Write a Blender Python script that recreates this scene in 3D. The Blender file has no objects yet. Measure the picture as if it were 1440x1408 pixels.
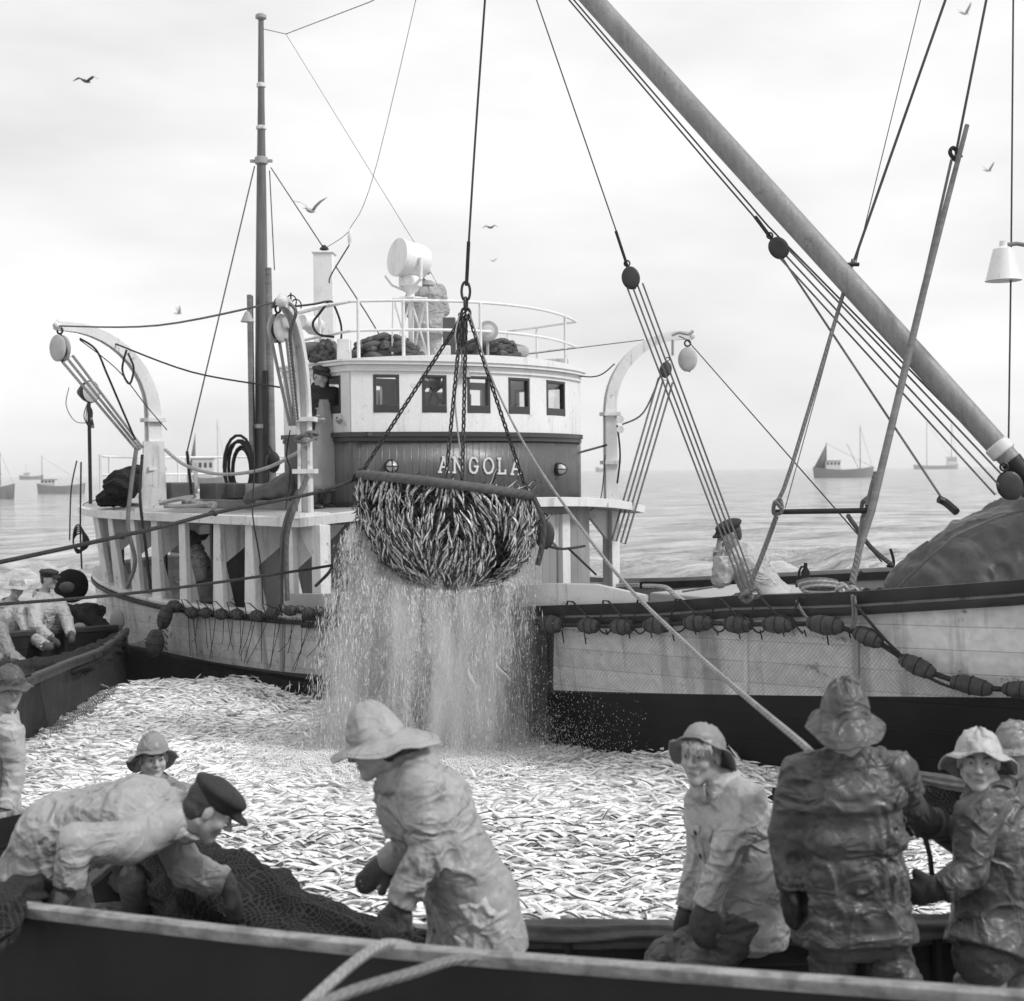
import bpy, bmesh, math, random
import numpy as np
from mathutils import Vector, Matrix, noise as mnoise
random.seed(7); np.random.seed(7)
R = math.radians
SC = bpy.context.scene
COL = SC.collection

# ------------------------------------------------------------------ camera
F = 1900.0; CW, CH = 1440.0, 1408.0
cam = bpy.data.cameras.new('camera'); camo = bpy.data.objects.new('camera', cam); COL.objects.link(camo)
cam.sensor_width = 36.0; cam.lens = F / CW * 36.0; cam.clip_start = 0.1; cam.clip_end = 12000
PITCH = math.atan(42.0 / F); ROLL = R(0.6)
CAM = Vector((0, 0, 2.5))
camR = Matrix.Rotation(R(90) - PITCH, 3, 'X') @ Matrix.Rotation(-ROLL, 3, 'Z')
camo.matrix_world = Matrix.Translation(CAM) @ camR.to_4x4()
cam.dof.use_dof = True; cam.dof.focus_distance = 12.0; cam.dof.aperture_fstop = 2.9
SC.camera = camo
camRi = camR.transposed()

def ray(px, py):
    return camR @ Vector(((px - CW / 2) / F, (CH / 2 - py) / F, -1.0))
def at(px, py, Y):
    d = ray(px, py); return CAM + d * (Y / d.y)
def proj(p):
    q = camRi @ (Vector(p) - CAM); return CW / 2 + F * q.x / -q.z, CH / 2 - F * q.y / -q.z
def onz(px, py, z):
    d = ray(px, py); return CAM + d * ((z - CAM.z) / d.z)

# ------------------------------------------------------------------ world and sun
SUN_EL, SUN_AZ = R(44), R(112)          # azimuth clockwise from +Y
world = bpy.data.worlds.new('World'); SC.world = world; world.use_nodes = True
wt = world.node_tree; wt.nodes.clear()
def wn(t, **k):
    n = wt.nodes.new(t)
    for a, b in k.items(): setattr(n, a, b)
    return n
wout = wn('ShaderNodeOutputWorld'); wbg = wn('ShaderNodeBackground'); wsky = wn('ShaderNodeTexSky')
wsky.sky_type = 'NISHITA'; wsky.sun_disc = False; wsky.sun_elevation = SUN_EL; wsky.sun_rotation = SUN_AZ
wbw = wn('ShaderNodeRGBToBW'); wt.links.new(wsky.outputs[0], wbw.inputs[0])
wtc = wn('ShaderNodeTexCoord'); wmap = wn('ShaderNodeMapping'); wmap.inputs['Scale'].default_value = (1.8, 1.8, 5.5)
wt.links.new(wtc.outputs['Generated'], wmap.inputs[0])
wnz = wn('ShaderNodeTexNoise'); wnz.inputs['Scale'].default_value = 1.3; wnz.inputs['Detail'].default_value = 5; wnz.inputs['Roughness'].default_value = 0.5
wt.links.new(wmap.outputs[0], wnz.inputs['Vector'])
wr = wn('ShaderNodeMapRange'); wr.inputs['From Min'].default_value = 0.3; wr.inputs['From Max'].default_value = 0.62
wr.inputs['To Min'].default_value = 5.5; wr.inputs['To Max'].default_value = 8.1      # overcast cloud radiance (before the 0.1 strength)
wt.links.new(wnz.outputs['Fac'], wr.inputs['Value'])
wmx = wn('ShaderNodeMix'); wmx.data_type = 'FLOAT'; wmx.inputs['Factor'].default_value = 0.88
wt.links.new(wbw.outputs[0], wmx.inputs[2]); wt.links.new(wr.outputs[0], wmx.inputs[3])
wt.links.new(wmx.outputs[0], wbg.inputs['Color']); wbg.inputs['Strength'].default_value = 0.12
wt.links.new(wbg.outputs[0], wout.inputs[0])
sun = bpy.data.lights.new('sun', 'SUN'); suno = bpy.data.objects.new('sun', sun); COL.objects.link(suno)
sun.energy = 2.3; sun.angle = R(12); sun.color = (1, 1, 1)
sd = Vector((math.sin(SUN_AZ) * math.cos(SUN_EL), math.cos(SUN_AZ) * math.cos(SUN_EL), math.sin(SUN_EL)))
suno.rotation_euler = sd.to_track_quat('Z', 'Y').to_euler(); suno.location = (0, 0, 30)
SC.view_settings.view_transform = 'Standard'; SC.view_settings.look = 'None'; SC.view_settings.exposure = 0.18; SC.view_settings.gamma = 1.0
SC.render.engine = 'CYCLES'
SC.cycles.max_bounces = 12; SC.cycles.transparent_max_bounces = 24; SC.cycles.diffuse_bounces = 10; SC.cycles.transmission_bounces = 10; SC.cycles.glossy_bounces = 3; SC.cycles.volume_bounces = 5

# ------------------------------------------------------------------ materials
def mat(name, g, rough=0.6, var=0.15, nscale=4.0, bump=0.0, bscale=30.0, metal=0.0, spec=0.4, coords='Object', streak=None, seam=None,
        stain=None, coat=0.0, rope=False, crease=0.0, fine=0.0, wear=None, grain=None):
    """grey painted/natural surface: value noise, stain patches, board seams, streaks, twisted-rope bump"""
    m = bpy.data.materials.new(name); m.use_nodes = True; nt = m.node_tree; N = nt.nodes; L = nt.links
    b = N['Principled BSDF']; b.inputs['Roughness'].default_value = rough; b.inputs['Metallic'].default_value = metal
    b.inputs['Specular IOR Level'].default_value = spec; b.inputs['Coat Weight'].default_value = coat; b.inputs['Coat Roughness'].default_value = 0.2
    tc = N.new('ShaderNodeTexCoord'); src = tc.outputs[coords]
    def math_(op, a, c, d=None):
        n = N.new('ShaderNodeMath'); n.operation = op
        for i, x in enumerate((a, c) if d is None else (a, c, d)):
            if hasattr(x, 'links'): L.new(x, n.inputs[i])
            else: n.inputs[i].default_value = x
        return n.outputs[0]
    def noise(scale, detail=4, vec=None, sc=None, rgh=0.55):
        n = N.new('ShaderNodeTexNoise'); n.inputs['Scale'].default_value = scale; n.inputs['Detail'].default_value = detail; n.inputs['Roughness'].default_value = rgh
        v = vec or src
        if sc:
            mp = N.new('ShaderNodeMapping'); mp.inputs['Scale'].default_value = sc; L.new(v, mp.inputs[0]); v = mp.outputs[0]
        L.new(v, n.inputs['Vector']); return n.outputs['Fac']
    def ramp(v, a, c, lo=0.0, hi=1.0):
        n = N.new('ShaderNodeMapRange'); n.inputs['From Min'].default_value = a; n.inputs['From Max'].default_value = c
        n.inputs['To Min'].default_value = lo; n.inputs['To Max'].default_value = hi; L.new(v, n.inputs['Value']); return n.outputs[0]
    val = ramp(noise(nscale, 6), 0.25, 0.75, g * (1 - var), g * (1 + var))
    h = None
    if fine: val = math_('MULTIPLY', val, ramp(noise(nscale * 14, 3), 0.3, 0.7, 1 - fine, 1 + fine))
    if grain:                                           # directional grain (scale vector, amount)
        val = math_('MULTIPLY', val, ramp(noise(1.0, 5, sc=grain[0]), 0.3, 0.7, 1 - grain[1], 1 + grain[1]))
    if stain:                                           # (scale, threshold, factor)
        s = ramp(noise(stain[0], 7, rgh=0.7), stain[1], stain[1] + 0.06)
        val = math_('MULTIPLY', val, ramp(s, 0, 1, 1.0, stain[2]))
    if streak:                                          # (scale vector, threshold, factor)
        s = ramp(noise(1.0, 5, sc=streak[0], rgh=0.65), streak[1], streak[1] + 0.12)
        val = math_('MULTIPLY', val, ramp(s, 0, 1, 1.0, streak[2]))
    if seam:                                            # (axis index, spacing, width, darkness)
        sp = N.new('ShaderNodeSeparateXYZ'); L.new(src, sp.inputs[0])
        fr = math_('FRACT', math_('DIVIDE', sp.outputs[seam[0]], seam[1]), 0.0)
        dd = math_('ABSOLUTE', math_('SUBTRACT', fr, 0.5), 0.0)
        k = ramp(dd, 0.5 - seam[2] / seam[1], 0.5, 0, 1)
        val = math_('MULTIPLY', val, ramp(k, 0, 1, 1.0, seam[3]))
        cell = math_('FLOOR', math_('DIVIDE', sp.outputs[seam[0]], seam[1]), 0.0)
        wn_ = N.new('ShaderNodeTexWhiteNoise'); wn_.noise_dimensions = '1D'; L.new(cell, wn_.inputs['W'])
        val = math_('MULTIPLY', val, ramp(wn_.outputs['Value'], 0, 1, 0.93, 1.07))
        h = math_('MULTIPLY', k, -1.5)
    comb = N.new('ShaderNodeCombineColor')
    for i in range(3): L.new(val, comb.inputs[i])
    L.new(comb.outputs[0], b.inputs['Base Color'])
    if bump:
        nb = noise(bscale, 4); h = math_('ADD', h, nb) if h is not None else nb
    if rope:
        sp = N.new('ShaderNodeSeparateXYZ'); L.new(tc.outputs['UV'], sp.inputs[0])
        ph = math_('ADD', math_('MULTIPLY', sp.outputs[0], 2 * math.pi * 3), math_('MULTIPLY', sp.outputs[1], rope))
        sn = math_('SINE', ph, 0.0); h = math_('ADD', math_('MULTIPLY', sn, 0.5), noise(60)); bump = 0.8
    if crease:                                          # stiff wet cloth: long soft-edged creases of several sizes
        tot = None
        for sc_, w_, st_ in ((4.6, 1.0, (1, 1, 1.6)), (9.5, .38, (1, 1, 1.3)), (2.4, 1.0, (1.6, 1.6, .6))):
            mp = N.new('ShaderNodeMapping'); mp.inputs['Scale'].default_value = st_; mp.inputs['Rotation'].default_value = (R(12), R(-20), 0); L.new(src, mp.inputs[0])
            n = N.new('ShaderNodeTexNoise'); n.inputs['Scale'].default_value = sc_; n.inputs['Detail'].default_value = 1.5; n.inputs['Roughness'].default_value = .4; n.inputs['Distortion'].default_value = 1.1; L.new(mp.outputs[0], n.inputs['Vector'])
            a = math_('MULTIPLY', math_('SUBTRACT', 1.0, math_('MINIMUM', math_('MULTIPLY', math_('ABSOLUTE', math_('SUBTRACT', n.outputs['Fac'], .5), 0.0), 6.0), 1.0)), w_)
            tot = a if tot is None else math_('ADD', tot, a)
        tot = math_('MULTIPLY', tot, math_('MULTIPLY', ramp(noise(3.1, 1), .36, .58, .22, 1.0), crease)); h = tot if h is None else math_('ADD', math_('MULTIPLY', h, .12), tot); bump = 1.0
    if h is not None:
        bn = N.new('ShaderNodeBump'); bn.inputs['Strength'].default_value = max(bump, 0.25); bn.inputs['Distance'].default_value = 0.012 if crease else 0.006
        L.new(h, bn.inputs['Height']); L.new(bn.outputs[0], b.inputs['Normal'])
    rv = ramp(noise(nscale * 2.3, 4), 0.3, 0.7, max(rough - 0.1, 0.05), min(rough + 0.12, 1)); L.new(rv, b.inputs['Roughness'])
    return m

M = {}
M['white'] = mat('white_paint', 0.66, 0.5, 0.1, 3, 0.3, 30, streak=((9, 9, 0.8), 0.56, 0.66), stain=(7, 0.60, 0.5), fine=0.06)
M['white_clean'] = mat('white_paint_clean', 0.74, 0.42, 0.05, 2, 0.1, 20, streak=((7, 7, 0.6), 0.56, 0.78), stain=(7, .62, .66), fine=.04)
M['grey_paint'] = mat('grey_paint', 0.33, 0.5, 0.12, 3, 0.15, 25, streak=((9, 9, 0.8), 0.6, 0.75))
M['dark_paint'] = mat('dark_paint', 0.10, 0.5, 0.25, 4, 0.2, 25)
M['board'] = mat('boarded_wall', 0.26, 0.55, 0.12, 3, 0.2, 25, coords='UV', seam=(0, 0.115, 0.006, 0.45), streak=((6, 0.8, 1), 0.6, 0.75))
M['varnish'] = mat('varnished_boards', 0.082, 0.35, 0.12, 3, 0.15, 30, coords='UV', seam=(0, 0.085, 0.006, 0.45), grain=((40, 2.5, 1), 0.22), spec=0.5)
M['hull'] = mat('hull_topsides_paint', 0.60, 0.5, 0.16, 0.9, 0.3, 12, coords='UV', seam=(1, 0.165, 0.006, 0.6), streak=((3.2, 0.25, 1), 0.52, 0.5), stain=(4.5, 0.60, 0.4), fine=0.14)
M['hull_black'] = mat('hull_tar_paint', 0.014, 0.5, 0.4, 1.5, 0.3, 14, coords='UV', seam=(1, 0.2, 0.008, 0.6), stain=(7, 0.72, 3.0), spec=0.22)
M['plate'] = mat('dark_hull_panel', 0.055, 0.5, 0.35, 1.5, 0.3, 14, coords='UV', seam=(1, 0.2, 0.008, 0.6), stain=(6, 0.58, 1.8), spec=0.3, fine=.15)
M['wood'] = mat('weathered_wood', 0.17, 0.65, 0.3, 3, 0.3, 40, grain=((2, 2, 30), 0.25))
M['wood_dark'] = mat('dark_wet_wood', 0.026, 0.5, 0.4, 4, 0.3, 30, spec=0.25)
M['spar'] = mat('varnished_spar', 0.12, 0.45, 0.15, 2, 0.2, 30, grain=((14, 14, 1.2), 0.25))
M['boom'] = mat('painted_boom', 0.24, 0.5, 0.15, 3, 0.3, 60, fine=0.1, stain=(6, 0.62, 0.65), grain=((30, 30, 2), .15))
M['deck'] = mat('scrubbed_deck', 0.22, 0.6, 0.2, 3, 0.2, 20, seam=(0, 0.11, 0.006, 0.4))
M['iron'] = mat('black_iron', 0.02, 0.5, 0.4, 10, 0.3, 60, spec=0.3)
M['chain'] = mat('galvanised_chain', 0.05, 0.45, 0.3, 14, 0.2, 60, metal=0.5)
M['rope'] = mat('manila_rope', 0.16, 0.85, 0.25, 8, rope=150)
M['rope_dark'] = mat('tarred_rope', 0.028, 0.85, 0.3, 8, rope=150)
M['rope_thick'] = mat('thick_hawser', 0.10, 0.85, 0.25, 8, rope=70)
M['rope_pale'] = mat('pale_wet_rope', 0.36, 0.8, 0.2, 8, rope=130)
M['rope_trip'] = mat('wet_trip_rope', 0.27, 0.8, 0.25, 8, rope=130)
M['wire'] = mat('steel_wire', 0.05, 0.5, 0.2, 8, metal=0.2)
M['block'] = mat('block_wood', 0.04, 0.5, 0.3, 9, 0.3, 50)
M['block_pale'] = mat('painted_block', 0.42, 0.5, 0.15, 9, 0.2, 40)
M['cork'] = mat('cork_float', 0.062, 0.85, 0.4, 14, 0.9, 70, stain=(20, 0.6, 0.5))
M['net'] = mat('tarred_net_heap', 0.018, 0.95, 0.5, 9, 1.0, 55, fine=0.4)
M['tarp'] = mat('wet_tarpaulin', 0.095, 0.55, 0.3, 1.6, 0.35, 45, fine=0.12, stain=(2.2, 0.56, 0.75))
M['oil_light'] = mat('oilskin_light', 0.40, 0.5, 0.16, 6, 0.4, 40, fine=0.07, stain=(6, 0.6, 0.78), spec=0.35, crease=1.05)
M['oil_grey'] = mat('oilskin_grey', 0.31, 0.48, 0.2, 6, 0.4, 40, fine=0.08, stain=(6, 0.58, 0.72), spec=0.38, crease=1.05)
M['oil_mid'] = mat('oilskin_mid', 0.22, 0.42, 0.2, 5, 0.35, 34, fine=0.07, stain=(5, 0.6, 0.7), spec=0.45, crease=.9)
M['oil_dark'] = mat('oilskin_dark', 0.085, 0.42, 0.35, 5, 0.3, 34, fine=0.12, stain=(5, 0.56, 0.7), spec=0.4, crease=1.0)
M['oil_black'] = mat('oilskin_black', 0.035, 0.3, 0.3, 6, 0.2, 22, spec=0.5)
M['wool'] = mat('wool_mitten', 0.075, 0.95, 0.25, 10, 0.9, 90, fine=0.25)
M['wool_dark'] = mat('dark_wool', 0.03, 0.95, 0.3, 10, 0.7, 90, fine=0.2)
M['skin'] = mat('skin', 0.38, 0.55, 0.16, 22, 0.25, 120, fine=0.1, spec=0.3)
M['hair_fair'] = mat('fair_hair', 0.48, 0.6, 0.25, 30, 0.8, 120)
M['hair_dark'] = mat('dark_hair', 0.05, 0.6, 0.3, 30, 0.8, 120)
M['black'] = mat('black_matter', 0.012, 0.4, 0.2, 9)
M['eye'] = mat('eye_white', 0.4, 0.25, 0.05, 9)
M['lips'] = mat('lips', 0.2, 0.5, 0.05, 9)
M['canvas'] = mat('grey_canvas', 0.3, 0.7, 0.15, 4, 0.2, 50)
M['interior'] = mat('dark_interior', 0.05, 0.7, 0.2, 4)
M['lampglass'] = mat('lamp_glass', 0.5, 0.12, 0.15, 6, spec=0.8)
M['gull'] = mat('gull_plumage', 0.38, 0.7, 0.15, 12)
M['gull_dark'] = mat('gull_dark_plumage', 0.06, 0.7, 0.2, 12)
M['far_hull'] = mat('far_hull', 0.22, 0.6, 0.1, 2)
M['far_white'] = mat('far_white', 0.6, 0.5, 0.1, 2)
M['sail'] = mat('brown_sail', 0.12, 0.8, 0.1, 2)

def glass_mat():
    m = bpy.data.materials.new('window_glass'); m.use_nodes = True; nt = m.node_tree; N = nt.nodes; L = nt.links
    N.clear(); o = N.new('ShaderNodeOutputMaterial'); mx = N.new('ShaderNodeMixShader'); t = N.new('ShaderNodeBsdfTransparent'); g = N.new('ShaderNodeBsdfGlossy')
    g.inputs['Roughness'].default_value = 0.03; t.inputs['Color'].default_value = (0.97, 0.97, 0.97, 1)
    fr = N.new('ShaderNodeLayerWeight'); fr.inputs['Blend'].default_value = .12; fp = N.new('ShaderNodeMath'); fp.operation = 'MULTIPLY_ADD'; fp.inputs[1].default_value = .5; fp.inputs[2].default_value = .03; L.new(fr.outputs['Facing'], fp.inputs[0])
    L.new(fp.outputs[0], mx.inputs[0]); L.new(t.outputs[0], mx.inputs[1]); L.new(g.outputs[0], mx.inputs[2]); L.new(mx.outputs[0], o.inputs[0]); return m
M['glass'] = glass_mat()

def net_mat(name, g, mesh=0.035, thick=0.2, rot=45):
    """diamond netting: real holes between the twines (UV in metres)"""
    m = bpy.data.materials.new(name); m.use_nodes = True; nt = m.node_tree; N = nt.nodes; L = nt.links
    b = N['Principled BSDF']; b.inputs['Base Color'].default_value = (g, g, g, 1); b.inputs['Roughness'].default_value = 0.9
    tc = N.new('ShaderNodeTexCoord'); mp = N.new('ShaderNodeMapping'); mp.inputs['Rotation'].default_value = (0, 0, R(rot)); mp.inputs['Scale'].default_value = (1 / mesh,) * 3
    nz = N.new('ShaderNodeTexNoise'); nz.inputs['Scale'].default_value = 3; L.new(tc.outputs['UV'], nz.inputs['Vector'])
    va = N.new('ShaderNodeVectorMath'); va.operation = 'MULTIPLY_ADD'; L.new(nz.outputs['Color'], va.inputs[0]); va.inputs[1].default_value = (0.12,) * 3; L.new(tc.outputs['UV'], va.inputs[2])
    L.new(va.outputs[0], mp.inputs[0]); sp = N.new('ShaderNodeSeparateXYZ'); L.new(mp.outputs[0], sp.inputs[0])
    outs = []
    for i in range(2):
        f = N.new('ShaderNodeMath'); f.operation = 'FRACT'; L.new(sp.outputs[i], f.inputs[0])
        c = N.new('ShaderNodeMath'); c.operation = 'LESS_THAN'; L.new(f.outputs[0], c.inputs[0]); c.inputs[1].default_value = thick; outs.append(c.outputs[0])
    mx = N.new('ShaderNodeMath'); mx.operation = 'MAXIMUM'; L.new(outs[0], mx.inputs[0]); L.new(outs[1], mx.inputs[1]); L.new(mx.outputs[0], b.inputs['Alpha'])
    return m
M['netting'] = net_mat('herring_netting', 0.22, 0.024, 0.09)
M['netting_dark'] = net_mat('dark_netting', 0.03, 0.045, 0.24)
M['bag_netting'] = net_mat('bag_netting', 0.05, 0.06, 0.07)

def heap_mat():
    """gathered tarred net: paler diamond twine over near-black folds"""
    m = mat('gathered_net', 0.012, 0.95, 0.5, 9, 1.0, 55, fine=0.4, spec=.15); nt = m.node_tree; N = nt.nodes; L = nt.links; b = N['Principled BSDF']; src = b.inputs['Base Color'].links[0].from_socket
    tc = N.new('ShaderNodeTexCoord'); mp = N.new('ShaderNodeMapping'); mp.inputs['Rotation'].default_value = (0, 0, R(45)); mp.inputs['Scale'].default_value = (42,) * 3; nz = N.new('ShaderNodeTexNoise'); nz.inputs['Scale'].default_value = 5; L.new(tc.outputs['UV'], nz.inputs['Vector'])
    va = N.new('ShaderNodeVectorMath'); va.operation = 'MULTIPLY_ADD'; L.new(nz.outputs['Color'], va.inputs[0]); va.inputs[1].default_value = (0.25,) * 3; L.new(tc.outputs['UV'], va.inputs[2]); L.new(va.outputs[0], mp.inputs[0]); sp = N.new('ShaderNodeSeparateXYZ'); L.new(mp.outputs[0], sp.inputs[0]); outs = []
    for i in range(2):
        f = N.new('ShaderNodeMath'); f.operation = 'FRACT'; L.new(sp.outputs[i], f.inputs[0]); c = N.new('ShaderNodeMath'); c.operation = 'LESS_THAN'; L.new(f.outputs[0], c.inputs[0]); c.inputs[1].default_value = .22; outs.append(c.outputs[0])
    mx = N.new('ShaderNodeMath'); mx.operation = 'MAXIMUM'; L.new(outs[0], mx.inputs[0]); L.new(outs[1], mx.inputs[1]); mc = N.new('ShaderNodeMix'); mc.data_type = 'RGBA'; L.new(mx.outputs[0], mc.inputs[0]); L.new(src, mc.inputs[6]); mc.inputs[7].default_value = (.04, .04, .04, 1); L.new(mc.outputs[2], b.inputs['Base Color']); return m
M['net'] = heap_mat()

# ------------------------------------------------------------------ mesh helpers
def tag(o, label, cat, group=None, kind=None):
    o['label'] = label; o['category'] = cat
    if group: o['group'] = group
    if kind: o['kind'] = kind
    return o
def empty(name, loc, label, cat, group=None):
    o = bpy.data.objects.new(name, None); o.location = loc; o.empty_display_size = 0.1; COL.objects.link(o); return tag(o, label, cat, group)
def structure(o): o['kind'] = 'structure'; return o

class MB:
    def __init__(s): s.v = []; s.f = []; s.uv = []; s.m = []
    def add(s, verts, faces, uvs=None, mi=0):
        n = len(s.v); s.v.extend([tuple(v) for v in verts])
        for i, f in enumerate(faces):
            s.f.append([n + k for k in f]); s.uv.append(uvs[i] if uvs else [(0, 0)] * len(f)); s.m.append(mi)
        return s
    def box(s, c, size, rot=None, taper=1.0, mi=0):
        c = Vector(c); a, b, d = size[0] / 2, size[1] / 2, size[2] / 2
        P = []
        for z in (-1, 1):
            k = taper if z > 0 else 1
            for x, y in ((-1, -1), (1, -1), (1, 1), (-1, 1)):
                p = Vector((x * a * k, y * b * k, z * d)); P.append(c + (rot @ p if rot else p))
        return s.add(P, [(3, 2, 1, 0), (4, 5, 6, 7), (0, 1, 5, 4), (1, 2, 6, 5), (2, 3, 7, 6), (3, 0, 4, 7)], mi=mi)
    def prism(s, poly, vec, mi=0):
        n = len(poly); poly = [Vector(p) for p in poly]; vec = Vector(vec)
        P = poly + [p + vec for p in poly]
        return s.add(P, [tuple(range(n))[::-1], tuple(range(n, 2 * n))] + [(i, (i + 1) % n, n + (i + 1) % n, n + i) for i in range(n)], mi=mi)
    def tube(s, pts, r, n=8, cap=True, mi=0, flat=1.0):
        pts = [Vector(p) for p in pts]; rs = r if isinstance(r, (list, tuple)) else [r] * len(pts)
        V = []; up = Vector((0, 0, 1)); prev = None; L = 0; ls = []
        for i, p in enumerate(pts):
            t = (pts[min(i + 1, len(pts) - 1)] - pts[max(i - 1, 0)])
            t = t.normalized() if t.length > 1e-9 else Vector((0, 0, 1))
            if prev is None:
                a = t.cross(up if abs(t.z) < 0.95 else Vector((1, 0, 0))).normalized()
            else:
                a = (prev - t * prev.dot(t)); a = a.normalized() if a.length > 1e-6 else t.orthogonal().normalized()
            prev = a; b = t.cross(a)
            if i: L += (p - pts[i - 1]).length
            ls.append(L)
            for k in range(n):
                th = 2 * math.pi * k / n; V.append(p + (a * math.cos(th) * flat + b * math.sin(th)) * rs[i])
        Fc = []; U = []
        for i in range(len(pts) - 1):
            for k in range(n):
                k2 = (k + 1) % n
                Fc.append((i * n + k, i * n + k2, (i + 1) * n + k2, (i + 1) * n + k))
                U.append([(k / n, ls[i]), ((k + 1) / n, ls[i]), ((k + 1) / n, ls[i + 1]), (k / n, ls[i + 1])])
        if cap:
            Fc.append(tuple(range(n))[::-1]); U.append([(0, 0)] * n); m = (len(pts) - 1) * n
            Fc.append(tuple(range(m, m + n))); U.append([(0, 0)] * n)
        return s.add(V, Fc, U, mi)
    def lathe(s, prof, origin, axis=(0, 0, 1), n=20, mi=0, sx=1.0):
        """profile of (radius, height) along axis"""
        ax = Vector(axis).normalized(); a = ax.orthogonal().normalized(); b = ax.cross(a); o = Vector(origin); V = []
        for r, h in prof:
            for k in range(n):
                th = 2 * math.pi * k / n; V.append(o + ax * h + (a * math.cos(th) * sx + b * math.sin(th)) * r)
        Fc = []
        for i in range(len(prof) - 1):
            for k in range(n):
                k2 = (k + 1) % n; Fc.append((i * n + k, i * n + k2, (i + 1) * n + k2, (i + 1) * n + k))
        Fc.append(tuple(range(n))[::-1]); m = (len(prof) - 1) * n; Fc.append(tuple(range(m, m + n)))
        return s.add(V, Fc, mi=mi)
    def ball(s, c, r, rot=None, nu=14, nv=9, mi=0, wob=0.0):
        r = Vector(r) if not isinstance(r, (int, float)) else Vector((r, r, r)); c = Vector(c); V = []
        for j in range(nv + 1):
            ph = math.pi * j / nv
            for i in range(nu):
                th = 2 * math.pi * i / nu; d = Vector((math.sin(ph) * math.cos(th), math.sin(ph) * math.sin(th), math.cos(ph)))
                k = 1 + (wob * mnoise.noise(d * 2.2 + c * 3) if wob else 0)
                p = Vector((d.x * r.x, d.y * r.y, d.z * r.z)) * k; V.append(c + (rot @ p if rot else p))
        Fc = [(j * nu + i, (j + 1) * nu + i, (j + 1) * nu + (i + 1) % nu, j * nu + (i + 1) % nu) for j in range(nv) for i in range(nu)]
        return s.add(V, Fc, mi=mi)
    def grid(s, rows, uvs=None, close=False, mi=0):
        n = len(rows[0]); V = [p for r in rows for p in r]; Fc = []; U = []
        for j in range(len(rows) - 1):
            for i in range(n if close else n - 1):
                i2 = (i + 1) % n; Fc.append((j * n + i, j * n + i2, (j + 1) * n + i2, (j + 1) * n + i))
                if uvs: U.append([uvs[j][i], uvs[j][i2], uvs[j + 1][i2], uvs[j + 1][i]])
        return s.add(V, Fc, U if uvs else None, mi)
    def build(s, name, m, parent=None, smooth=None, mods=None, base=None, thick=None, bevel=None):
        ms = [M[x] if isinstance(x, str) else x for x in (m if isinstance(m, (list, tuple)) else [m])]
        me = bpy.data.meshes.new(name)
        V = np.array([tuple(v) for v in s.v], dtype=float)
        if parent is None:
            off = Vector(base) if base is not None else Vector(((V[:, 0].min() + V[:, 0].max()) / 2, (V[:, 1].min() + V[:, 1].max()) / 2, V[:, 2].min()))
        else: off = Vector((0, 0, 0))
        V = V - np.array(off)
        me.from_pydata(V.tolist(), [], s.f)
        uvl = me.uv_layers.new(name='UVMap'); flat = [c for f in s.uv for u in f for c in u]
        if len(flat) == len(uvl.data) * 2: uvl.data.foreach_set('uv', flat)
        for x in ms: me.materials.append(x)
        me.polygons.foreach_set('material_index', s.m)
        bm = bmesh.new(); bm.from_mesh(me); bmesh.ops.recalc_face_normals(bm, faces=bm.faces); bm.to_mesh(me); bm.free()
        if smooth is None: smooth = True
        if smooth:
            me.polygons.foreach_set('use_smooth', [True] * len(me.polygons))
            try: me.set_sharp_from_angle(angle=R(38))
            except Exception: pass
        o = bpy.data.objects.new(name, me); COL.objects.link(o)
        if parent is not None:
            o.parent = parent; q = parent; off2 = Vector((0, 0, 0))
            while q is not None: off2 += q.matrix_parent_inverse.translation + q.location; q = q.parent
            o.matrix_parent_inverse = Matrix.Translation(-off2)
        else: o.location = off
        if thick: md = o.modifiers.new('solid', 'SOLIDIFY'); md.thickness = thick; md.offset = 0
        if bevel: md = o.modifiers.new('bevel', 'BEVEL'); md.width = bevel; md.segments = 2; md.limit_method = 'ANGLE'
        return o

def local_build(mb, name, m, parent, **k):
    """for prototypes whose root sits at the origin"""
    return mb.build(name, m, parent, **k)
def copy_tree(o, parent=None):
    c = o.copy(); COL.objects.link(c); c.parent = parent
    for ch in [x for x in o.children]: copy_tree(ch, c)
    return c
def lerp(a, b, t): return a + (b - a) * t
def interp(x, xs, ys): return float(np.interp(x, xs, ys))
def catmull(pts, k=8):
    P = [Vector(p) for p in pts]; out = []
    for i in range(len(P) - 1):
        p0, p1, p2, p3 = P[max(i - 1, 0)], P[i], P[i + 1], P[min(i + 2, len(P) - 1)]
        for j in range(k):
            t = j / k; out.append(0.5 * ((2 * p1) + (p2 - p0) * t + (2 * p0 - 5 * p1 + 4 * p2 - p3) * t * t + (-p0 + 3 * p1 - 3 * p2 + p3) * t ** 3))
    out.append(P[-1]); return out
def sagline(a, b, sag, n=14):
    a, b = Vector(a), Vector(b); return [a.lerp(b, i / n) - Vector((0, 0, sag * 4 * (i / n) * (1 - i / n))) for i in range(n + 1)]
def rope(pts, r, label, m='rope', name='rope', cat='rope', group=None, smoothk=6, n=6, parent=None):
    pts = catmull(pts, smoothk) if smoothk and len(pts) > 2 else [Vector(p) for p in pts]
    mb = MB().tube(pts, r, n); o = mb.build(name, m, parent)
    if parent is None: tag(o, label, cat, group)
    return o
def pr(pxs, r, label, **k):
    """rope through (px, py, depth) stations measured in the photograph"""
    P = [at(*p) for p in pxs]
    if -100 < pxs[0][1] < 0: P[0] = P[1] + (P[0] - P[1]) * (2.2 if len(P) == 2 else 1.8)      # run on well above the frame
    if -100 < pxs[-1][1] < 0: P[-1] = P[-2] + (P[-1] - P[-2]) * 1.8
    return rope(P, r, label, **k)
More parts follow.
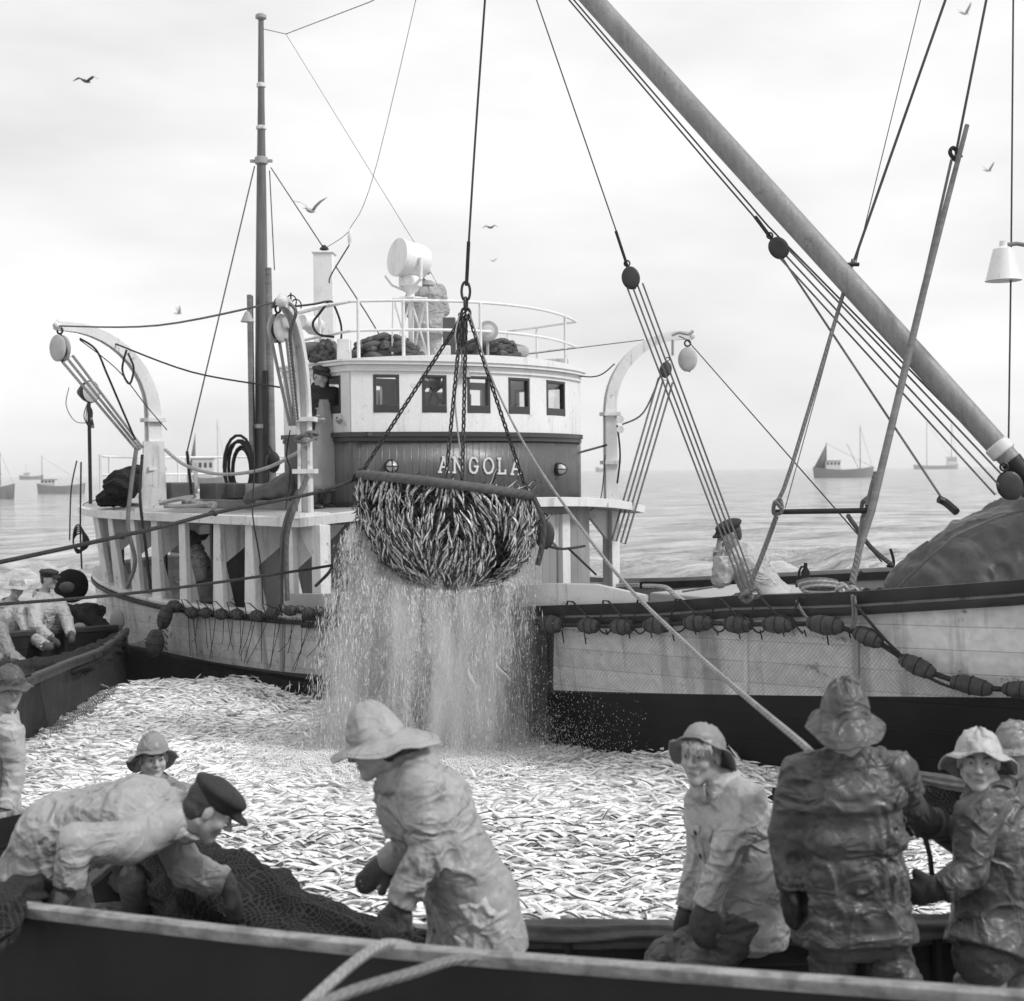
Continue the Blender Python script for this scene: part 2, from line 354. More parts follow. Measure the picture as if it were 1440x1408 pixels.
# ------------------------------------------------------------------ the ship's own frame: s towards the bow, t from the near side to the far side
SO = Vector((-2.29, 15, 0)); SU = Vector((.657, -.754, 0)).normalized(); SV = Vector((.754, .657, 0)).normalized(); TC = 2.55
def S(s, t, z): return SO + SU * s + SV * t + Vector((0, 0, z))
def st(p): d = Vector(p) - SO; return d.dot(SU), d.dot(SV)
def onT(px, py, t):
    d = ray(px, py); k = (t - (CAM - SO).dot(SV)) / d.dot(SV); return CAM + d * k
def half(s):
    if s < -2: return 2.70 * math.sqrt(max(0.0, 1 - min(1, (-2 - s) / 6.3) ** 3))
    if s > 3: return 2.70 * (1 - min(1, (s - 3) / 10.7) ** 2.3)
    return 2.70
def railz(s): return interp(s, [-8.3, -5.66, -4.5, -3.3, -2, -.3, .55, 2.3, 4.15, 5.4, 6.1, 7, 8.2, 11, 13.7], [1.08, .94, .88, .84, .84, .88, .93, 1.08, 1.25, 1.36, 1.45, 1.52, 1.66, 2.05, 2.5])
def paintz(s): return interp(s, [-8.3, -4.75, -3.4, -2, -.4, 1.8, 4.1, 6.1, 7.5, 8.2, 11, 13.7], [.2, .17, .2, .2, .25, .38, .56, .74, .87, .93, 1.25, 1.7])
def nearT(s, z=1.0):      # near side of the hull at height z
    k = 1 - 0.09 * max(0.0, min(1.0, (railz(s) - z) / 1.6)) ** 1.3
    return TC - half(s) * k
def onHull(px, py, off=0.03):
    t = 0.0
    for _ in range(25):
        p = onT(px, py, t - off); s, _t = st(p); t = nearT(s, p.z)
    return p
BOAT_LABEL = 'white and dark hulled fishing boat with curved varnished wheelhouse reading ANGOLA'
boat = empty('fishing_boat', S(2.5, TC, 0), BOAT_LABEL, 'fishing boat')

# --- sea
def build_sea():
    ys = [-6, -3]; y = 0.0
    while y < 40: ys.append(y); y += 0.22
    while y < 3600: ys.append(y); y *= 1.045
    rows = []; rng = np.random.RandomState(3)
    waves = [(rng.uniform(0.5, 2.6) * (1.9 ** k) * 0.35, R(rng.uniform(-35, 35) + 20), rng.uniform(0, 6)) for k in range(5) for _ in range(3)]
    NX = 260
    for j, yy in enumerate(ys):
        half_w = max(14, 0.75 * abs(yy) + 12); step = (ys[min(j + 1, len(ys) - 1)] - yy)
        r = []
        for i in range(NX + 1):
            x = (i / NX * 2 - 1) * half_w; z = 0
            for wl, a, ph in waves:
                if wl > 3.0 * max(step, 2 * half_w / NX): z += 0.048 * wl ** 0.8 * 0.55 * math.sin((x * math.cos(a) + yy * math.sin(a) + 0.35 * math.sin(x * .7 + yy * .4)) * 2 * math.pi / wl + ph)
            d = math.hypot(x, yy - 10); calm = min(1, max(0.0, (d - 9) / 14))
            r.append((x, yy, -0.10 + z * (0.15 + 0.85 * calm)))
        rows.append(r)
    m = bpy.data.materials.new('sea_water'); m.use_nodes = True; nt = m.node_tree; N = nt.nodes; L = nt.links; b = N['Principled BSDF']
    b.inputs['Roughness'].default_value = 0.12; b.inputs['IOR'].default_value = 1.33; b.inputs['Specular IOR Level'].default_value = 0.8
    tc = N.new('ShaderNodeTexCoord'); mp = N.new('ShaderNodeMapping'); mp.inputs['Scale'].default_value = (0.5, 1.0, 1); mp.inputs['Rotation'].default_value = (0, 0, R(12)); L.new(tc.outputs['Object'], mp.inputs[0])
    hs = []
    for sc, amt in ((0.35, 1.0), (1.1, 0.55), (4.5, 0.16), (16, 0.04)):
        n = N.new('ShaderNodeTexNoise'); n.inputs['Scale'].default_value = sc; n.inputs['Detail'].default_value = 4; n.inputs['Distortion'].default_value = 0.5; L.new(mp.outputs[0], n.inputs['Vector'])
        k = N.new('ShaderNodeMath'); k.operation = 'MULTIPLY'; k.inputs[1].default_value = amt; L.new(n.outputs['Fac'], k.inputs[0]); hs.append(k.outputs[0])
    h = hs[0]
    for x in hs[1:]:
        a = N.new('ShaderNodeMath'); a.operation = 'ADD'; L.new(h, a.inputs[0]); L.new(x, a.inputs[1]); h = a.outputs[0]
    bp = N.new('ShaderNodeBump'); bp.inputs['Strength'].default_value = 1.0; bp.inputs['Distance'].default_value = 1.8; L.new(h, bp.inputs['Height']); L.new(bp.outputs[0], b.inputs['Normal'])
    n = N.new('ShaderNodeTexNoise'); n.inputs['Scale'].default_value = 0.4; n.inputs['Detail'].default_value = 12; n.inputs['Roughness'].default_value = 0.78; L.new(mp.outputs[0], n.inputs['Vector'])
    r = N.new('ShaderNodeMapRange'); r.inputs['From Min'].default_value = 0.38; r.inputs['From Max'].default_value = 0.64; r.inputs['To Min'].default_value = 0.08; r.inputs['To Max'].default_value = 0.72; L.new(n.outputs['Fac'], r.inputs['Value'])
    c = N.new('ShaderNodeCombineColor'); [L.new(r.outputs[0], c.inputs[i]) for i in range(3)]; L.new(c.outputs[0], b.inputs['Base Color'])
    M['sea'] = m
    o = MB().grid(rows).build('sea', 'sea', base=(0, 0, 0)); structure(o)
build_sea()

# ------------------------------------------------------------------ hull
def outline(side):                                     # stations bunched at the ends
    ss = list(-8.3 + 6.3 * (1 - np.cos(np.linspace(0, math.pi / 2, 16)))) + list(np.linspace(-1.6, 12, 40)) + list(13.7 - 1.7 * (1 - np.linspace(0, 1, 6)[1:]))
    return sorted(set(round(float(x), 4) for x in ss))
SS = outline(0)
def hull_rows(zf, n, side):
    rows = []; uv = []
    for s in SS:
        z0, z1 = zf(s); r = []; q = []
        for k in range(n + 1):
            z = lerp(z0, z1, k / n); t = nearT(s, z)
            if side > 0: t = 2 * TC - t
            if s > 11: s2 = s - (railz(s) - z) * 0.35 * (s - 11) / 2.7
            else: s2 = s + (0.25 * (railz(s) - z) * min(1, (-6 - s) / 2.3) if s < -6 else 0)
            r.append(S(s2, t, z)); q.append((s, z - 0.03 * s))
        rows.append(r); uv.append(q)
    return rows, uv
for nm, m, zf, n in (('hull', 'hull', lambda s: (railz(s), paintz(s)), 8), ('hull_bottom', 'hull_black', lambda s: (paintz(s) + .0, -0.7), 6)):
    mb = MB()
    for side in (-1, 1): r, q = hull_rows(zf, n, side); mb.grid(r, q)
    mb.build(nm, m, boat)
# inner bulwark lining and main deck
mb = MB()
for side in (-1, 1):
    rows = []
    for s in SS:
        w = max(0, half(s) - 0.09); t = TC + side * w
        rows.append([S(s, t, railz(s) - .01), S(s, t, railz(s) - .55)])
    mb.grid(rows, [[(s, 0), (s, .5)] for s in SS])
mb.build('bulwark_lining', 'grey_paint', boat)
mb = MB(); mb.grid([[S(s, TC - max(0, half(s) - .08), railz(s) - .5), S(s, TC + max(0, half(s) - .08), railz(s) - .5)] for s in SS])
mb.build('main_deck', 'deck', boat)
# rail cap (white aft, dark wood forward) and rubbing strake
def railpart(name, m, s0, s1, w, h, dz, off, sides=(-1, 1), dt=0.0):
    mb = MB()
    for side in sides:
        rows = []; L = [s for s in SS if s0 < s < s1]; L = [s0] + L + [s1]
        for s in L:
            z = railz(s) + dz; b = half(s) + off
            q = [(b - w, z), (b, z), (b + .008, z + h * .5), (b, z + h), (b - w, z + h)]
            rows.append([S(s, TC + side * max(0, a), c) for a, c in q])
        mb.grid(rows, close=True)
        for e in (rows[0], rows[-1]): mb.add(e, [(0, 1, 2, 3, 4)])
    return mb.build(name, m, boat)
railpart('rail_cap', 'white', -8.3, 0.2, .17, .05, 0.0, .03)
railpart('rail_cap', 'wood_dark', 0.2, 13.6, .16, .09, -.02, .045)
railpart('rub_rail', 'wood_dark', 0.2, 13.6, .05, .06, -.10, .06)
railpart('rub_rail', 'wood_dark', -8.2, 0.2, .04, .05, -.07, .045)
# side of the hull sheathing plank (pale vertical strap at x~1048 and the cutwater edge at x~772)
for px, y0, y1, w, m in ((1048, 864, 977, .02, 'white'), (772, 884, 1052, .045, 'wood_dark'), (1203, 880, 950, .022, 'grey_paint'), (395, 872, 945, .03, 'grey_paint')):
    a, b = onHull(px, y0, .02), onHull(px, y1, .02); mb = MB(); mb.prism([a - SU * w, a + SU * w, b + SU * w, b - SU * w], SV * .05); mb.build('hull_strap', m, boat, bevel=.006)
# dark panel laid over the hull just forward of the falling water
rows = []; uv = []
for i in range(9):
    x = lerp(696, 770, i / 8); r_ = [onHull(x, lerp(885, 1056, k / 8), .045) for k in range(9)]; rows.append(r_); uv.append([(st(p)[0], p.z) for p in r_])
MB().grid(rows, uv).build('dark_panel', 'plate', boat, thick=.03)
# raised bulwark boards beyond the hoisted bag
a = onT(752, 822, -.02); b = onT(930, 823, .02); s0, s1 = st(a)[0], st(b)[0]
def board(s0, s1, t, z0f, z1f, th, name, m, n=8):
    mb = MB(); rows = []
    for i in range(n + 1):
        s = lerp(s0, s1, i / n); tt = t(s) if callable(t) else t
        rows.append([S(s, tt, z0f(s)), S(s, tt, z1f(s)), S(s, tt + th, z1f(s)), S(s, tt + th, z0f(s))])
    mb.grid(rows, close=True); mb.add(rows[0], [(0, 1, 2, 3)]); mb.add(rows[-1], [(0, 1, 2, 3)])
    return mb.build(name, m, boat, bevel=.008)
nt_ = lambda o: (lambda s: nearT(s, 9) + o)
board(0.9, s1 - .1, nt_(.0), lambda s: railz(s) + .05, lambda s: interp(s, [.9, s0, s1 - .8, s1 - .1], [railz(.9) + .28, a.z, b.z, railz(s1) + .12]), .05, 'wash_board', 'white')
board(-.25, .75, nt_(-.02), lambda s: railz(s) + .04, lambda s: railz(s) + .27, .05, 'wash_board', 'grey_paint')
board(-8.0, 12.5, lambda s: TC + half(s) - .06, lambda s: railz(s), lambda s: railz(s) + .12, .07, 'far_bulwark', 'grey_paint', 40)

# ------------------------------------------------------------------ boat deck aft
def dk(t): return 2.0 + 0.17 * max(0, 1 - ((t - TC) / 2.75) ** 2)
def dhalf(s):
    if s < -4: return 2.72 * math.sqrt(max(0, 1 - min(1, (-4 - s) / 4.1) ** 2.7))
    return 2.72
def dfront(t): return 0.1 + 0.85 * (1 - ((t - TC) / 2.75) ** 2)
def deck_outline():
    near = []; L = list(-8.1 + 4.1 * (1 - np.cos(np.linspace(0, math.pi / 2, 14)))) + [-3.2, -2.4, -1.8, -1.2, -.6, 0.0]
    for s in L: near.append((s, TC - dhalf(s)))
    fr = [(dfront(t), t) for t in np.linspace(TC - 2.7, TC + 2.7, 16)]
    far = [(s, 2 * TC - t) for s, t in near[::-1]]
    return near + fr + far[:-1]
ol = deck_outline()
mb = MB(); n = len(ol); rings = []
for sc, dz in ((0.995, -.10), (1.012, -.10), (1.012, 0.0), (.995, .012)):
    cs = -3; rings.append([S(cs + (s - cs) * sc, TC + (t - TC) * sc, dk(t) + dz) for s, t in ol])
mb.grid(rings, close=True); mb.build('deck_edge', 'white', boat)
mb = MB()
for k, dz in ((0, 0.0), (1, -.09)):
    rows = []
    for i in range(len(ol) // 2 + 1):
        (s0_, t0), (s1_, t1) = ol[i], ol[-i - 1] if i else ol[0]
    for s in [-8.08, -8.0, -7.8, -7.4, -6.8, -6, -5, -4, -3, -2, -1, 0.0]:
        w = dhalf(s) * .995; rows.append([S(s, TC + w * q, dk(TC + w * q) + dz) for q in np.linspace(-1, 1, 13)])
    rows.append([S(dfront(TC + 2.7 * q) * .99, TC + 2.7 * q, dk(TC + 2.7 * q) + dz) for q in np.linspace(-1, 1, 13)])
    mb.grid(rows)
mb.build('boat_deck', 'grey_paint', boat)
# raised grey edge boards on the deck, near side
board(-3.6, -.5, .35, lambda s: 2.06, lambda s: 2.17, .06, 'deck_coaming', 'wood')
board(-3.6, -1.3, 1.0, lambda s: 2.1, lambda s: 2.36, .05, 'deck_coaming', 'grey_paint')
board(-5.4, -4.4, .3, lambda s: 2.04, lambda s: 2.10, .06, 'deck_coaming', 'wood')

# stanchion boards between rail and boat deck, each with a knee under the deck
for px, wb, wt in ((132, .20, .16), (158, .26, .14), (190, .27, .16), (222, .27, .17), (261, .2, .16), (310, .27, .15), (355, .27, .15), (409, .26, .22)):
    s, _ = st(onT(px, 790, -.08)); t = nearT(s, 9) + .03 if s > -5 else nearT(s, 9) + .02; t2 = TC - dhalf(s) + .04
    mb = MB(); z0 = railz(s) + .03; z1 = dk(t2) - .1; poly = [S(s - wb / 2, t, z0), S(s + wb / 2, t, z0), S(s + wt / 2, t2, z1), S(s - wt / 2, t2, z1)]
    mb.prism(poly, SV * .07)
    # knee plate running inboard
    if px != 261: mb.prism([S(s + .02, t2 + .07, z1), S(s + .02, t2 + .75, z1), S(s + .02, t2 + .62, z1 - .12), S(s + .02, t2 + .07, z1 - .5)], SU * .05)
    mb.prism([S(s + .02, t + .07, z0), S(s + .02, t + .2, z0), S(s + .02, t2 + .07, z1 - .4)], SU * .05)
    mb.build('stanchion', 'white', boat, bevel=.008)
# deckhouse under the boat deck
mb = MB(); pts = [(-6.0, 1.9), (-5.2, 1.15), (0.35, 1.05), (.6, 1.6), (.65, 3.6), (.35, 4.05), (-5.2, 3.95), (-6.0, 3.2)]
rows = [[S(s, t, z) for s, t in pts] for z in (0.35, 2.05)]; acc = 0; ua = [0]
for i in range(1, len(pts) + 1): acc += math.dist(pts[i - 1], pts[i % len(pts)]); ua.append(acc)
for i in range(len(pts)):
    j = (i + 1) % len(pts); mb.add([rows[0][i], rows[0][j], rows[1][j], rows[1][i]], [(0, 1, 2, 3)], [[(ua[i], 0), (ua[i + 1], 0), (ua[i + 1], 1.7), (ua[i], 1.7)]])
mb.build('deckhouse', 'board', boat)
def wall_box(px, py, w, h, name, m, t=1.08, th=.04, inner=None):
    p = onT(px, py, t); s, _ = st(p); mb = MB(); rot = Matrix((SU, SV, Vector((0, 0, 1)))).transposed()
    mb.box(p, (w, th, h), rot); o = mb.build(name, m, boat, bevel=.006)
    if inner: mb = MB(); mb.box(p - SV * .012, (w - .1, th, h - .1), rot); mb.build(inner[0], inner[1], o)
    return o
wall_box(250, 762, .42, .42, 'deckhouse_window', 'white', inner=('pane', 'black'))
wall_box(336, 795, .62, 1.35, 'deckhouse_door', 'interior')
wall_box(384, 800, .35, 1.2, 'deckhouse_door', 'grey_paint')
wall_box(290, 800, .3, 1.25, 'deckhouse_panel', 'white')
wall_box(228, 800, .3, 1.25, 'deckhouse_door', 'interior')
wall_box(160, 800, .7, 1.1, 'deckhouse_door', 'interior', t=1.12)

# ------------------------------------------------------------------ wheelhouse
WZ0, WZL, WZ1 = 2.04, 2.93, 3.72
NEAR, FAR = .75, 4.40
def fc(t, b=.62): return -.19 + b * (1 - ((t - TC - .025) / 1.825) ** 2)
wpath = [(-2.6, NEAR), (-.19 - .001, NEAR)] ; 
fpts = [(fc(t), t) for t in np.linspace(NEAR, FAR, 49)]
AFT = -1.62
wpath = [(AFT, NEAR)] + fpts + [(AFT, FAR)]
def plen(path):
    L = [0]
    for i in range(1, len(path)): L.append(L[-1] + math.dist(path[i - 1], path[i]))
    return L
def onFront(px, py, off=0.0):
    lo, hi = NEAR - .2, FAR + .2; best = None
    d = ray(px, py)
    for k in range(400):
        t = lerp(lo, hi, k / 399); s = fc(t) + off; p = S(s, t, 0); kk = (p.y - CAM.y) / d.y; x = CAM.x + d.x * kk; e = abs(x - p.x)
        if best is None or e < best[0]: best = (e, s, t, CAM.z + d.z * kk)
    return best[1:]
# window openings on the front given by their edges in t and z (read off the photograph)
WIN = []
for x0, x1, y0, y1 in ((524, 561, 527, 586), (592, 627, 526, 585), (655, 688, 527, 586), (713, 743, 533, 591), (766, 792, 541, 597)):
    a = onFront(x0, y0); b = onFront(x1, y1); WIN.append((a[1], b[1], 3.19, 3.63))
SIDEWIN = (-.72, -.36); SIDEDOOR = (-1.42, -1.0)
def path_pt(i_s): pass
# build wall strips
cuts = sorted(set([NEAR, FAR] + [w[0] for w in WIN] + [w[1] for w in WIN] + list(np.linspace(NEAR, FAR, 33))))
def frontwall(z0, z1, off=0.0):
    rows = [[S(fc(t) + off, t, z0) for t in cuts], [S(fc(t) + off, t, z1) for t in cuts]]; return rows
zs = [WZL, 3.19, 3.63, WZ1]
def camber(t): return 0.07 * (1 - ((t - TC) / 1.9) ** 2)
mb = MB()
for i in range(len(cuts) - 1):
    tm = (cuts[i] + cuts[i + 1]) / 2; iswin = any(w[0] < tm < w[1] for w in WIN)
    for j in range(3):
        if j == 1 and iswin: continue
        za, zb = zs[j], zs[j + 1]
        mb.add([S(fc(cuts[i]), cuts[i], za), S(fc(cuts[i + 1]), cuts[i + 1], za), S(fc(cuts[i + 1]), cuts[i + 1], zb), S(fc(cuts[i]), cuts[i], zb)], [(0, 1, 2, 3)])
for t, wins in ((NEAR, [SIDEWIN, SIDEDOOR]), (FAR, [(-.85, -.3), (-1.45, -1.05)])):
    sc = sorted([AFT, fc(NEAR)] + [x for w in wins for x in w])
    for i in range(len(sc) - 1):
        w_ = any(w[0] - 1e-6 <= sc[i] < w[1] - 1e-6 for w in wins)
        for j in range(3):
            if j == 1 and w_: continue
            mb.add([S(sc[i], t, zs[j]), S(sc[i + 1], t, zs[j]), S(sc[i + 1], t, zs[j + 1]), S(sc[i], t, zs[j + 1])], [(0, 1, 2, 3)])
tb_ = [NEAR, 1.2, 2.2, 2.9, 3.9, FAR]; zb_ = [WZ0, 3.1, 3.62, WZ1]
for i in range(5):
    for j in range(3):
        if j == 1 and i in (1, 3): continue
        mb.add([S(AFT, tb_[i], zb_[j]), S(AFT, tb_[i + 1], zb_[j]), S(AFT, tb_[i + 1], zb_[j + 1]), S(AFT, tb_[i], zb_[j + 1])], [(0, 1, 2, 3)])
bmw = mb.build('wheelhouse_wall', 'white_clean', boat, thick=.05, smooth=False)
# lower varnished part
mb = MB(); L = plen(wpath)
rows = [[S(s, t, WZ0) for s, t in wpath], [S(s, t, WZL) for s, t in wpath]]
mb.grid(rows, [[(l, 0) for l in L], [(l, .9) for l in L]]); mb.build('boarded_front', 'varnish', boat, thick=.045)
# ledge, cornice and roof follow the same plan, set out from it
def offpath(o): 
    P = [S(s, t, 0) for s, t in wpath]; out = []
    for i, p in enumerate(P):
        tg = (P[min(i + 1, len(P) - 1)] - P[max(i - 1, 0)]).normalized(); nn = Vector((tg.y, -tg.x, 0)); out.append(p + nn * o)
    return out
sgn = 1 if (offpath(.1)[25] - SO).dot(SU) > (offpath(0)[25] - SO).dot(SU) else -1
def band(name, m, o0, o1, z0, z1, cam_=0):
    a, b = offpath(sgn * o0), offpath(sgn * o1); rows = []
    for i in range(len(a)):
        _, tt = st(b[i]); c = camber(tt) * cam_; rows.append([Vector((a[i].x, a[i].y, z0 + c)), Vector((b[i].x, b[i].y, z0 + c)), Vector((b[i].x, b[i].y, z1 + c)), Vector((a[i].x, a[i].y, z1 + c))])
    mb = MB(); mb.grid(rows, close=True); mb.add(rows[0], [(0, 1, 2, 3)]); mb.add(rows[-1], [(0, 1, 2, 3)]); return mb.build(name, m, boat)
band('ledge', 'varnish', .0, .07, WZL - .02, WZL + .035)
band('ledge', 'varnish', .0, .045, WZL - .07, WZL - .025)
band('plinth', 'wood_dark', .0, .05, WZ0, WZ0 + .08)
band('cornice', 'white_clean', .0, .05, WZ1 - .05, WZ1 + .02)
band('cornice', 'white_clean', .0, .10, WZ1 + .023, WZ1 + .06)
op = offpath(sgn * .12); mb = MB(); n = len(op)
top = [Vector((p.x, p.y, WZ1 + .085 + camber(st(p)[1]))) for p in op]; cen = S(-.8, TC, WZ1 + .16)
bot = [Vector((p.x, p.y, WZ1 + .062)) for p in op]
mb.add(bot + top + [cen], [(i, i + 1, n + i + 1, n + i) for i in range(n - 1)] + [(n + i, n + i + 1, 2 * n) for i in range(n - 1)] + [(n - 1, 0, n, 2 * n - 1), (2 * n - 1, n, 2 * n), tuple(range(n))[::-1]])
mb.build('wheelhouse_roof', 'white_clean', boat)
ROOFZ = WZ1 + .12
# windows: dark frame, lower sash rail, pane
def window(pt_a, pt_b, z0, z1, nrm):
    a, b = Vector(pt_a), Vector(pt_b); e = (b - a).normalized(); w = .035; up = Vector((0, 0, 1)); rot = Matrix((e, nrm, up)).transposed(); mid = (a + b) / 2; W = (b - a).length
    mb = MB(); base = mid - nrm * .0
    for zz, hh in ((z0 + .045, .09), (z1 - w / 2, w)): mb.box(base + up * zz, (W, .07, hh), rot)
    for sgn_ in (-1, 1): mb.box(base + e * sgn_ * (W / 2 - w / 2) + up * (z0 + z1) / 2, (w, .066, z1 - z0), rot)
    o = mb.build('window', 'varnish', boat, bevel=.005)
    MB().box(base + up * ((z0 + z1) / 2 + .03) - nrm * .005, (W - 2 * w, .006, z1 - z0 - w - .09), rot).build('pane', 'glass', o)
for t0, t1, z0, z1 in WIN:
    a, b = S(fc(t0), t0, 0), S(fc(t1), t1, 0); e = (b - a).normalized(); nr = Vector((e.y, -e.x, 0)); window(a, b, z0, z1, nr)
for s0_, s1_ in (SIDEWIN, SIDEDOOR): window(S(s0_, NEAR, 0), S(s1_, NEAR, 0), 3.19, 3.63, -SV)
for s0_, s1_ in ((-.85, -.3), (-1.45, -1.05)): window(S(s0_, FAR, 0), S(s1_, FAR, 0), 3.19, 3.63, SV)
# things inside: floor, steering column and wheel, back partition
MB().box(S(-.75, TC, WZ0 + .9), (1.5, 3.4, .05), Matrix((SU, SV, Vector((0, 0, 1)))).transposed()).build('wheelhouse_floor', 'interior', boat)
mb = MB(); c = S(-.55, TC - .1, 3.28); ring = [c + SV * math.cos(a) * .3 + Vector((0, 0, 1)) * math.sin(a) * .3 for a in np.linspace(0, 2 * math.pi, 25)]; mb.tube(ring, .02, 6)
for k in range(8): a = k * math.pi / 4; mb.tube([c, c + SV * math.cos(a) * .38 + Vector((0, 0, 1)) * math.sin(a) * .38], .014, 5)
mb.tube([c - SU * .05, c + SU * .25], .06, 10); mb.build('ship_wheel', 'wood', boat)
mb = MB(); mb.box(S(-.9, 1.5, 3.0), (.3, .3, .4)); mb.ball(S(-.9, 1.5, 3.24), .11); mb.build('binnacle', 'wood', boat)
MB().box(S(-2.2, 3.0, 2.8), (1.0, 1.6, 1.56), Matrix((SU, SV, Vector((0, 0, 1)))).transposed()).build('engine_casing', 'white', boat, bevel=.02)
# door on the near side, seen edge on behind the man
mb = MB(); rot = Matrix((SU, SV, Vector((0, 0, 1)))).transposed(); mb.box(S(-1.22, NEAR - .04, 2.5), (.46, .04, .9), rot); o = mb.build('wheelhouse_door', 'varnish', boat, bevel=.006)
MB().ball(S(-1.1, NEAR - .08, 2.75), .025).build('handle', 'iron', o)

# name letters: raised strokes set on the curved boarding
def strokes(ch):
    sf = .16
    if ch == 'A': return [[(0, 1), (.5, 0)], [(.5, 0), (1, 1)], [(.2, .66), (.8, .66)], [(-.12, 1), (.2, 1)], [(.8, 1), (1.12, 1)], [(.38, 0), (.5, 0)]]
    if ch == 'N': return [[(.08, 0), (.08, 1)], [(.08, 0), (.92, 1)], [(.92, 0), (.92, 1)], [(-.06, 1), (.24, 1)], [(.76, 0), (1.08, 0)], [(-.06, 0), (.1, 0)]]
    if ch == 'G': return [[(.95, .25), (.9, .1), (.7, 0), (.35, 0), (.12, .15), (.03, .4), (.03, .65), (.15, .9), (.4, 1), (.7, 1), (.92, .88), (.92, .58)], [(.62, .58), (1.08, .58)]]
    if ch == 'O': return [[(.35, 0), (.65, 0), (.9, .15), (1, .4), (1, .62), (.88, .88), (.65, 1), (.35, 1), (.12, .88), (0, .62), (0, .4), (.1, .15), (.35, 0)]]
    if ch == 'L': return [[(.12, 0), (.12, 1)], [(-.06, 0), (.32, 0)], [(-.06, 1), (.95, 1), (.98, .78)]]
mb = MB()
for ch, x0, x1, y0, y1 in (('A', 618.5, 630, 643, 664), ('N', 638, 651, 643.5, 664.5), ('G', 660, 672, 644, 665), ('O', 681, 693.5, 644.5, 665.5), ('L', 701, 711.5, 645, 666), ('A', 720, 731, 646, 667)):
    for stv in strokes(ch):
        pts = []
        for a, b in stv:
            s, t, z = onFront(lerp(x0, x1, a), lerp(y0, y1, b), .04); pts.append(S(s, t, z))
        for i in range(len(pts) - 1):
            a, b = pts[i], pts[i + 1]; d = (b - a).normalized(); s_, t_ = st((a + b) / 2)
            e = (S(fc(t_ + .05), t_ + .05, 0) - S(fc(t_ - .05), t_ - .05, 0)).normalized(); nr = Vector((e.y, -e.x, 0)); sd_ = d.cross(nr).normalized() * .0115
            a2, b2 = a - d * .008, b + d * .008
            mb.prism([a2 - sd_, a2 + sd_, b2 + sd_, b2 - sd_], -nr * .02)
M['letter'] = mat('letter_paint', 0.62, 0.5, 0.1, 8)
mb.build('name_lettering', 'letter', boat, smooth=False)
# bulkhead lamps either side of the name
for px, py in ((550, 656), (783, 660)):
    s, t, z = onFront(px, py, .02); p = S(s, t, z); e = (S(fc(t + .05), t + .05, 0) - S(fc(t - .05), t - .05, 0)).normalized(); nr = Vector((e.y, -e.x, 0))
    mb = MB(); mb.lathe([(.085, 0), (.085, .04), (.07, .05)], p, nr, 18); o = mb.build('bulkhead_lamp', 'iron', boat)
    mb = MB(); mb.lathe([(.066, .045), (.062, .08), (.045, .11), (.02, .125), (.002, .13)], p, nr, 16); mb.build('lamp_glass', 'lampglass', o)
    mb = MB()
    for ax in (e, Vector((0, 0, 1))): mb.tube([p + nr * .045 + ax * .078, p + nr * .12 + ax * .05, p + nr * .15, p + nr * .12 - ax * .05, p + nr * .045 - ax * .078], .006, 6)
    mb.build('lamp_guard', 'iron', o)

# roof railing
def tubes(lines, r, name, m, parent=boat, n=8):
    mb = MB()
    for l in lines: mb.tube(l, r, n)
    return mb.build(name, m, parent)
rp = offpath(-sgn * .02)
def rpt(s, t, z): return S(s, t, z)
fr = [S(fc(t) - .03, t, 0) for t in np.linspace(NEAR + .03, FAR - .03, 24)]
for z in (4.47, 4.13):
    tubes([[S(-1.5, NEAR + .05, z - .03), S(-.9, NEAR + .05, z)] + [Vector((p.x, p.y, z + camber(st(p)[1]) * .6)) for p in fr]], .017, 'railing_bar', 'white_clean')
    tubes([[Vector((fr[-1].x, fr[-1].y, z)), S(-.9, FAR - .1, z - .02), S(-1.5, FAR - .1, z - .02)]], .017, 'railing_bar', 'white_clean')
for px in (505, 568, 676, 795):
    s, t, z = onFront(min(px, 813), 500, -.03); tubes([[S(s, t, ROOFZ - .03), S(s, t, 4.5 if px in (505, 795) else 4.5)]], .02, 'railing_post', 'white_clean')
for s, t in ((-.9, NEAR + .05), (-1.5, NEAR + .05), (-.9, FAR - .1), (-1.5, FAR - .1)): tubes([[S(s, t, ROOFZ - .04), S(s, t, 4.45)]], .018, 'railing_post', 'white_clean')
# small white post and grey board on the roof edges
p = at(484, 493, 15.9); MB().box(p, (.16, .16, .26), taper=.95).build('roof_post', 'white_clean', boat, bevel=.01)
s, t, z = onFront(760, 515, -.12); s2, t2, _ = onFront(800, 515, -.1); MB().prism([S(s, t, 3.8), S(s2, t2, 3.8), S(s2, t2, 3.98), S(s, t, 3.9)], -SU * .5).build('roof_box', 'grey_paint', boat, bevel=.02)

# searchlight on its stand
sp = at(577, 366, 16.4); ax = Vector((-.80, -.58, .12)).normalized()
mb = MB(); mb.lathe([(.10, -.22), (.19, -.19), (.215, -.1), (.215, .14), (.232, .15), (.232, .19), (.205, .195)], sp, ax, 28); sl = mb.build('searchlight', 'white_clean', boat)
MB().lathe([(.20, .165), (.16, .175), (.002, .185)], sp, ax, 28).build('lens', 'lampglass', sl)
mb = MB(); sx = ax.cross(Vector((0, 0, 1))).normalized()
mb.tube([sp + sx * .235, sp + sx * .235 - Vector((0, 0, .25)), sp - Vector((0, 0, .36))], .022, 8); mb.tube([sp - sx * .235, sp - sx * .235 - Vector((0, 0, .25)), sp - Vector((0, 0, .36))], .022, 8)
mb.lathe([(.14, -.3), (.14, -.22), (.10, -.16)], sp + Vector((0, 0, -.02)), (0, 0, 1), 16); mb.lathe([(.03, -.42), (.09, -.37), (.13, -.3)], sp, (0, 0, 1), 16)
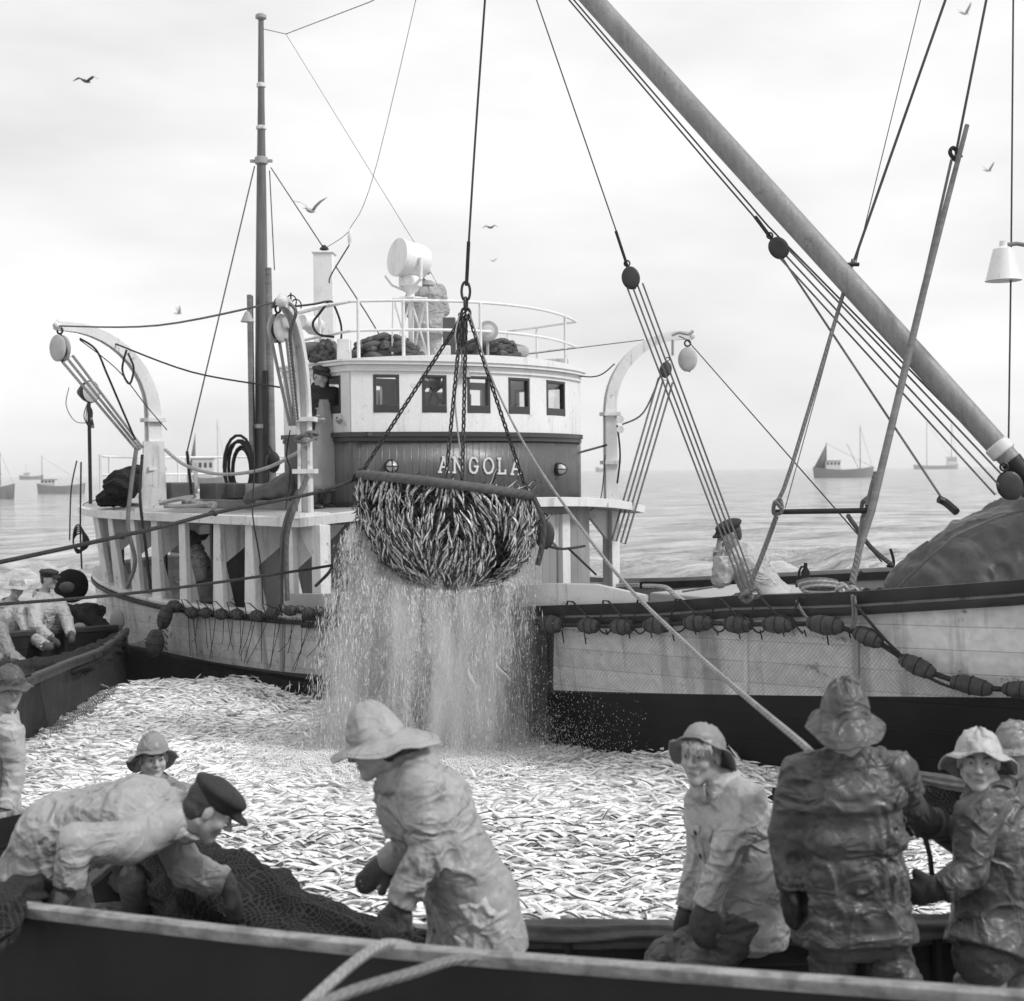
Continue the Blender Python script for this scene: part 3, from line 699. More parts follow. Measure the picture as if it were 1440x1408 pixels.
mb.tube([sp + Vector((-.30, -.1, -.2)), sp + Vector((-.22, -.08, -.31)), sp + Vector((-.05, 0, -.38))], .014, 6); mb.build('yoke', 'white_clean', sl)
mb = MB(); q = sp - Vector((0, 0, .38)); b0 = Vector((q.x, q.y, ROOFZ)); mb.lathe([(.16, -.09), (.16, -.075), (.05, -.06), (.035, .02)], q, (0, 0, 1), 18); mb.tube([q, b0], .035, 10)
for dx, dy in ((-.22, -.15), (.22, -.15), (.0, .25)):
    f = b0 + Vector((dx, dy, 0)); tp = q + Vector((dx * .9, dy * .9, -.1)); mb.tube([f, tp], .016, 6); mb.tube([f, q + Vector((0, 0, -.1))], .013, 6); mb.tube([b0 + Vector((0, 0, .02)), tp], .013, 6)
mb.tube([q + Vector((-.2, -.14, -.1)), q + Vector((.2, -.14, -.1)), q + Vector((0, .22, -.1)), q + Vector((-.2, -.14, -.1))], .015, 6)
mb.build('searchlight_stand', 'white_clean', boat)
# two round deck lamps
for px, py, d, r, axx, nm in ((686, 466, 16.3, .115, (.1, -1, .05), 'flood_lamp'), (727, 495, 16.8, .10, (-.95, -.3, 0), 'flood_lamp')):
    c = at(px, py, d); axx = Vector(axx).normalized(); mb = MB(); mb.lathe([(.05, -.14), (r * .8, -.1), (r, 0), (r * 1.08, .012), (r * 1.08, .03), (r * .98, .035)], c, axx, 24)
    mb.tube([c - axx * .05 - Vector((0, 0, r)), Vector((c.x - axx.x * .05, c.y - axx.y * .05, ROOFZ + .02))], .018, 8); o = mb.build('deck_lamp', 'grey_paint', boat)
    MB().lathe([(r * .95, .02), (r * .7, .035), (.002, .045)], c, axx, 24).build('lens', 'lampglass', o)
# square white funnel
f0 = at(457, 468, 17.6); f1 = at(456, 358, 17.6); mb = MB(); h = f1.z - 3.4; mb.box((f1.x, f1.y, 3.4 + h / 2), (.27, .27, h), taper=.93); mb.box((f1.x, f1.y, f1.z + .012), (.29, .29, .03)); mb.build('funnel', 'white_clean', boat, bevel=.012)
mb = MB(); mb.tube([(f1.x, f1.y, f1.z), (f1.x, f1.y, f1.z + .1)], .03, 8); mb.lathe([(.06, .06), (.06, .075), (.02, .12)], f1, (0, 0, 1), 10); mb.build('funnel_fitting', 'iron', boat)
# horizontal vent cowl by the davit head
c = at(424, 452, 16.6); c2 = at(452, 462, 16.9); d = (c2 - c).normalized(); MB().lathe([(.085, 0), (.09, .12), (.12, .2), (.10, .32), (.02, .36)], c, d, 16).build('vent_cowl', 'white_clean', boat)
MB().box(at(632, 475, 17.2), (.16, .16, .5)).build('roof_locker', 'dark_paint', boat, bevel=.01); MB().box(at(628, 498, 16.6), (.1, .1, .2)).build('roof_locker', 'white_clean', boat, bevel=.01)

# ------------------------------------------------------------------ davits
def davit(base, z0, zpost, dirn, reach, label_px, w0=.19, w1=.11, low=None, box=False):
    base = Vector(base); dirn = Vector(dirn).normalized(); side = Vector((-dirn.y, dirn.x, 0)); rows = []
    path = [(0, z0), (0, lerp(z0, zpost, .5)), (0, zpost)] + [(reach * (1 - math.cos(a)), zpost + reach * .95 * math.sin(a)) for a in np.linspace(0, math.pi / 2, 12)[1:]] + [(reach + .12, zpost + reach * .95)]
    P = [Vector((base.x, base.y, 0)) + dirn * r + Vector((0, 0, z)) for r, z in path]
    mb = MB()
    for i, p in enumerate(P):
        t = (P[min(i + 1, len(P) - 1)] - P[max(i - 1, 0)]).normalized(); nn = side.cross(t).normalized(); k = i / (len(P) - 1); w = lerp(w0, w1, k) / 2; h = w * .75
        a, f = w, h; prof = [(-a, -f), (a, -f), (a, -f * .6), (f * .3, -f * .5), (f * .3, f * .5), (a, f * .6), (a, f), (-a, f), (-a, f * .6), (-f * .3, f * .5), (-f * .3, -f * .5), (-a, -f * .6)]
        rows.append([p + nn * x + side * y for x, y in prof])
    mb.grid(rows, close=True); mb.add(rows[-1], [tuple(range(12))]); o = mb.build('davit', 'white', boat)
    mb = MB()
    if box: mb.box((base.x, base.y, lerp(z0, zpost, .37)), (.3, .27, (zpost - z0) * .72), Matrix.Rotation(R(20), 3, 'Z'), taper=.86)
    mb.box((base.x, base.y, z0 + .03), (.42, .36, .06), Matrix.Rotation(R(30), 3, 'Z'))
    for zz in (lerp(z0, zpost, .45), lerp(z0, zpost, .95)):
        mb.build('davit_fittings', 'white', o); mb = MB(); mb.box((base.x, base.y, zz), (w0 + .06, w0 + .06, .05), Matrix.Rotation(math.atan2(dirn.y, dirn.x), 3, 'Z'))
    mb.build('davit_clamp', 'white', o); mb = MB(); e = P[-1]; mb.ball(e, .058, wob=.2); mb.tube([e, e + Vector((0, 0, .07)), e + dirn * .05], .02, 6)
    mb.build('davit_head', 'white', o); return P
DV1 = davit(S(0, .0, 0), 2.0, 3.15, (-.02, -1, 0), 1.15, 430)
DV2 = davit(S(-3.72, .02, 0), 2.0, 3.28, -SV, 1.15, 215, box=True)
DV3 = davit(S(-.3, 5.1, 0), 2.0, 3.33, SV + SU * .5, 1.08, 860, w0=.17)

# white posts below the davits and under the front deck edge, with knees
def post(p_top, zb, w, name='deck_post', knee=None):
    mb = MB(); mb.box((p_top.x, p_top.y, (p_top.z + zb) / 2), (w, w, p_top.z - zb), Matrix.Rotation(R(48), 3, 'Z'))
    if knee is not None:
        k = Vector(knee); s_ = Vector((-k.y, k.x, 0)) * .03; mb.prism([p_top - s_, p_top + k * .5 - s_, p_top + k * .42 - Vector((0, 0, .1)) - s_, p_top - Vector((0, 0, .5)) - s_], s_ * 2)
    mb.build(name, 'white', boat, bevel=.008)
post(S(0.25, .03, 1.93), railz(0), .15, knee=-SU)
post(S(fc(3.3) + .3, 3.3, 1.96), .75, .15, knee=-SV)
post(S(-.3, 5.1, 1.95), .75, .17, knee=-SV)
post(S(-.2, 1.0, 1.95), .5, .14)

# ------------------------------------------------------------------ aft mast, with hoops, cap and the timber lashed to its foot
mbase = S(-5.25, TC, 2.0); mtop = at(367, 26, mbase.y + .15)
mb = MB(); H = [(0, .125), (.28, .115), (.52, .095), (.66, .08), (.82, .058), (1.0, .045)]
mb.tube([mbase.lerp(mtop, k) for k, _ in H], [r * .92 for _, r in H], 16); mast = mb.build('mast', 'spar', boat)
def dmast(py): return mbase.lerp(mtop, (mtop.z - at(367, py, mbase.y).z) * -1 / (mtop.z - mbase.z) + 1)
mb = MB(); mb.lathe([(.05, -.02), (.085, .0), (.085, .045), (.05, .07), (.01, .08)], mtop, (0, 0, 1), 16); mb.build('mast_cap', 'grey_paint', mast)
for py, r, h, mm in ((120, .056, .06, 'white'), (180, .064, .05, 'white'), (229, .085, .10, 'grey_paint'), (603, .12, .06, 'white')):
    p = dmast(py); mb = MB(); mb.lathe([(r, 0), (r + .015, .01), (r + .015, h), (r, h + .01)], p, (0, 0, 1), 16)
    if py == 229: mb.box(p + Vector((0, 0, .05)), (.34, .05, .04))
    mb.build('mast_band', mm, mast)
mb = MB(); b = Vector((mbase.x, mbase.y, 0))
mb.box((b.x - .12, b.y - .1, 3.55), (.07, .16, 3.3)); mb.build('mast_cheek', 'wood', boat, bevel=.01)
mb = MB(); mb.tube([(b.x + .20, b.y - .2, 2.0), (b.x + .17, b.y - .15, 5.6)], [.06, .05], 10); mb.build('lashed_spar', 'wood', boat)
mb = MB(); mb.box((b.x + .11, b.y - .15, 3.0), (.07, .2, 2.1)); mb.build('mast_cheek', 'wood_dark', boat, bevel=.01)

# ------------------------------------------------------------------ derrick boom over the net, heel gooseneck
heel = at(1428, 655, 10.2); head = at(674, -175, 12.0)
mb = MB(); mb.tube([heel.lerp(head, k) for k in (0, .03, .12, .5, .9, 1)], [.075, .085, .09, .095, .085, .08], 24); bo = mb.build('boom', 'boom', boat)
d = (heel - head).normalized(); mb = MB(); mb.lathe([(.088, 0), (.10, .01), (.10, .09), (.088, .10)], heel - d * .22, d, 20); mb.build('boom_band', 'white', bo)
mb = MB(); mb.tube([heel - d * .05, heel + d * .16], [.085, .06], 14); mb.box(heel + d * .2 + Vector((0, 0, -.02)), (.14, .12, .14)); mb.ball(heel + d * .2 + Vector((.04, 0, 0)), .09); mb.tube([heel + d * .2, heel + d * .2 + Vector((.6, .1, .02))], .05, 10); mb.build('gooseneck', 'iron', bo)
# foremast just outside the frame, carrying the gooseneck
fm = heel + d * .2 + Vector((.75, .12, 0)); MB().tube([(fm.x, fm.y, .9), (fm.x, fm.y, 13.5)], [.19, .11], 16).build('foremast', 'spar', boat)
# hatch coaming forward on deck under the man
mb = MB(); mb.box(S(4.0, TC + .9, 1.02), (2.4, 1.8, .3), rot); mb.build('hatch_coaming', 'grey_paint', boat, bevel=.02)
# ------------------------------------------------------------------ herring
def herring_mesh_np(L=.27, bend=0.0, rings=9, seg=6, fat=1.0):
    """verts, faces, uv: spindle body with forked tail, dorsal fin; UV = (along, around: 0 belly .. 1 back)"""
    xs = [0, .03, .10, .22, .38, .55, .70, .83, .90][:rings] if rings == 9 else [0, .08, .3, .6, .9]
    hh = [.006, .035, .065, .095, .105, .092, .062, .032, .024] if rings == 9 else [.01, .06, .10, .085, .022]
    V = []; Fc = []; U = []
    for x, h in zip(xs, hh):
        for k in range(seg):
            a = 2 * math.pi * k / seg; V.append([x * L, math.sin(a) * h * .52 * L * fat, -math.cos(a) * h * L * fat])
    for i in range(len(xs) - 1):
        for k in range(seg):
            k2 = (k + 1) % seg; Fc.append([i * seg + k, i * seg + k2, (i + 1) * seg + k2, (i + 1) * seg + k])
            ua = [k / seg, (k + 1) / seg]; f = lambda q: 1 - abs(2 * q - 1)
            U.append([(xs[i], f(ua[0])), (xs[i], f(ua[1])), (xs[i + 1], f(ua[1])), (xs[i + 1], f(ua[0]))])
    m = len(V); tl = L
    V += [[.895 * tl, 0, .022 * L], [.895 * tl, 0, -.022 * L], [1.0 * tl, .004, .085 * L], [.945 * tl, 0, 0], [1.0 * tl, -.004, -.085 * L]]
    Fc += [[m, m + 2, m + 3], [m, m + 3, m + 1], [m + 1, m + 3, m + 4]]; U += [[(.93, .8)] * 3] * 3
    if rings == 9:
        m = len(V); V += [[.42 * L, 0, .095 * L], [.54 * L, 0, .085 * L], [.55 * L, 0, .135 * L]]; Fc.append([m, m + 1, m + 2]); U.append([(.5, 1)] * 3)
        m = len(V); V += [[.22 * L, .02 * L, -.07 * L], [.30 * L, .03 * L, -.085 * L], [.26 * L, .02 * L, -.05 * L]]; Fc.append([m, m + 1, m + 2]); U.append([(.5, .6)] * 3)
    V = np.array(V); V[:, 0] -= .45 * L
    x = V[:, 0] / L; V[:, 1] += bend * L * (x * x * 1.2 - .1) ; V[:, 1] += bend * .4 * L * np.sin(x * 5)
    return V, Fc, U
def fish_mat(lo=.70, belly=.9, back=.07, nm='herring_skin'):
    m = bpy.data.materials.new(nm); m.use_nodes = True; nt = m.node_tree; N = nt.nodes; L = nt.links; b = N['Principled BSDF']
    b.inputs['Roughness'].default_value = 0.28; b.inputs['Specular IOR Level'].default_value = 0.7; b.inputs['Metallic'].default_value = 0.15
    tc = N.new('ShaderNodeTexCoord'); sp = N.new('ShaderNodeSeparateXYZ'); L.new(tc.outputs['UV'], sp.inputs[0])
    nz = N.new('ShaderNodeTexNoise'); nz.inputs['Scale'].default_value = 30; L.new(tc.outputs['Object'], nz.inputs['Vector'])
    r = N.new('ShaderNodeMapRange'); r.inputs['From Min'].default_value = lo; r.inputs['From Max'].default_value = lo + .2; r.inputs['To Min'].default_value = belly; r.inputs['To Max'].default_value = back; r.interpolation_type = 'SMOOTHSTEP'
    L.new(sp.outputs[1], r.inputs['Value'])
    r2 = N.new('ShaderNodeMapRange'); r2.inputs['From Min'].default_value = .3; r2.inputs['From Max'].default_value = .7; r2.inputs['To Min'].default_value = .8; r2.inputs['To Max'].default_value = 1.12; L.new(nz.outputs['Fac'], r2.inputs['Value'])
    mu = N.new('ShaderNodeMath'); mu.operation = 'MULTIPLY'; L.new(r.outputs[0], mu.inputs[0]); L.new(r2.outputs[0], mu.inputs[1])
    c = N.new('ShaderNodeCombineColor'); [L.new(mu.outputs[0], c.inputs[i]) for i in range(3)]; L.new(c.outputs[0], b.inputs['Base Color']); return m
M['fish'] = fish_mat(); M['fish_wet'] = fish_mat(.42, .72, .03, 'wet_herring_skin'); M['scum'] = mat('fish_scales_and_foam', 0.72, 0.18, 0.3, 9, 0.8, 40, stain=(11, .56, .35), spec=0.8)
FISH_T = [herring_mesh_np(bend=b) for b in (0, .14, -.16, .32, -.26, .07)]
FISH_THIN = [herring_mesh_np(bend=b, fat=.78) for b in (0, .2, -.2, .35, -.35, .1)]
FISH_LO = [herring_mesh_np(bend=b, rings=5, seg=5) for b in (0, .12, -.15, .28)]
def fish_cloud(name, items, base, extra=None, mats=('fish',), T=None):
    """items: (position, 3x3 rotation, scale, low detail?) merged in one mesh"""
    Vs = []; Fs = []; Us = []; n = 0
    for p, Rm, sc, lo, k in items:
        V, Fc, U = (FISH_LO if lo else (T or FISH_T))[k % (4 if lo else 6)]
        Vs.append((V * sc) @ np.array(Rm).T + np.array(p)); 
        for f in Fc: Fs.append([q + n for q in f])
        for q in U: Us.extend(q)
        n += len(V)
    V = np.concatenate(Vs) if Vs else np.zeros((0, 3)); mi = [0] * len(Fs)
    if extra is not None:
        eV, eF = extra; 
        for f in eF: Fs.append([q + n for q in f]); Us.extend([(0, 0)] * len(f)); mi.append(1)
        V = np.concatenate([V, np.array(eV)])
    me = bpy.data.meshes.new(name); me.from_pydata((V - np.array(base)).tolist(), [], Fs); uv = me.uv_layers.new(name='UVMap')
    uv.data.foreach_set('uv', np.array(Us, dtype=np.float32).ravel())
    for x in mats: me.materials.append(M[x])
    me.polygons.foreach_set('material_index', mi); me.polygons.foreach_set('use_smooth', [True] * len(me.polygons))
    o = bpy.data.objects.new(name, me); o.location = base; COL.objects.link(o); return o
def rotm(yaw, pitch, roll): return (Matrix.Rotation(yaw, 3, 'Z') @ Matrix.Rotation(pitch, 3, 'Y') @ Matrix.Rotation(roll, 3, 'X'))

def pool_z(x, y):
    q = Vector((x * .8, y * .8, 0)); h = mnoise.noise(q) * .055 + mnoise.noise(q * 3.1) * .03 + .05
    return h + .16 * math.exp(-(((x - 1.6) / 1.0) ** 2 + ((y - 10.4) / 1.0) ** 2)) + .08 * math.exp(-(((x + 1.2) / 1.2) ** 2 + ((y - 9.0) / 1.0) ** 2))
PL = [(6.0, -3.1), (8.5, -3.85), (11, -4.4), (13.5, -4.55), (15.2, -4.7), (15.9, -4.25), (16.2, -3.9)]
def in_pool(x, y):
    if y < 6.15 or x > 4.6 or x < np.interp(y, [a for a, _ in PL], [b for _, b in PL]) or y > 15.95: return False
    if y < 8.6 and x < -.85 - (y - 6.3) * .58: return False
    s, t = st((x, y, 0)); return t < nearT(s, .1) + .12
rng = random.Random(11); items = []
def want(x, y):                                # more fish at the surface near the camera
    return True
N_F = 23000; tries = 0
while len(items) < N_F and tries < 150000:
    tries += 1; y = 6.15 + 10 * rng.random() ** 1.15; x = rng.uniform(-4.8, 4.6)
    if not in_pool(x, y): continue
    q = Vector((x * .55, y * .55, 3)); yaw = mnoise.noise(q) * 2.0 + rng.gauss(0, .33) + (math.pi if rng.random() < .5 else 0)
    pit = rng.gauss(0, .09) + (rng.choice((-.5, .5)) if rng.random() < .025 else 0); roll = rng.choice((-1, 1)) * (math.pi / 2 + rng.gauss(.15, .4)) if rng.random() < .8 else rng.gauss(0, .5)
    z = pool_z(x, y) + rng.uniform(-.028, .014) + abs(math.sin(pit)) * .05
    items.append([Vector((x, y, z)), rotm(yaw, pit, roll), rng.choice((rng.uniform(.55, .8), rng.uniform(.75, 1.02))), y > 9.3, rng.randrange(12)])
# individuals: the 290 that show largest
vis = []
for i, it in enumerate(items):
    px, py = proj(it[0])
    if 0 < px < 1440 and py < 1300 and it[0].z > pool_z(it[0].x, it[0].y) - .01 and it[0].y > 6.9: vis.append((it[0].y, i))
vis.sort(); solo = set(i for _, i in vis[:290])
FM = []
for V, Fc, U in FISH_T:
    me = bpy.data.meshes.new('herring'); me.from_pydata(V.tolist(), [], Fc); uv = me.uv_layers.new(name='UVMap'); uv.data.foreach_set('uv', np.array([c for q in U for c in q], dtype=np.float32).ravel())
    me.materials.append(M['fish']); me.polygons.foreach_set('use_smooth', [True] * len(me.polygons)); FM.append(me)
def one_fish(it, label, group):
    o = bpy.data.objects.new('herring', FM[it[4] % 6]); o.matrix_world = Matrix.Translation(it[0]) @ it[1].to_4x4() @ Matrix.Scale(it[2], 4); COL.objects.link(o); tag(o, label, 'fish', group)
for i in sorted(solo): one_fish(items[i], 'silver herring in the near part of the shoal beside the standing men', 'herring nearest the men in the net pool')
nx, ny = 120, 130; gv = []; gf = []
gx = np.linspace(-4.9, 4.7, nx); gy = np.linspace(6.0, 16.0, ny); idx = {}
for j, y in enumerate(gy):
    for i, x in enumerate(gx):
        idx[i, j] = len(gv); gv.append((x, y, pool_z(x, y) - .016 + .012 * mnoise.noise(Vector((x * 9, y * 9, 1)))))
for j in range(ny - 1):
    for i in range(nx - 1):
        if in_pool(gx[i], gy[j]) or in_pool(gx[i + 1], gy[j + 1]): gf.append([idx[i, j], idx[i + 1, j], idx[i + 1, j + 1], idx[i, j + 1]])
hc = fish_cloud('herring_catch', [it for i, it in enumerate(items) if i not in solo], (0, 10, 0), extra=(gv, gf), mats=('fish', 'scum'))
tag(hc, 'dense mass of silver herring filling the net pool between the boats', 'fish', kind='stuff')

# ------------------------------------------------------------------ hoisted brailer bag
BY = 12.0; pl, pr_ = at(507, 669, BY), at(745, 698, BY); BC = (pl + pr_) / 2; BX = (pr_ - pl).length / 2; BYR = .55; TILT = (pr_.z - pl.z) / (pr_.x - pl.x)
bag = empty('brailer', BC, 'bulging dark hoisted net bag crammed with herring, rope-wound rim on top', 'brailer net')
ringpts = [Vector((BC.x + BX * math.cos(a), BC.y + BYR * math.sin(a), BC.z + TILT * BX * math.cos(a) - .03 * math.sin(a))) for a in np.linspace(0, 2 * math.pi, 49)]
MB().tube(ringpts, .042, 12, cap=False).build('rim', 'rope_thick', bag)
def bagpt(a, k, sc=1.0):
    f = max(0.0, 1 - k ** 2.4) ** .5 * (1 + .05 * math.sin(k * 3.1)); dep = .98 + .05 * math.cos(a - .6) + .04 * math.sin(3 * a)
    w = 1 + .03 * math.sin(a * 4 + k * 5)
    return Vector((BC.x + (BX - .005) * math.cos(a) * f * w * sc + .05 * k, BC.y + (BYR - .02) * math.sin(a) * f * w * sc, BC.z + TILT * BX * math.cos(a) * (1 - k) - dep * k * sc))
def bagsurf(name, m, sc, par, uvs=True):
    ks = np.linspace(0, .999, 16); As = np.linspace(0, 2 * math.pi, 41)
    return MB().grid([[bagpt(a, k, sc) for a in As] for k in ks], [[(a * .8, k * 1.1) for a in As] for k in ks]).build(name, m, par)
bagsurf('net_lining', 'net', .90, bag); bagsurf('net_bag', 'bag_netting', 1.04, bag)
bi = []
for i in range(2300):
    a = rng.uniform(0, 2 * math.pi); k = rng.random() ** .75 * .97
    if math.sin(a) > .35 and rng.random() < .6: continue
    hole = mnoise.noise(Vector((math.cos(a) * 2.0, math.sin(a) * 2, k * 2.6)) + Vector((5, 1, 2)))
    if hole > .36 and k > .12: continue
    p = bagpt(a, k, rng.uniform(.95, 1.01)); dk_ = (bagpt(a, min(k + .03, .995)) - bagpt(a, max(k - .03, 0))).normalized(); da = (bagpt(a + .04, k) - bagpt(a - .04, k)).normalized()
    sw = mnoise.noise(Vector((math.cos(a) * 1.3, math.sin(a) * 1.3, k * 1.8)) + Vector((9, 2, 7))) * 1.3 + rng.gauss(0, .15)
    ax = (dk_ * math.cos(sw) + da * math.sin(sw)).normalized(); nn = dk_.cross(da).normalized(); ax = (ax + nn * rng.gauss(0, .12)).normalized()
    if rng.random() < .3: ax = -ax
    s_ = ax.cross(nn).normalized(); n2 = s_.cross(ax)
    Rm = Matrix((ax, n2, s_)).transposed() @ Matrix.Rotation(rng.choice((rng.gauss(0, .5), rng.uniform(1.6, 4.2))), 3, 'X')
    bi.append((p, Rm, rng.uniform(.7, .95), False, rng.randrange(12)))
for i in range(420):                           # the heap inside the rim
    a = rng.uniform(0, 2 * math.pi); q = math.sqrt(rng.random()) * .85; x = BX * math.cos(a) * q; y = BYR * math.sin(a) * q
    p = Vector((BC.x + x, BC.y + y, BC.z + TILT * x - .09 + (.08 if x > .35 else 0))); bi.append((p, rotm(rng.uniform(0, 6.3), rng.gauss(0, .12 if x < .35 else .5), rng.uniform(0, 6.3)), rng.uniform(.7, .9), False, rng.randrange(12)))
for px, py in ((700, 690), (716, 684), (727, 690), (741, 684), (748, 688), (694, 672), (733, 694), (750, 700), (757, 742), (764, 735), (503, 712), (500, 738)):
    p = at(px, py, BY + rng.uniform(-.1, .2)); bi.append((p, rotm(rng.uniform(-.6, .6), -rng.uniform(.3, 1.2), rng.uniform(0, 3)), .75, False, 3))
bf = fish_cloud('bagged_herring', bi, tuple(BC), mats=('fish_wet',), T=FISH_THIN); bf.parent = bag; bf.matrix_parent_inverse = Matrix.Translation(-BC); bf['kind'] = 'stuff'

# ------------------------------------------------------------------ sheets of sea water pouring from the bag
def drops():
    rnd = np.random.RandomState(5); V = []; Fc = []; n = 0
    def add(p, r, h, tl):
        nonlocal n
        x, y, z = p; V.extend([(x, y, z + h), (x + r, y, z), (x - r * .5, y + r * .87, z), (x - r * .5, y - r * .87, z), (x - tl, y, z - h)])
        Fc.extend([(n, n + 1, n + 2), (n, n + 2, n + 3), (n, n + 3, n + 1), (n + 4, n + 2, n + 1), (n + 4, n + 3, n + 2), (n + 4, n + 1, n + 3)]); n += 5
    xl = at(505, 780, BY).x; xr = at(752, 780, BY).x
    NS = 95; cs = [(rnd.beta(1.0, 1.15), rnd.uniform(-.9, .9), rnd.gamma(1.4, 1.0) + .1, rnd.normal(0, .22)) for _ in range(NS)]; wts = np.array([c[2] for c in cs]); wts /= wts.sum(); pick = rnd.choice(NS, 230000, p=wts)
    for i in range(230000):
        st_ = rnd.rand() < .62; c = cs[pick[i]]; u_ = c[0] + rnd.normal(0, .006) if st_ else rnd.beta(1.0, 1.2); u_ = min(1, max(0, u_)); x0 = lerp(xl, xr, u_)
        ya = c[1] * BYR * .85 + rnd.normal(0, .01) if st_ else rnd.uniform(-1, 1) * BYR * .85
        top = BC.z - .60 - .30 * math.sqrt(max(0, 1 - ((x0 - BC.x) / BX) ** 2)) + TILT * (x0 - BC.x) * .3 + (.25 * (1 - u_ / .12) if u_ < .12 else 0) + (.25 if u_ > .93 else 0)
        h = top * rnd.rand() ** (1.0 if st_ else 1.25); tau = math.sqrt(2 * h / 9.8); dn = mnoise.noise(Vector((x0 * 5, ya * 2, (top - h) * 1.1)))
        if dn < -.18 and h > .2 and rnd.rand() < .75: continue
        if u_ > .8 and h > .15 and rnd.rand() < .55: continue
        sp_ = .035 + .16 * tau ** 1.5; vx = (u_ - .5) * .30 - .17 + (-.5 * rnd.rand() ** 2 if u_ < .14 else 0) + (c[3] * .5 if st_ else rnd.normal(0, .12)); x = x0 + vx * tau + rnd.normal(0, sp_ * .35) * (1 if st_ else 1.6); y = BC.y + ya + rnd.normal(0, sp_ * .6); z = top - h
        if z < .05: continue
        r = rnd.gamma(2.2, .00072); l = r * rnd.uniform(5, 22) * (.5 + tau)
        add((x, y, z), min(r, .005), min(l, .07), -vx * .02)
    for i in range(34000):                     # fine spray round the curtain and splash at its foot
        if rnd.rand() < .55:
            x = rnd.normal((xl + xr) / 2 - .12, .75); y = BC.y + rnd.normal(0, .45); pk = max(0, mnoise.noise(Vector((x * 4.5, y * 3, 2)))) ; z = abs(rnd.normal(0, .10 + .45 * pk)) + .05
        else:
            x = rnd.uniform(xl - .25, xr + .9); y = BC.y + rnd.normal(0, .5); z = rnd.uniform(.1, 1.3) * (1 if x < xr else rnd.rand())
        r = rnd.uniform(.0012, .0038); add((x, y, z), r, r * rnd.uniform(1, 3), 0)
    for i in range(60000):                     # froth lying on the fish where the water lands
        x = rnd.normal(-1.0, .62); y = 12.0 + rnd.normal(-.3, .42); r = rnd.uniform(.003, .011); add((x, y, pool_z(x, y) + rnd.uniform(-.01, .05)), r, r, 0)
    me = bpy.data.meshes.new('falling_water'); me.from_pydata((np.array(V) - np.array((BC.x, BC.y, 0))).tolist(), [], Fc); m = bpy.data.materials.new('aerated_water'); m.use_nodes = True
    N = m.node_tree.nodes; N.clear(); o_ = N.new('ShaderNodeOutputMaterial'); a_ = N.new('ShaderNodeBsdfDiffuse'); t_ = N.new('ShaderNodeBsdfTranslucent'); mx = N.new('ShaderNodeMixShader'); mx.inputs[0].default_value = .5
    a_.inputs['Color'].default_value = t_.inputs['Color'].default_value = (.96, .96, .96, 1); L = m.node_tree.links; L.new(a_.outputs[0], mx.inputs[1]); L.new(t_.outputs[0], mx.inputs[2]); L.new(mx.outputs[0], o_.inputs[0]); M['drops'] = m
    me.materials.append(m); me.polygons.foreach_set('use_smooth', [True] * len(me.polygons)); o = bpy.data.objects.new('falling_water', me); o.location = (BC.x, BC.y, 0); COL.objects.link(o)
    tag(o, 'white sea water streaming down from the hoisted net bag', 'water', kind='stuff')
drops()
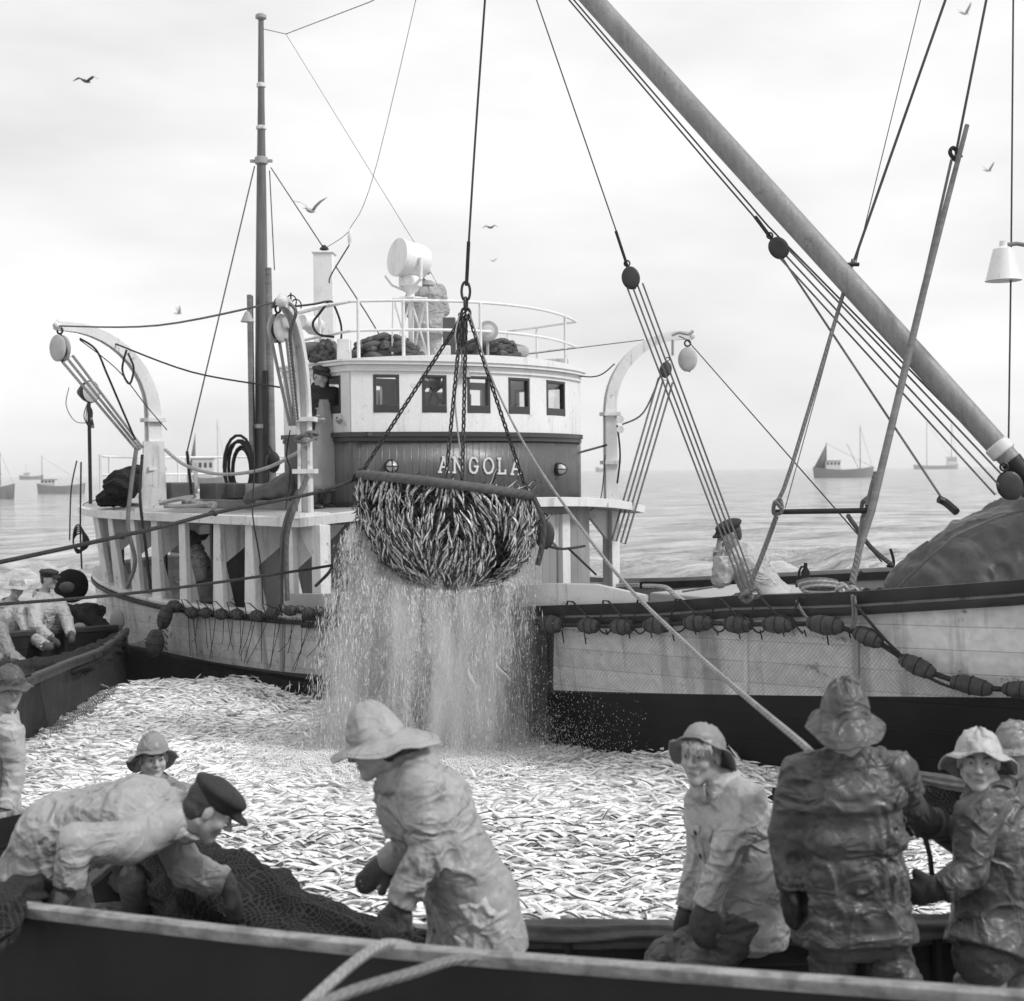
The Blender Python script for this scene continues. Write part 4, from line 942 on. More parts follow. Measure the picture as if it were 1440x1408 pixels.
# the finest spray hanging in and round the falling water: a soft cloud with real depth
def mist():
    mb = MB(); rows = []
    for k in range(9):
        z = lerp(.03, 1.72, k / 8); w = lerp(1.12, .84, k / 8); d = lerp(.75, .58, k / 8); rows.append([Vector((BC.x + .02 * (k - 6) + w * math.cos(a), BC.y + d * math.sin(a), z)) for a in np.linspace(0, 2 * math.pi, 24, endpoint=False)])
    mb.grid(rows, close=True); mb.add(rows[0], [tuple(range(24))]); mb.add(rows[-1], [tuple(range(24))])
    m = bpy.data.materials.new('spray_mist'); m.use_nodes = True; nt = m.node_tree; N = nt.nodes; L = nt.links; N.clear(); o_ = N.new('ShaderNodeOutputMaterial'); v = N.new('ShaderNodeVolumePrincipled'); v.inputs['Color'].default_value = (.98, .98, .98, 1); v.inputs['Anisotropy'].default_value = .1
    tc = N.new('ShaderNodeTexCoord'); mp = N.new('ShaderNodeMapping'); mp.inputs['Scale'].default_value = (5.5, 4, .9); L.new(tc.outputs['Object'], mp.inputs[0]); n = N.new('ShaderNodeTexNoise'); n.inputs['Scale'].default_value = 1.0; n.inputs['Detail'].default_value = 4; n.inputs['Roughness'].default_value = .6; L.new(mp.outputs[0], n.inputs['Vector'])
    r = N.new('ShaderNodeMapRange'); r.inputs['From Min'].default_value = .42; r.inputs['From Max'].default_value = .68; r.inputs['To Max'].default_value = 7.0; L.new(n.outputs['Fac'], r.inputs['Value'])
    # thin towards the outside of the column
    sp = N.new('ShaderNodeSeparateXYZ'); L.new(tc.outputs['Generated'], sp.inputs[0]); ds = []
    for ax_ in (0, 1):
        a = N.new('ShaderNodeMath'); a.operation = 'SUBTRACT'; a.inputs[1].default_value = .5; L.new(sp.outputs[ax_], a.inputs[0]); p = N.new('ShaderNodeMath'); p.operation = 'MULTIPLY'; L.new(a.outputs[0], p.inputs[0]); L.new(a.outputs[0], p.inputs[1]); ds.append(p.outputs[0])
    a = N.new('ShaderNodeMath'); a.operation = 'ADD'; L.new(ds[0], a.inputs[0]); L.new(ds[1], a.inputs[1]); e = N.new('ShaderNodeMapRange'); e.inputs['From Min'].default_value = .06; e.inputs['From Max'].default_value = .24; e.inputs['To Min'].default_value = 1; e.inputs['To Max'].default_value = 0; L.new(a.outputs[0], e.inputs['Value'])
    q = N.new('ShaderNodeMath'); q.operation = 'MULTIPLY'; L.new(e.outputs[0], q.inputs[0]); L.new(r.outputs[0], q.inputs[1]); tz = N.new('ShaderNodeMapRange'); tz.inputs['From Min'].default_value = .97; tz.inputs['From Max'].default_value = .70; tz.interpolation_type = 'SMOOTHSTEP'; L.new(sp.outputs[2], tz.inputs['Value']); q2 = N.new('ShaderNodeMath'); q2.operation = 'MULTIPLY'; L.new(q.outputs[0], q2.inputs[0]); L.new(tz.outputs[0], q2.inputs[1]); L.new(q2.outputs[0], v.inputs['Density']); L.new(v.outputs[0], o_.inputs['Volume'])
    o = mb.build('spray', m, smooth=False); tag(o, 'soft white spray hanging round the water that falls from the net bag', 'spray', kind='stuff')
mist()
for i, (px, py, yaw, pit, lab) in enumerate(((665, 955, .2, 1.3, 'herring dropping head down through the middle of the falling water'), (707, 943, -.2, 1.15, 'bent herring tumbling out at the right of the falling water'), (866, 1050, .3, .5, 'pale herring flipping up against the dark hull beside the splash'))):
    one_fish([at(px, py, 11.6), rotm(yaw, pit, .6), .9, False, 3], lab, None)

# ------------------------------------------------------------------ floats on the head rope along the ship's side
ORD = 'first second third fourth fifth sixth seventh eighth ninth tenth eleventh twelfth'.split()
def float_at(p, ax, L, r, label, group, tilt=0):
    ax = Vector(ax).normalized(); nn = ax.cross(SV).normalized(); b = nn.cross(ax); rot_ = Matrix((ax, b, nn)).transposed()
    o = empty('cork_float', p - Vector((0, 0, r)), label, 'float', group)
    mb = MB(); prof = [(-.5, .12), (-.47, .28), (-.38, .36), (-.2, .47), (0, .5), (.2, .47), (.38, .36), (.47, .28), (.5, .12)]
    rows = []
    for x, q in prof:
        row = []
        for k in range(14):
            a = 2 * math.pi * k / 14; w = 1 + .07 * mnoise.noise(Vector((x * 4, math.cos(a) * 1.5, math.sin(a) * 1.5)) + p * 3) ; row.append(p + rot_ @ Vector((x * L, math.cos(a) * q * 2 * r * w, math.sin(a) * q * 2 * r * w)))
        rows.append(row)
    mb.grid(rows, close=True); mb.add(rows[0], [tuple(range(14))]); mb.add(rows[-1], [tuple(range(14))]); mb.build('cork_body', 'cork', o)
    for x in (-.34, .0, .3):
        q = interp(x, [c[0] for c in prof], [c[1] for c in prof]) * 2 * r * 1.03
        MB().tube([p + rot_ @ Vector((x * L, math.cos(a) * q, math.sin(a) * q)) for a in np.linspace(0, 2 * math.pi, 17)], .004, 5, cap=False).build('binding', 'rope_dark', o)
    return o
Rr = [(775, 878, 34, 26), (828, 880, 30, 23), (875, 881, 32, 24), (925, 879, 38, 25), (982, 876, 38, 25), (1038, 878, 36, 26), (1095, 878, 40, 26), (1160, 879, 44, 28), (1221, 896, 36, 26), (1290, 937, 44, 26), (1366, 964, 48, 27), (1437, 971, 44, 26)]
Lr = [(246, 853, 24, 17), (270, 862, 20, 16), (289, 862, 19, 15), (311, 864, 21, 16), (333, 864, 20, 16), (361, 866, 23, 16), (383, 862, 21, 16), (408, 859, 22, 15), (434, 862, 21, 15), (461, 865, 22, 16), (484, 868, 22, 16)]
def mpp(p): return (p.y) / F
rightP = [onHull(a, b, .10) for a, b, _, _ in Rr]; leftP = [onHull(a, b, .10) for a, b, _, _ in Lr]
for P, Q, side in ((rightP, Rr, 'forward of the falling water'), (leftP, Lr, 'aft of the falling water')):
    for i, p in enumerate(P):
        d = P[min(i + 1, len(P) - 1)] - P[max(i - 1, 0)]; s_ = mpp(p); k = 1.0
        fl = 1 / max(.55, abs(d.normalized().x)) if abs(d.z) < .5 * d.length else 1.0
        float_at(p, d, Q[i][2] * s_ * min(fl, 1.25), Q[i][3] * s_ / 2, 'brown cork float, %s from the left in the row %s' % (ORD[i], side), 'cork floats on the head rope')
vp1, vp2 = onHull(232, 868, .3), onHull(218, 905, .6)
float_at(vp1, (.25, 0, .9), .30, .09, 'dark float hanging upright at the aft end of the float row', 'cork floats on the head rope')
float_at(vp2, (.1, 0, 1), .34, .11, 'dark upright float hanging lowest, above the net by the stern', 'cork floats on the head rope')
def headrope(P, r, label, m='rope_dark', dz=0.0):
    pts = []
    for i, p in enumerate(P):
        pts.append(p + Vector((0, 0, dz)))
    return rope(pts, r, label, m=m, name='head_rope')
endr = onHull(1500, 975, .1)
headrope(rightP + [endr], .02, 'dark head rope running through the forward row of floats')
headrope([vp2 + Vector((0, 0, -.2)), vp2, vp1] + leftP, .016, 'dark head rope running through the aft row of floats')
# zigzag lashings from floats up to the rail
def zig(P, ys, label, r=.009):
    pts = []
    for i in range(len(P) - 1):
        a, b = proj(P[i]), proj(P[i + 1]); m = ((a[0] + b[0]) / 2, (a[1] + b[1]) / 2)
        pts += [onHull(a[0] + 14, a[1] + 4, .12), onHull(m[0] - 3, ys(m[0]), .09), onHull(m[0] + 4, ys(m[0]) + 1, .09)]
    rope(pts, r, label, m='rope_dark', name='lashing', smoothk=0)
zig(rightP[:8], lambda x: interp(x, [770, 1200], [846, 838]), 'thin dark lashing zigzagging between the forward floats and the rail')
zig(leftP, lambda x: interp(x, [240, 500], [842, 856]), 'thin dark lashing looped between the aft floats and the rail', .007)
pts = []
for i in range(7):
    a = rightP[i + 1]; pts += [a + Vector((0, -.03, .08)), (rightP[i + 1] + rightP[i + 2]) / 2 + Vector((0, -.05, -.06))] if i < 6 else []
rope(pts, .007, 'slack dark line drooping from float to float forward', m='rope_dark', name='lashing')
# netting on the hull
pn = empty('purse_net', onHull(900, 960), 'fine herring netting hung down the white hull below the floats', 'fishing net')
def hull_sheet(xs, ytop, ybot, name, m, off0=.03, off1=.05, n=8):
    rows = []; uv = []
    for x in xs:
        r = []; q = []
        for k in range(n + 1):
            y = lerp(ytop(x), ybot(x), k / n); p = onHull(x, y, lerp(off0, off1, k / n) + .012 * math.sin(x * .05 + k)); s, t = st(p); r.append(p); q.append((s, p.z))
        rows.append(r); uv.append(q)
    MB().grid(rows, uv).build(name, m, pn)
hull_sheet(np.linspace(768, 1400, 40), lambda x: interp(x, [768, 1190, 1222, 1290, 1366, 1400], [884, 888, 902, 944, 972, 975]), lambda x: interp(x, [768, 1190, 1400], [974, 980, 982]), 'netting', 'netting')
hull_sheet(np.linspace(240, 470, 24), lambda x: 868, lambda x: interp(x, [240, 470], [925, 960]), 'netting', 'netting')
for i in range(26):
    x = 262 + i * 8.3 + rng.uniform(-3, 3); dx = rng.uniform(-34, 2) if i > 8 else rng.uniform(-12, 10)
    y1 = interp(x, [250, 480], [925, 950]); MB().tube([onHull(x, 868, .08), onHull(x + dx * .5, lerp(868, y1, .5), .07), onHull(x + dx, y1 - rng.uniform(0, 26), .05)], .004, 5).build('hanging_twine', 'rope_dark', pn)
for i in range(14):
    x = 790 + i * 31; MB().tube([onHull(x, 886, .08), onHull(x + 3, 888 + rng.uniform(4, 20), .06)], .006, 5).build('hanging_twine', 'rope_dark', pn)
# sheet of net rising from the pool between the boats
A = [onz(x, y, .02) for x, y in ((125, 1003), (160, 985), (215, 970), (300, 968), (400, 985), (450, 1000))]
Bp = [at(165, 905, 17.6), at(185, 912, 17.6), onHull(225, 920, .1), onHull(300, 938, .08), onHull(400, 955, .08), onHull(455, 965, .08)]
rows = []; 
for a, b in zip(catmull(A, 5), catmull(Bp, 5)):
    rows.append([a.lerp(b, k / 8) - Vector((0, 0, .25 * math.sin(math.pi * k / 8) * .6)) + Vector((0, 0, .05 * mnoise.noise(a * 2 + Vector((k, 0, 0))))) for k in range(9)])
MB().grid(rows).build('net_wall', 'net', pn)
T = [at(170, 928, 17.3), at(200, 880, 17.4), onHull(236, 872, .1)]
rows = [[at(165, 905, 17.5).lerp(onHull(238, 868, .12), k / 6) - Vector((0, 0, .12 * math.sin(math.pi * k / 6))) for k in range(7)], [at(170, 935, 17.3).lerp(onHull(235, 928, .1), k / 6) for k in range(7)]]
MB().grid(rows, [[(k * .2, 0) for k in range(7)], [(k * .2, .5) for k in range(7)]]).build('netting', 'netting_dark', pn)

# ------------------------------------------------------------------ open seine boats
def resample(pts, n):
    P = catmull(pts, 10); L = [0]
    for i in range(1, len(P)): L.append(L[-1] + (P[i] - P[i - 1]).length)
    out = []
    for k in range(n + 1):
        l = L[-1] * k / n; i = max(1, min(len(P) - 1, int(np.searchsorted(L, l)))); out.append(P[i - 1].lerp(P[i], (l - L[i - 1]) / max(1e-6, L[i] - L[i - 1])))
    return out
def open_boat(near, far, zb, label, hullm, gm, group=None, n=30, gw=.09, gh=1.0, thwarts=(.2, .4, .6, .8)):
    A = resample(near, n); B = resample(far, n); base = (A[n // 2] + B[n // 2]) / 2; base.z = zb
    root = empty('seine_boat', base, label, 'rowing boat', group)
    def section(a, b, inset, dz=0):
        d = (b - a); w = d.length; dh = Vector((d.x, d.y, 0)).normalized(); pts = []
        for k in range(13):
            q = k / 12; ang = math.pi * q; hx = .5 - .5 * math.copysign(abs(math.cos(ang)) ** .62, math.cos(ang)); dep = math.sin(ang) ** .55
            p = a.lerp(b, hx); top = lerp(a.z, b.z, q); p = Vector((p.x, p.y, lerp(top, min(zb, top - .1), dep)))
            if inset: p += dh * inset * (1 - 2 * hx) + Vector((0, 0, inset * dep))
            pts.append(p)
        return pts
    L = [0]
    for i in range(n): L.append(L[-1] + (A[i + 1] - A[i]).length)
    for nm, ins, mm in (('hull', 0, hullm), ('inner_planking', .035, hullm)):
        rows = [section(A[i], B[i], ins) for i in range(n + 1)]; MB().grid(rows, [[(L[i], k * .2) for k in range(13)] for i in range(n + 1)]).build(nm, mm, root)
    for nm, C_, D_ in (('gunwale', A, B), ('gunwale', B, A)):
        rows = []
        for i in range(n + 1):
            dh = (D_[i] - C_[i]); dh.z = 0; dh = dh.normalized() if dh.length > 1e-6 else Vector((0, 1, 0)); p = C_[i]; r = []
            for x, z in ((-.035, -.05), (-.045, -.02), (-.045, .02), (-.03, .035), (gw - .05, .035), (gw - .035, .02), (gw - .035, -.03), (gw - .05, -.045)): r.append(p + dh * x + Vector((0, 0, z * gh)))
            rows.append(r)
        mb = MB().grid(rows, close=True); mb.add(rows[0], [tuple(range(8))]); mb.add(rows[-1], [tuple(range(8))]); mb.build(nm, gm, root)
    for q in thwarts:
        i = int(q * n); a, b = A[i], B[i]; d = (b - a); dh = d.normalized(); sd_ = Vector((-dh.y, dh.x, 0)).normalized(); z = Vector((0, 0, -.22)); mb = MB()
        p = [a + dh * .1 - sd_ * .12 + z, a + dh * .1 + sd_ * .12 + z, b - dh * .1 + sd_ * .12 + z, b - dh * .1 - sd_ * .12 + z]; mb.prism(p, (0, 0, .035)); mb.build('thwart', 'wood_dark', root, bevel=.006)
    for q in np.linspace(.06, .94, 16):
        i = int(q * n); r = section(A[i], B[i], .05); MB().tube(r, .022, 5).build('rib', 'wood_dark', root)
    return root
V3 = lambda *a: Vector(a)
M['seine_hull'] = mat('seine_boat_paint', 0.013, 0.5, 0.35, 3, 0.35, 20, coords='UV', seam=(1, .21, .008, .5), stain=(9, .7, 2.2), spec=.35)
M['gunwale_pale'] = mat('worn_pale_gunwale', 0.25, .5, .3, 4, .5, 40, grain=((3, 30, 30), .35), stain=(7, .52, .55), fine=.15)
M['gunwale_wet'] = mat('wet_gunwale', 0.035, .5, .3, 5, .5, 40)
near_boat = open_boat([V3(-2.9, 6.0, .75), V3(-2.35, 5.05, .93), V3(-1.85, 4.72, 1.0), V3(-.42, 4.24, 1.0), V3(1.43, 3.79, 1.0), V3(2.8, 3.45, 1.0), V3(4.4, 3.0, 1.0)],
    [V3(-2.95, 6.6, .7), V3(-2.9, 8.0, .5), V3(-2.1, 8.3, .42), V3(-1.55, 7.3, .38), V3(-1.1, 6.55, .37), V3(0, 6.18, .35), V3(1.2, 6.14, .35), V3(2.8, 6.3, .37), V3(4.6, 6.6, .5)], -.28,
    'dark open seine boat with pale worn gunwale, nearest, oilskinned men standing in it', 'seine_hull', 'gunwale_pale', gw=.05, gh=.55)
left_boat = open_boat([V3(-3.2, 7.2, .7), V3(-3.75, 8.6, .66), V3(-4.35, 11.2, .64), V3(-4.5, 13.4, .60), V3(-4.65, 15.2, .52), V3(-4.95, 17.3, .50)],
    [V3(-3.9, 7.0, .75), V3(-5.6, 8.6, .66), V3(-6.5, 11.2, .62), V3(-6.7, 13.5, .62), V3(-6.4, 15.8, .6), V3(-5.15, 17.5, .52)], -.3,
    'dark open seine boat at the left with three men hauling net in it', 'seine_hull', 'gunwale_wet')

# ------------------------------------------------------------------ heaps and rolls of dark net
def heap(path, radii, label, name='net_heap', m='net', cat='fishing net', amp=.35, n=44, flat=.8, folds=True, group=None, parent=None, k=22):
    P = catmull(path, k); Rr_ = [interp(i, np.linspace(0, len(P) - 1, len(radii)), radii) for i in range(len(P))]; rows = []; mb = MB(); prev = None
    for i, p in enumerate(P):
        t = (P[min(i + 1, len(P) - 1)] - P[max(i - 1, 0)]).normalized(); a = t.cross(Vector((0, 0, 1))); a = a.normalized() if a.length > .1 else Vector((1, 0, 0)); b = a.cross(t); row = []
        for q in range(n):
            th = 2 * math.pi * q / n; d = a * math.cos(th) + b * math.sin(th) * flat; w = 1 + amp * .8 * mnoise.noise((p + d * Rr_[i]) * 4) + amp * .25 * mnoise.noise((p + d * Rr_[i]) * 13) + (.13 * math.sin(th * 7 + 3.5 * mnoise.noise(p * 2.5 + d * .5) + i * .06) if folds else 0)
            row.append(p + d * Rr_[i] * w)
        rows.append(row)
    mb.grid([r + [r[0]] for r in rows], [[(q * 2 * math.pi * Rr_[i] / n, i * .9 / k * (P[0] - P[-1]).length / max(1, len(path) - 1)) for q in range(n + 1)] for i in range(len(P))]); mb.add(rows[0], [tuple(range(n))]); mb.add(rows[-1], [tuple(range(n))]); o = mb.build(name, m, parent)
    if parent is None: tag(o, label, cat, group)
    return o
heap([V3(-2.3, 8.1, .35), V3(-1.75, 7.3, .32), V3(-1.35, 6.5, .36), V3(-.85, 6.25, .30), V3(-.3, 6.2, .28)], [.15, .2, .3, .2, .05], 'dark wet net heaped over the inner gunwale under the bending man')
heap([V3(-.4, 6.2, .36), V3(.3, 6.16, .37), V3(1.2, 6.14, .37), V3(2.2, 6.22, .37), V3(3.4, 6.45, .42)], [.06, .075, .07, .08, .08], 'brown net roll lying along the inner gunwale behind the men', name='net_roll', m='rope_thick', amp=.25)
heap([V3(1.9, 9.7, .12), V3(2.4, 9.1, .22), V3(3.0, 8.9, .28), V3(3.9, 8.7, .3), V3(4.8, 8.4, .3)], [.10, .2, .22, .25, .25], 'dark ridge of gathered net between the ship and the men at the right')
heap([V3(2.5, 9.0, .45), V3(3.2, 8.6, .42), V3(4.4, 8.3, .42)], [.05, .06, .06], 'thick corked rope lying along the dark net ridge at the right', name='net_roll', m='rope_thick', amp=.2)
heap([at(0, 955, 12.2), at(45, 948, 13.2), at(100, 938, 14.3), at(150, 912, 16.0), at(165, 900, 17.0)], [.17, .17, .16, .14, .10], 'dark net pulled in over the near gunwale of the left seine boat', amp=.5)
heap([at(100, 862, 18.4), at(118, 872, 18.0), at(150, 895, 17.7)], [.14, .28, .16], 'tangled dark net and clothing piled in the far end of the left seine boat', amp=.6)
heap([at(-40, 1330, 4.5), at(2, 1285, 4.6), at(22, 1262, 5.0), at(60, 1255, 5.6)], [.12, .085, .09, .08], 'knot of dark net hung over the near corner of the nearest boat', amp=.3)
# draped netting over the left boat's side
rows = []; uv = []
for i, (px, py, d) in enumerate(((40, 948, 12.6), (75, 962, 13.3), (110, 950, 14.1), (140, 920, 15.2), (158, 905, 16.2))):
    a = at(px, py, d); a.x += .03; rows.append([a + Vector((.06 + .03 * k, -.02 * k, -.13 * k)) for k in range(6)]); uv.append([(i * .9, k * .13) for k in range(6)])
tag(MB().grid(rows, uv).build('draped_net', 'netting_dark'), 'net skirt hanging over the dark side of the left seine boat', 'fishing net')
o = MB().ball(at(100, 824, 18.6), .235, wob=.05, nu=20, nv=12).build('round_buoy', 'net'); tag(o, 'large dark round buoy beside the two standing men at the left', 'buoy')
for px, py, r, lab in ((94, 826, .10, 'small dark mitt shaped float in front of the round buoy'), (112, 883, .09, 'pale oval float half buried in the piled net'), (165, 873, .10, 'pale oval float at the far tip of the left boat')):
    o = MB().ball(at(px, py, 17.6), (r, r * .7, r * .75 if px != 165 else r * 1.5), wob=.1).build('cork_float', 'canvas' if px > 100 else 'cork'); tag(o, lab, 'float')
# ------------------------------------------------------------------ people: one smooth surface per body, grown from a distance field
def vnoise(P, seed=0):
    """value noise in [-1,1] at points P (N,3)"""
    i = np.floor(P).astype(np.int64); f = P - i; f = f * f * (3 - 2 * f); out = 0
    for dx in (0, 1):
        for dy in (0, 1):
            for dz in (0, 1):
                a = (i[..., 0] + dx) * 374761393 + (i[..., 1] + dy) * 668265263 + (i[..., 2] + dz) * 2147483647 + seed * 1274126177
                a = (a ^ (a >> 13)) * 1274126177; a = (a ^ (a >> 16)) & 0xffff
                w = (f[..., 0] if dx else 1 - f[..., 0]) * (f[..., 1] if dy else 1 - f[..., 1]) * (f[..., 2] if dz else 1 - f[..., 2])
                out = out + w * (a / 32767.5 - 1)
    return out
class Field:
    def __init__(s): s.p = []
    def cone(s, a, b, ra, rb, k=.02, flat=None, sub=False): s.p.append(('c', np.array(a, float), np.array(b, float), ra, rb, k, flat, sub)); return s
    def ell(s, c, r, Rm=None, k=.02, sub=False): s.p.append(('e', np.array(c, float), np.array(r if hasattr(r, '__len__') else (r, r, r), float), np.array(Rm if Rm is not None else Matrix.Identity(3), float), None, k, None, sub)); return s
    def bbox(s, pad):
        lo, hi = [], []
        for q in s.p:
            if q[7]: continue
            if q[0] == 'c': r = max(q[3], q[4]); lo.append(np.minimum(q[1], q[2]) - r); hi.append(np.maximum(q[1], q[2]) + r)
            else: r = q[2].max(); lo.append(q[1] - r); hi.append(q[1] + r)
        return np.min(lo, 0) - pad, np.max(hi, 0) + pad
    def mesh(s, vox, post=None, pad=.05):
        lo, hi = s.bbox(pad); n = np.ceil((hi - lo) / vox).astype(int) + 1
        ax = [lo[i] + vox * np.arange(n[i]) for i in range(3)]; D = np.full(n, .3, dtype=np.float32)
        for q in s.p:
            if q[0] == 'c': r = max(q[3], q[4]); l = np.minimum(q[1], q[2]) - r; h = np.maximum(q[1], q[2]) + r
            else: r = q[2].max(); l = q[1] - r; h = q[1] + r
            m = q[5] + .045; i0 = np.clip(((l - m - lo) / vox).astype(int), 0, n - 1); i1 = np.clip(((h + m - lo) / vox).astype(int) + 2, 1, n)
            sl = tuple(slice(a, b) for a, b in zip(i0, i1))
            X = np.stack(np.meshgrid(ax[0][sl[0]], ax[1][sl[1]], ax[2][sl[2]], indexing='ij'), -1)
            if q[0] == 'c':
                ba = q[2] - q[1]; pa = X - q[1]; L2 = max(ba @ ba, 1e-9); t = np.clip((pa @ ba) / L2, 0, 1); d = np.linalg.norm(pa - t[..., None] * ba, axis=-1) - (q[3] + (q[4] - q[3]) * t)
            else:
                p = (X - q[1]) @ q[3]; k0 = np.linalg.norm(p / q[2], axis=-1); k1 = np.linalg.norm(p / (q[2] ** 2), axis=-1) + 1e-9; d = k0 * (k0 - 1) / k1
            E = D[sl]; k = q[5]
            if q[7]: h_ = np.clip(.5 - .5 * (E + d) / k, 0, 1); D[sl] = E * (1 - h_) - d * h_ + k * h_ * (1 - h_)
            else: h_ = np.clip(.5 + .5 * (d - E) / k, 0, 1); D[sl] = d * (1 - h_) + E * h_ - k * h_ * (1 - h_)
        if post is not None:
            near = np.abs(D) < .05; I = np.argwhere(near); P = lo + I * vox; D[near] = post(P, D[near])
        D[0], D[-1], D[:, 0], D[:, -1], D[:, :, 0], D[:, :, -1] = (.1,) * 6
        return nets(D, lo, vox)
def nets(D, lo, vox):
    ins = D < 0; c = [slice(None, -1), slice(1, None)]; cnt = np.zeros(np.array(D.shape) - 1, np.int8); 
    for a in range(2):
        for b in range(2):
            for d in range(2): cnt += ins[c[a], c[b], c[d]]
    act = (cnt > 0) & (cnt < 8); idx = -np.ones(act.shape, np.int64); I = np.argwhere(act); idx[act] = np.arange(len(I))
    acc = np.zeros((len(I), 3)); num = np.zeros(len(I))
    for axis in range(3):
        for a in range(2):
            for b in range(2):
                o0 = np.zeros(3, int); oth = [k for k in range(3) if k != axis]; o0[oth[0]] = a; o0[oth[1]] = b; o1 = o0.copy(); o1[axis] = 1
                v0 = D[tuple((I + o0).T)]; v1 = D[tuple((I + o1).T)]; m = (v0 < 0) != (v1 < 0); t = np.where(m, v0 / np.where(m, v0 - v1, 1), 0)
                p = np.tile(o0.astype(float), (len(I), 1)); p[:, axis] += t; acc[m] += p[m]; num[m] += 1
    V = lo + (I + acc / num[:, None]) * vox; Fs = []
    for axis in range(3):
        u, v = [(1, 2), (2, 0), (0, 1)][axis]; sl0 = [slice(1, -1)] * 3; sl0[axis] = slice(0, -1); sl1 = [slice(1, -1)] * 3; sl1[axis] = slice(1, None)
        A = ins[tuple(sl0)]; B = ins[tuple(sl1)]; m = A != B; E = np.argwhere(m) + np.array([0 if k == axis else 1 for k in range(3)]); fl = A[m]
        du = np.zeros(3, int); du[u] = 1; dv = np.zeros(3, int); dv[v] = 1
        q = np.stack([idx[tuple((E - du - dv).T)], idx[tuple((E - dv).T)], idx[tuple(E.T)], idx[tuple((E - du).T)]], 1); q[~fl] = q[~fl][:, ::-1]; Fs.append(q)
    return V, np.concatenate(Fs)
def mesh_obj(name, V, Fc, m, parent, base=None):
    me = bpy.data.meshes.new(name); me.from_pydata(V.tolist(), [], Fc.tolist()); me.materials.append(M[m] if isinstance(m, str) else m); me.polygons.foreach_set('use_smooth', [True] * len(me.polygons))
    o = bpy.data.objects.new(name, me); COL.objects.link(o); o.parent = parent; o.matrix_parent_inverse = Matrix.Translation(-parent.location); return o
def folds2(P, D, amp, seed, segs):
    """wet oilskin: creases that run round each limb, sharp ridges and soft hollows"""
    best = np.full(len(P), 9.); ax = np.zeros_like(P); 
    for a, b, r in segs:
        a = np.array(a, float); b = np.array(b, float); ba = b - a; L = np.linalg.norm(ba); t = np.clip((P - a) @ ba / L ** 2, 0, 1); d = np.linalg.norm(P - a - t[:, None] * ba, axis=1) - r
        m = d < best; best[m] = d[m]; ax[m] = ba / L
    al = np.sum(P * ax, 1)[:, None]; Q = (P - al * ax) * 3.8 + ax * al * 13.0
    w = np.stack([vnoise(P * 4.5 + 11 * k, seed + k) for k in range(3)], -1); Q = Q * .85 + w * 1.5
    a = np.abs(vnoise(Q, seed + 5)); b = np.abs(vnoise(Q * 2.0 + w * 1.2, seed + 9)); c = np.abs(vnoise(P * np.array([7, 7, 3.2]) + w * 2.2, seed + 14))
    g1 = np.clip(.55 + 1.2 * vnoise(P * 3.3, seed + 41), .1, 1.2); g2 = np.clip(.55 + 1.2 * vnoise(P * 3.3 + 20, seed + 43), .1, 1.2)
    r = .34 * g1 * (1 - np.minimum(1, a * 3.4)) + .28 * g2 * (1 - np.minimum(1, b * 3.0)) + .60 * g2 * (1 - np.minimum(1, c * 3.6))
    big = vnoise(P * 4.2 + w * .5, seed + 30)
    return D - amp * 1.9 * r + amp * .5 - amp * .35 * big
def folds(P, D, amp, seed, freq=7.0, axis=2):
    """wet cloth: ridged creases, long across the pull of the cloth"""
    Q = P * freq; w = np.stack([vnoise(Q * .6 + 11 * k, seed + k) for k in range(3)], -1); S_ = np.array([.75, .75, 1.45])
    a = vnoise((Q + w * .9) * S_, seed + 5); b = vnoise((Q * 2.1 + w * 1.3) * S_, seed + 9)
    r = (1 - np.abs(a) * 2.2) * .65 + (1 - np.abs(b) * 2.2) * .35
    return D - amp * r + amp * .2

def frame_from(fwd, up=(0, 0, 1)):
    f = Vector(fwd).normalized(); x = f.cross(Vector(up)).normalized(); u = x.cross(f); return Matrix((x, f, u)).transposed()
def head_prims(Fd, c, Rm, sc=1.0):
    L = lambda x, y, z: np.array(Vector(c) + Rm @ (Vector((x, y, z)) * sc)); s = sc
    Fd.ell(L(0, -.012, .033), np.array((.074, .094, .086)) * s, Rm, .02).ell(L(0, .025, -.035), np.array((.057, .062, .075)) * s, Rm, .025)
    for q in (-1, 1):
        Fd.cone(L(q * .05, -.01, -.055), L(0, .062, -.098), .022 * s, .02 * s, .025).ell(L(q * .036, .062, -.026), .024 * s, None, .02)
        Fd.cone(L(q * .012, .088, .026), L(q * .042, .076, .024), .009 * s, .008 * s, .012)
        Fd.ell(L(q * .031, .098, .006), .017 * s, None, .014, sub=True).ell(L(q * .031, .077, .006), .0135 * s, None, .004)
        Fd.ell(L(q * .012, .099, -.030), .0085 * s, None, .008)
        Fd.ell(L(q * .077, -.004, -.005), np.array((.010, .021, .032)) * s, Rm, .008)
    Fd.cone(L(0, .09, .012), L(0, .115, -.024), .008 * s, .0125 * s, .012)
    Fd.cone(L(-.019, .083, -.056), L(.019, .083, -.056), .0075 * s, .0075 * s, .010).cone(L(-.015, .084, -.068), L(.015, .084, -.068), .008 * s, .008 * s, .008)
    Fd.ell(L(0, .072, -.099), .018 * s, None, .018).cone(L(-.02, .0965, -.0615), L(.02, .0965, -.0615), .003 * s, .003 * s, .003, sub=True)
    return L
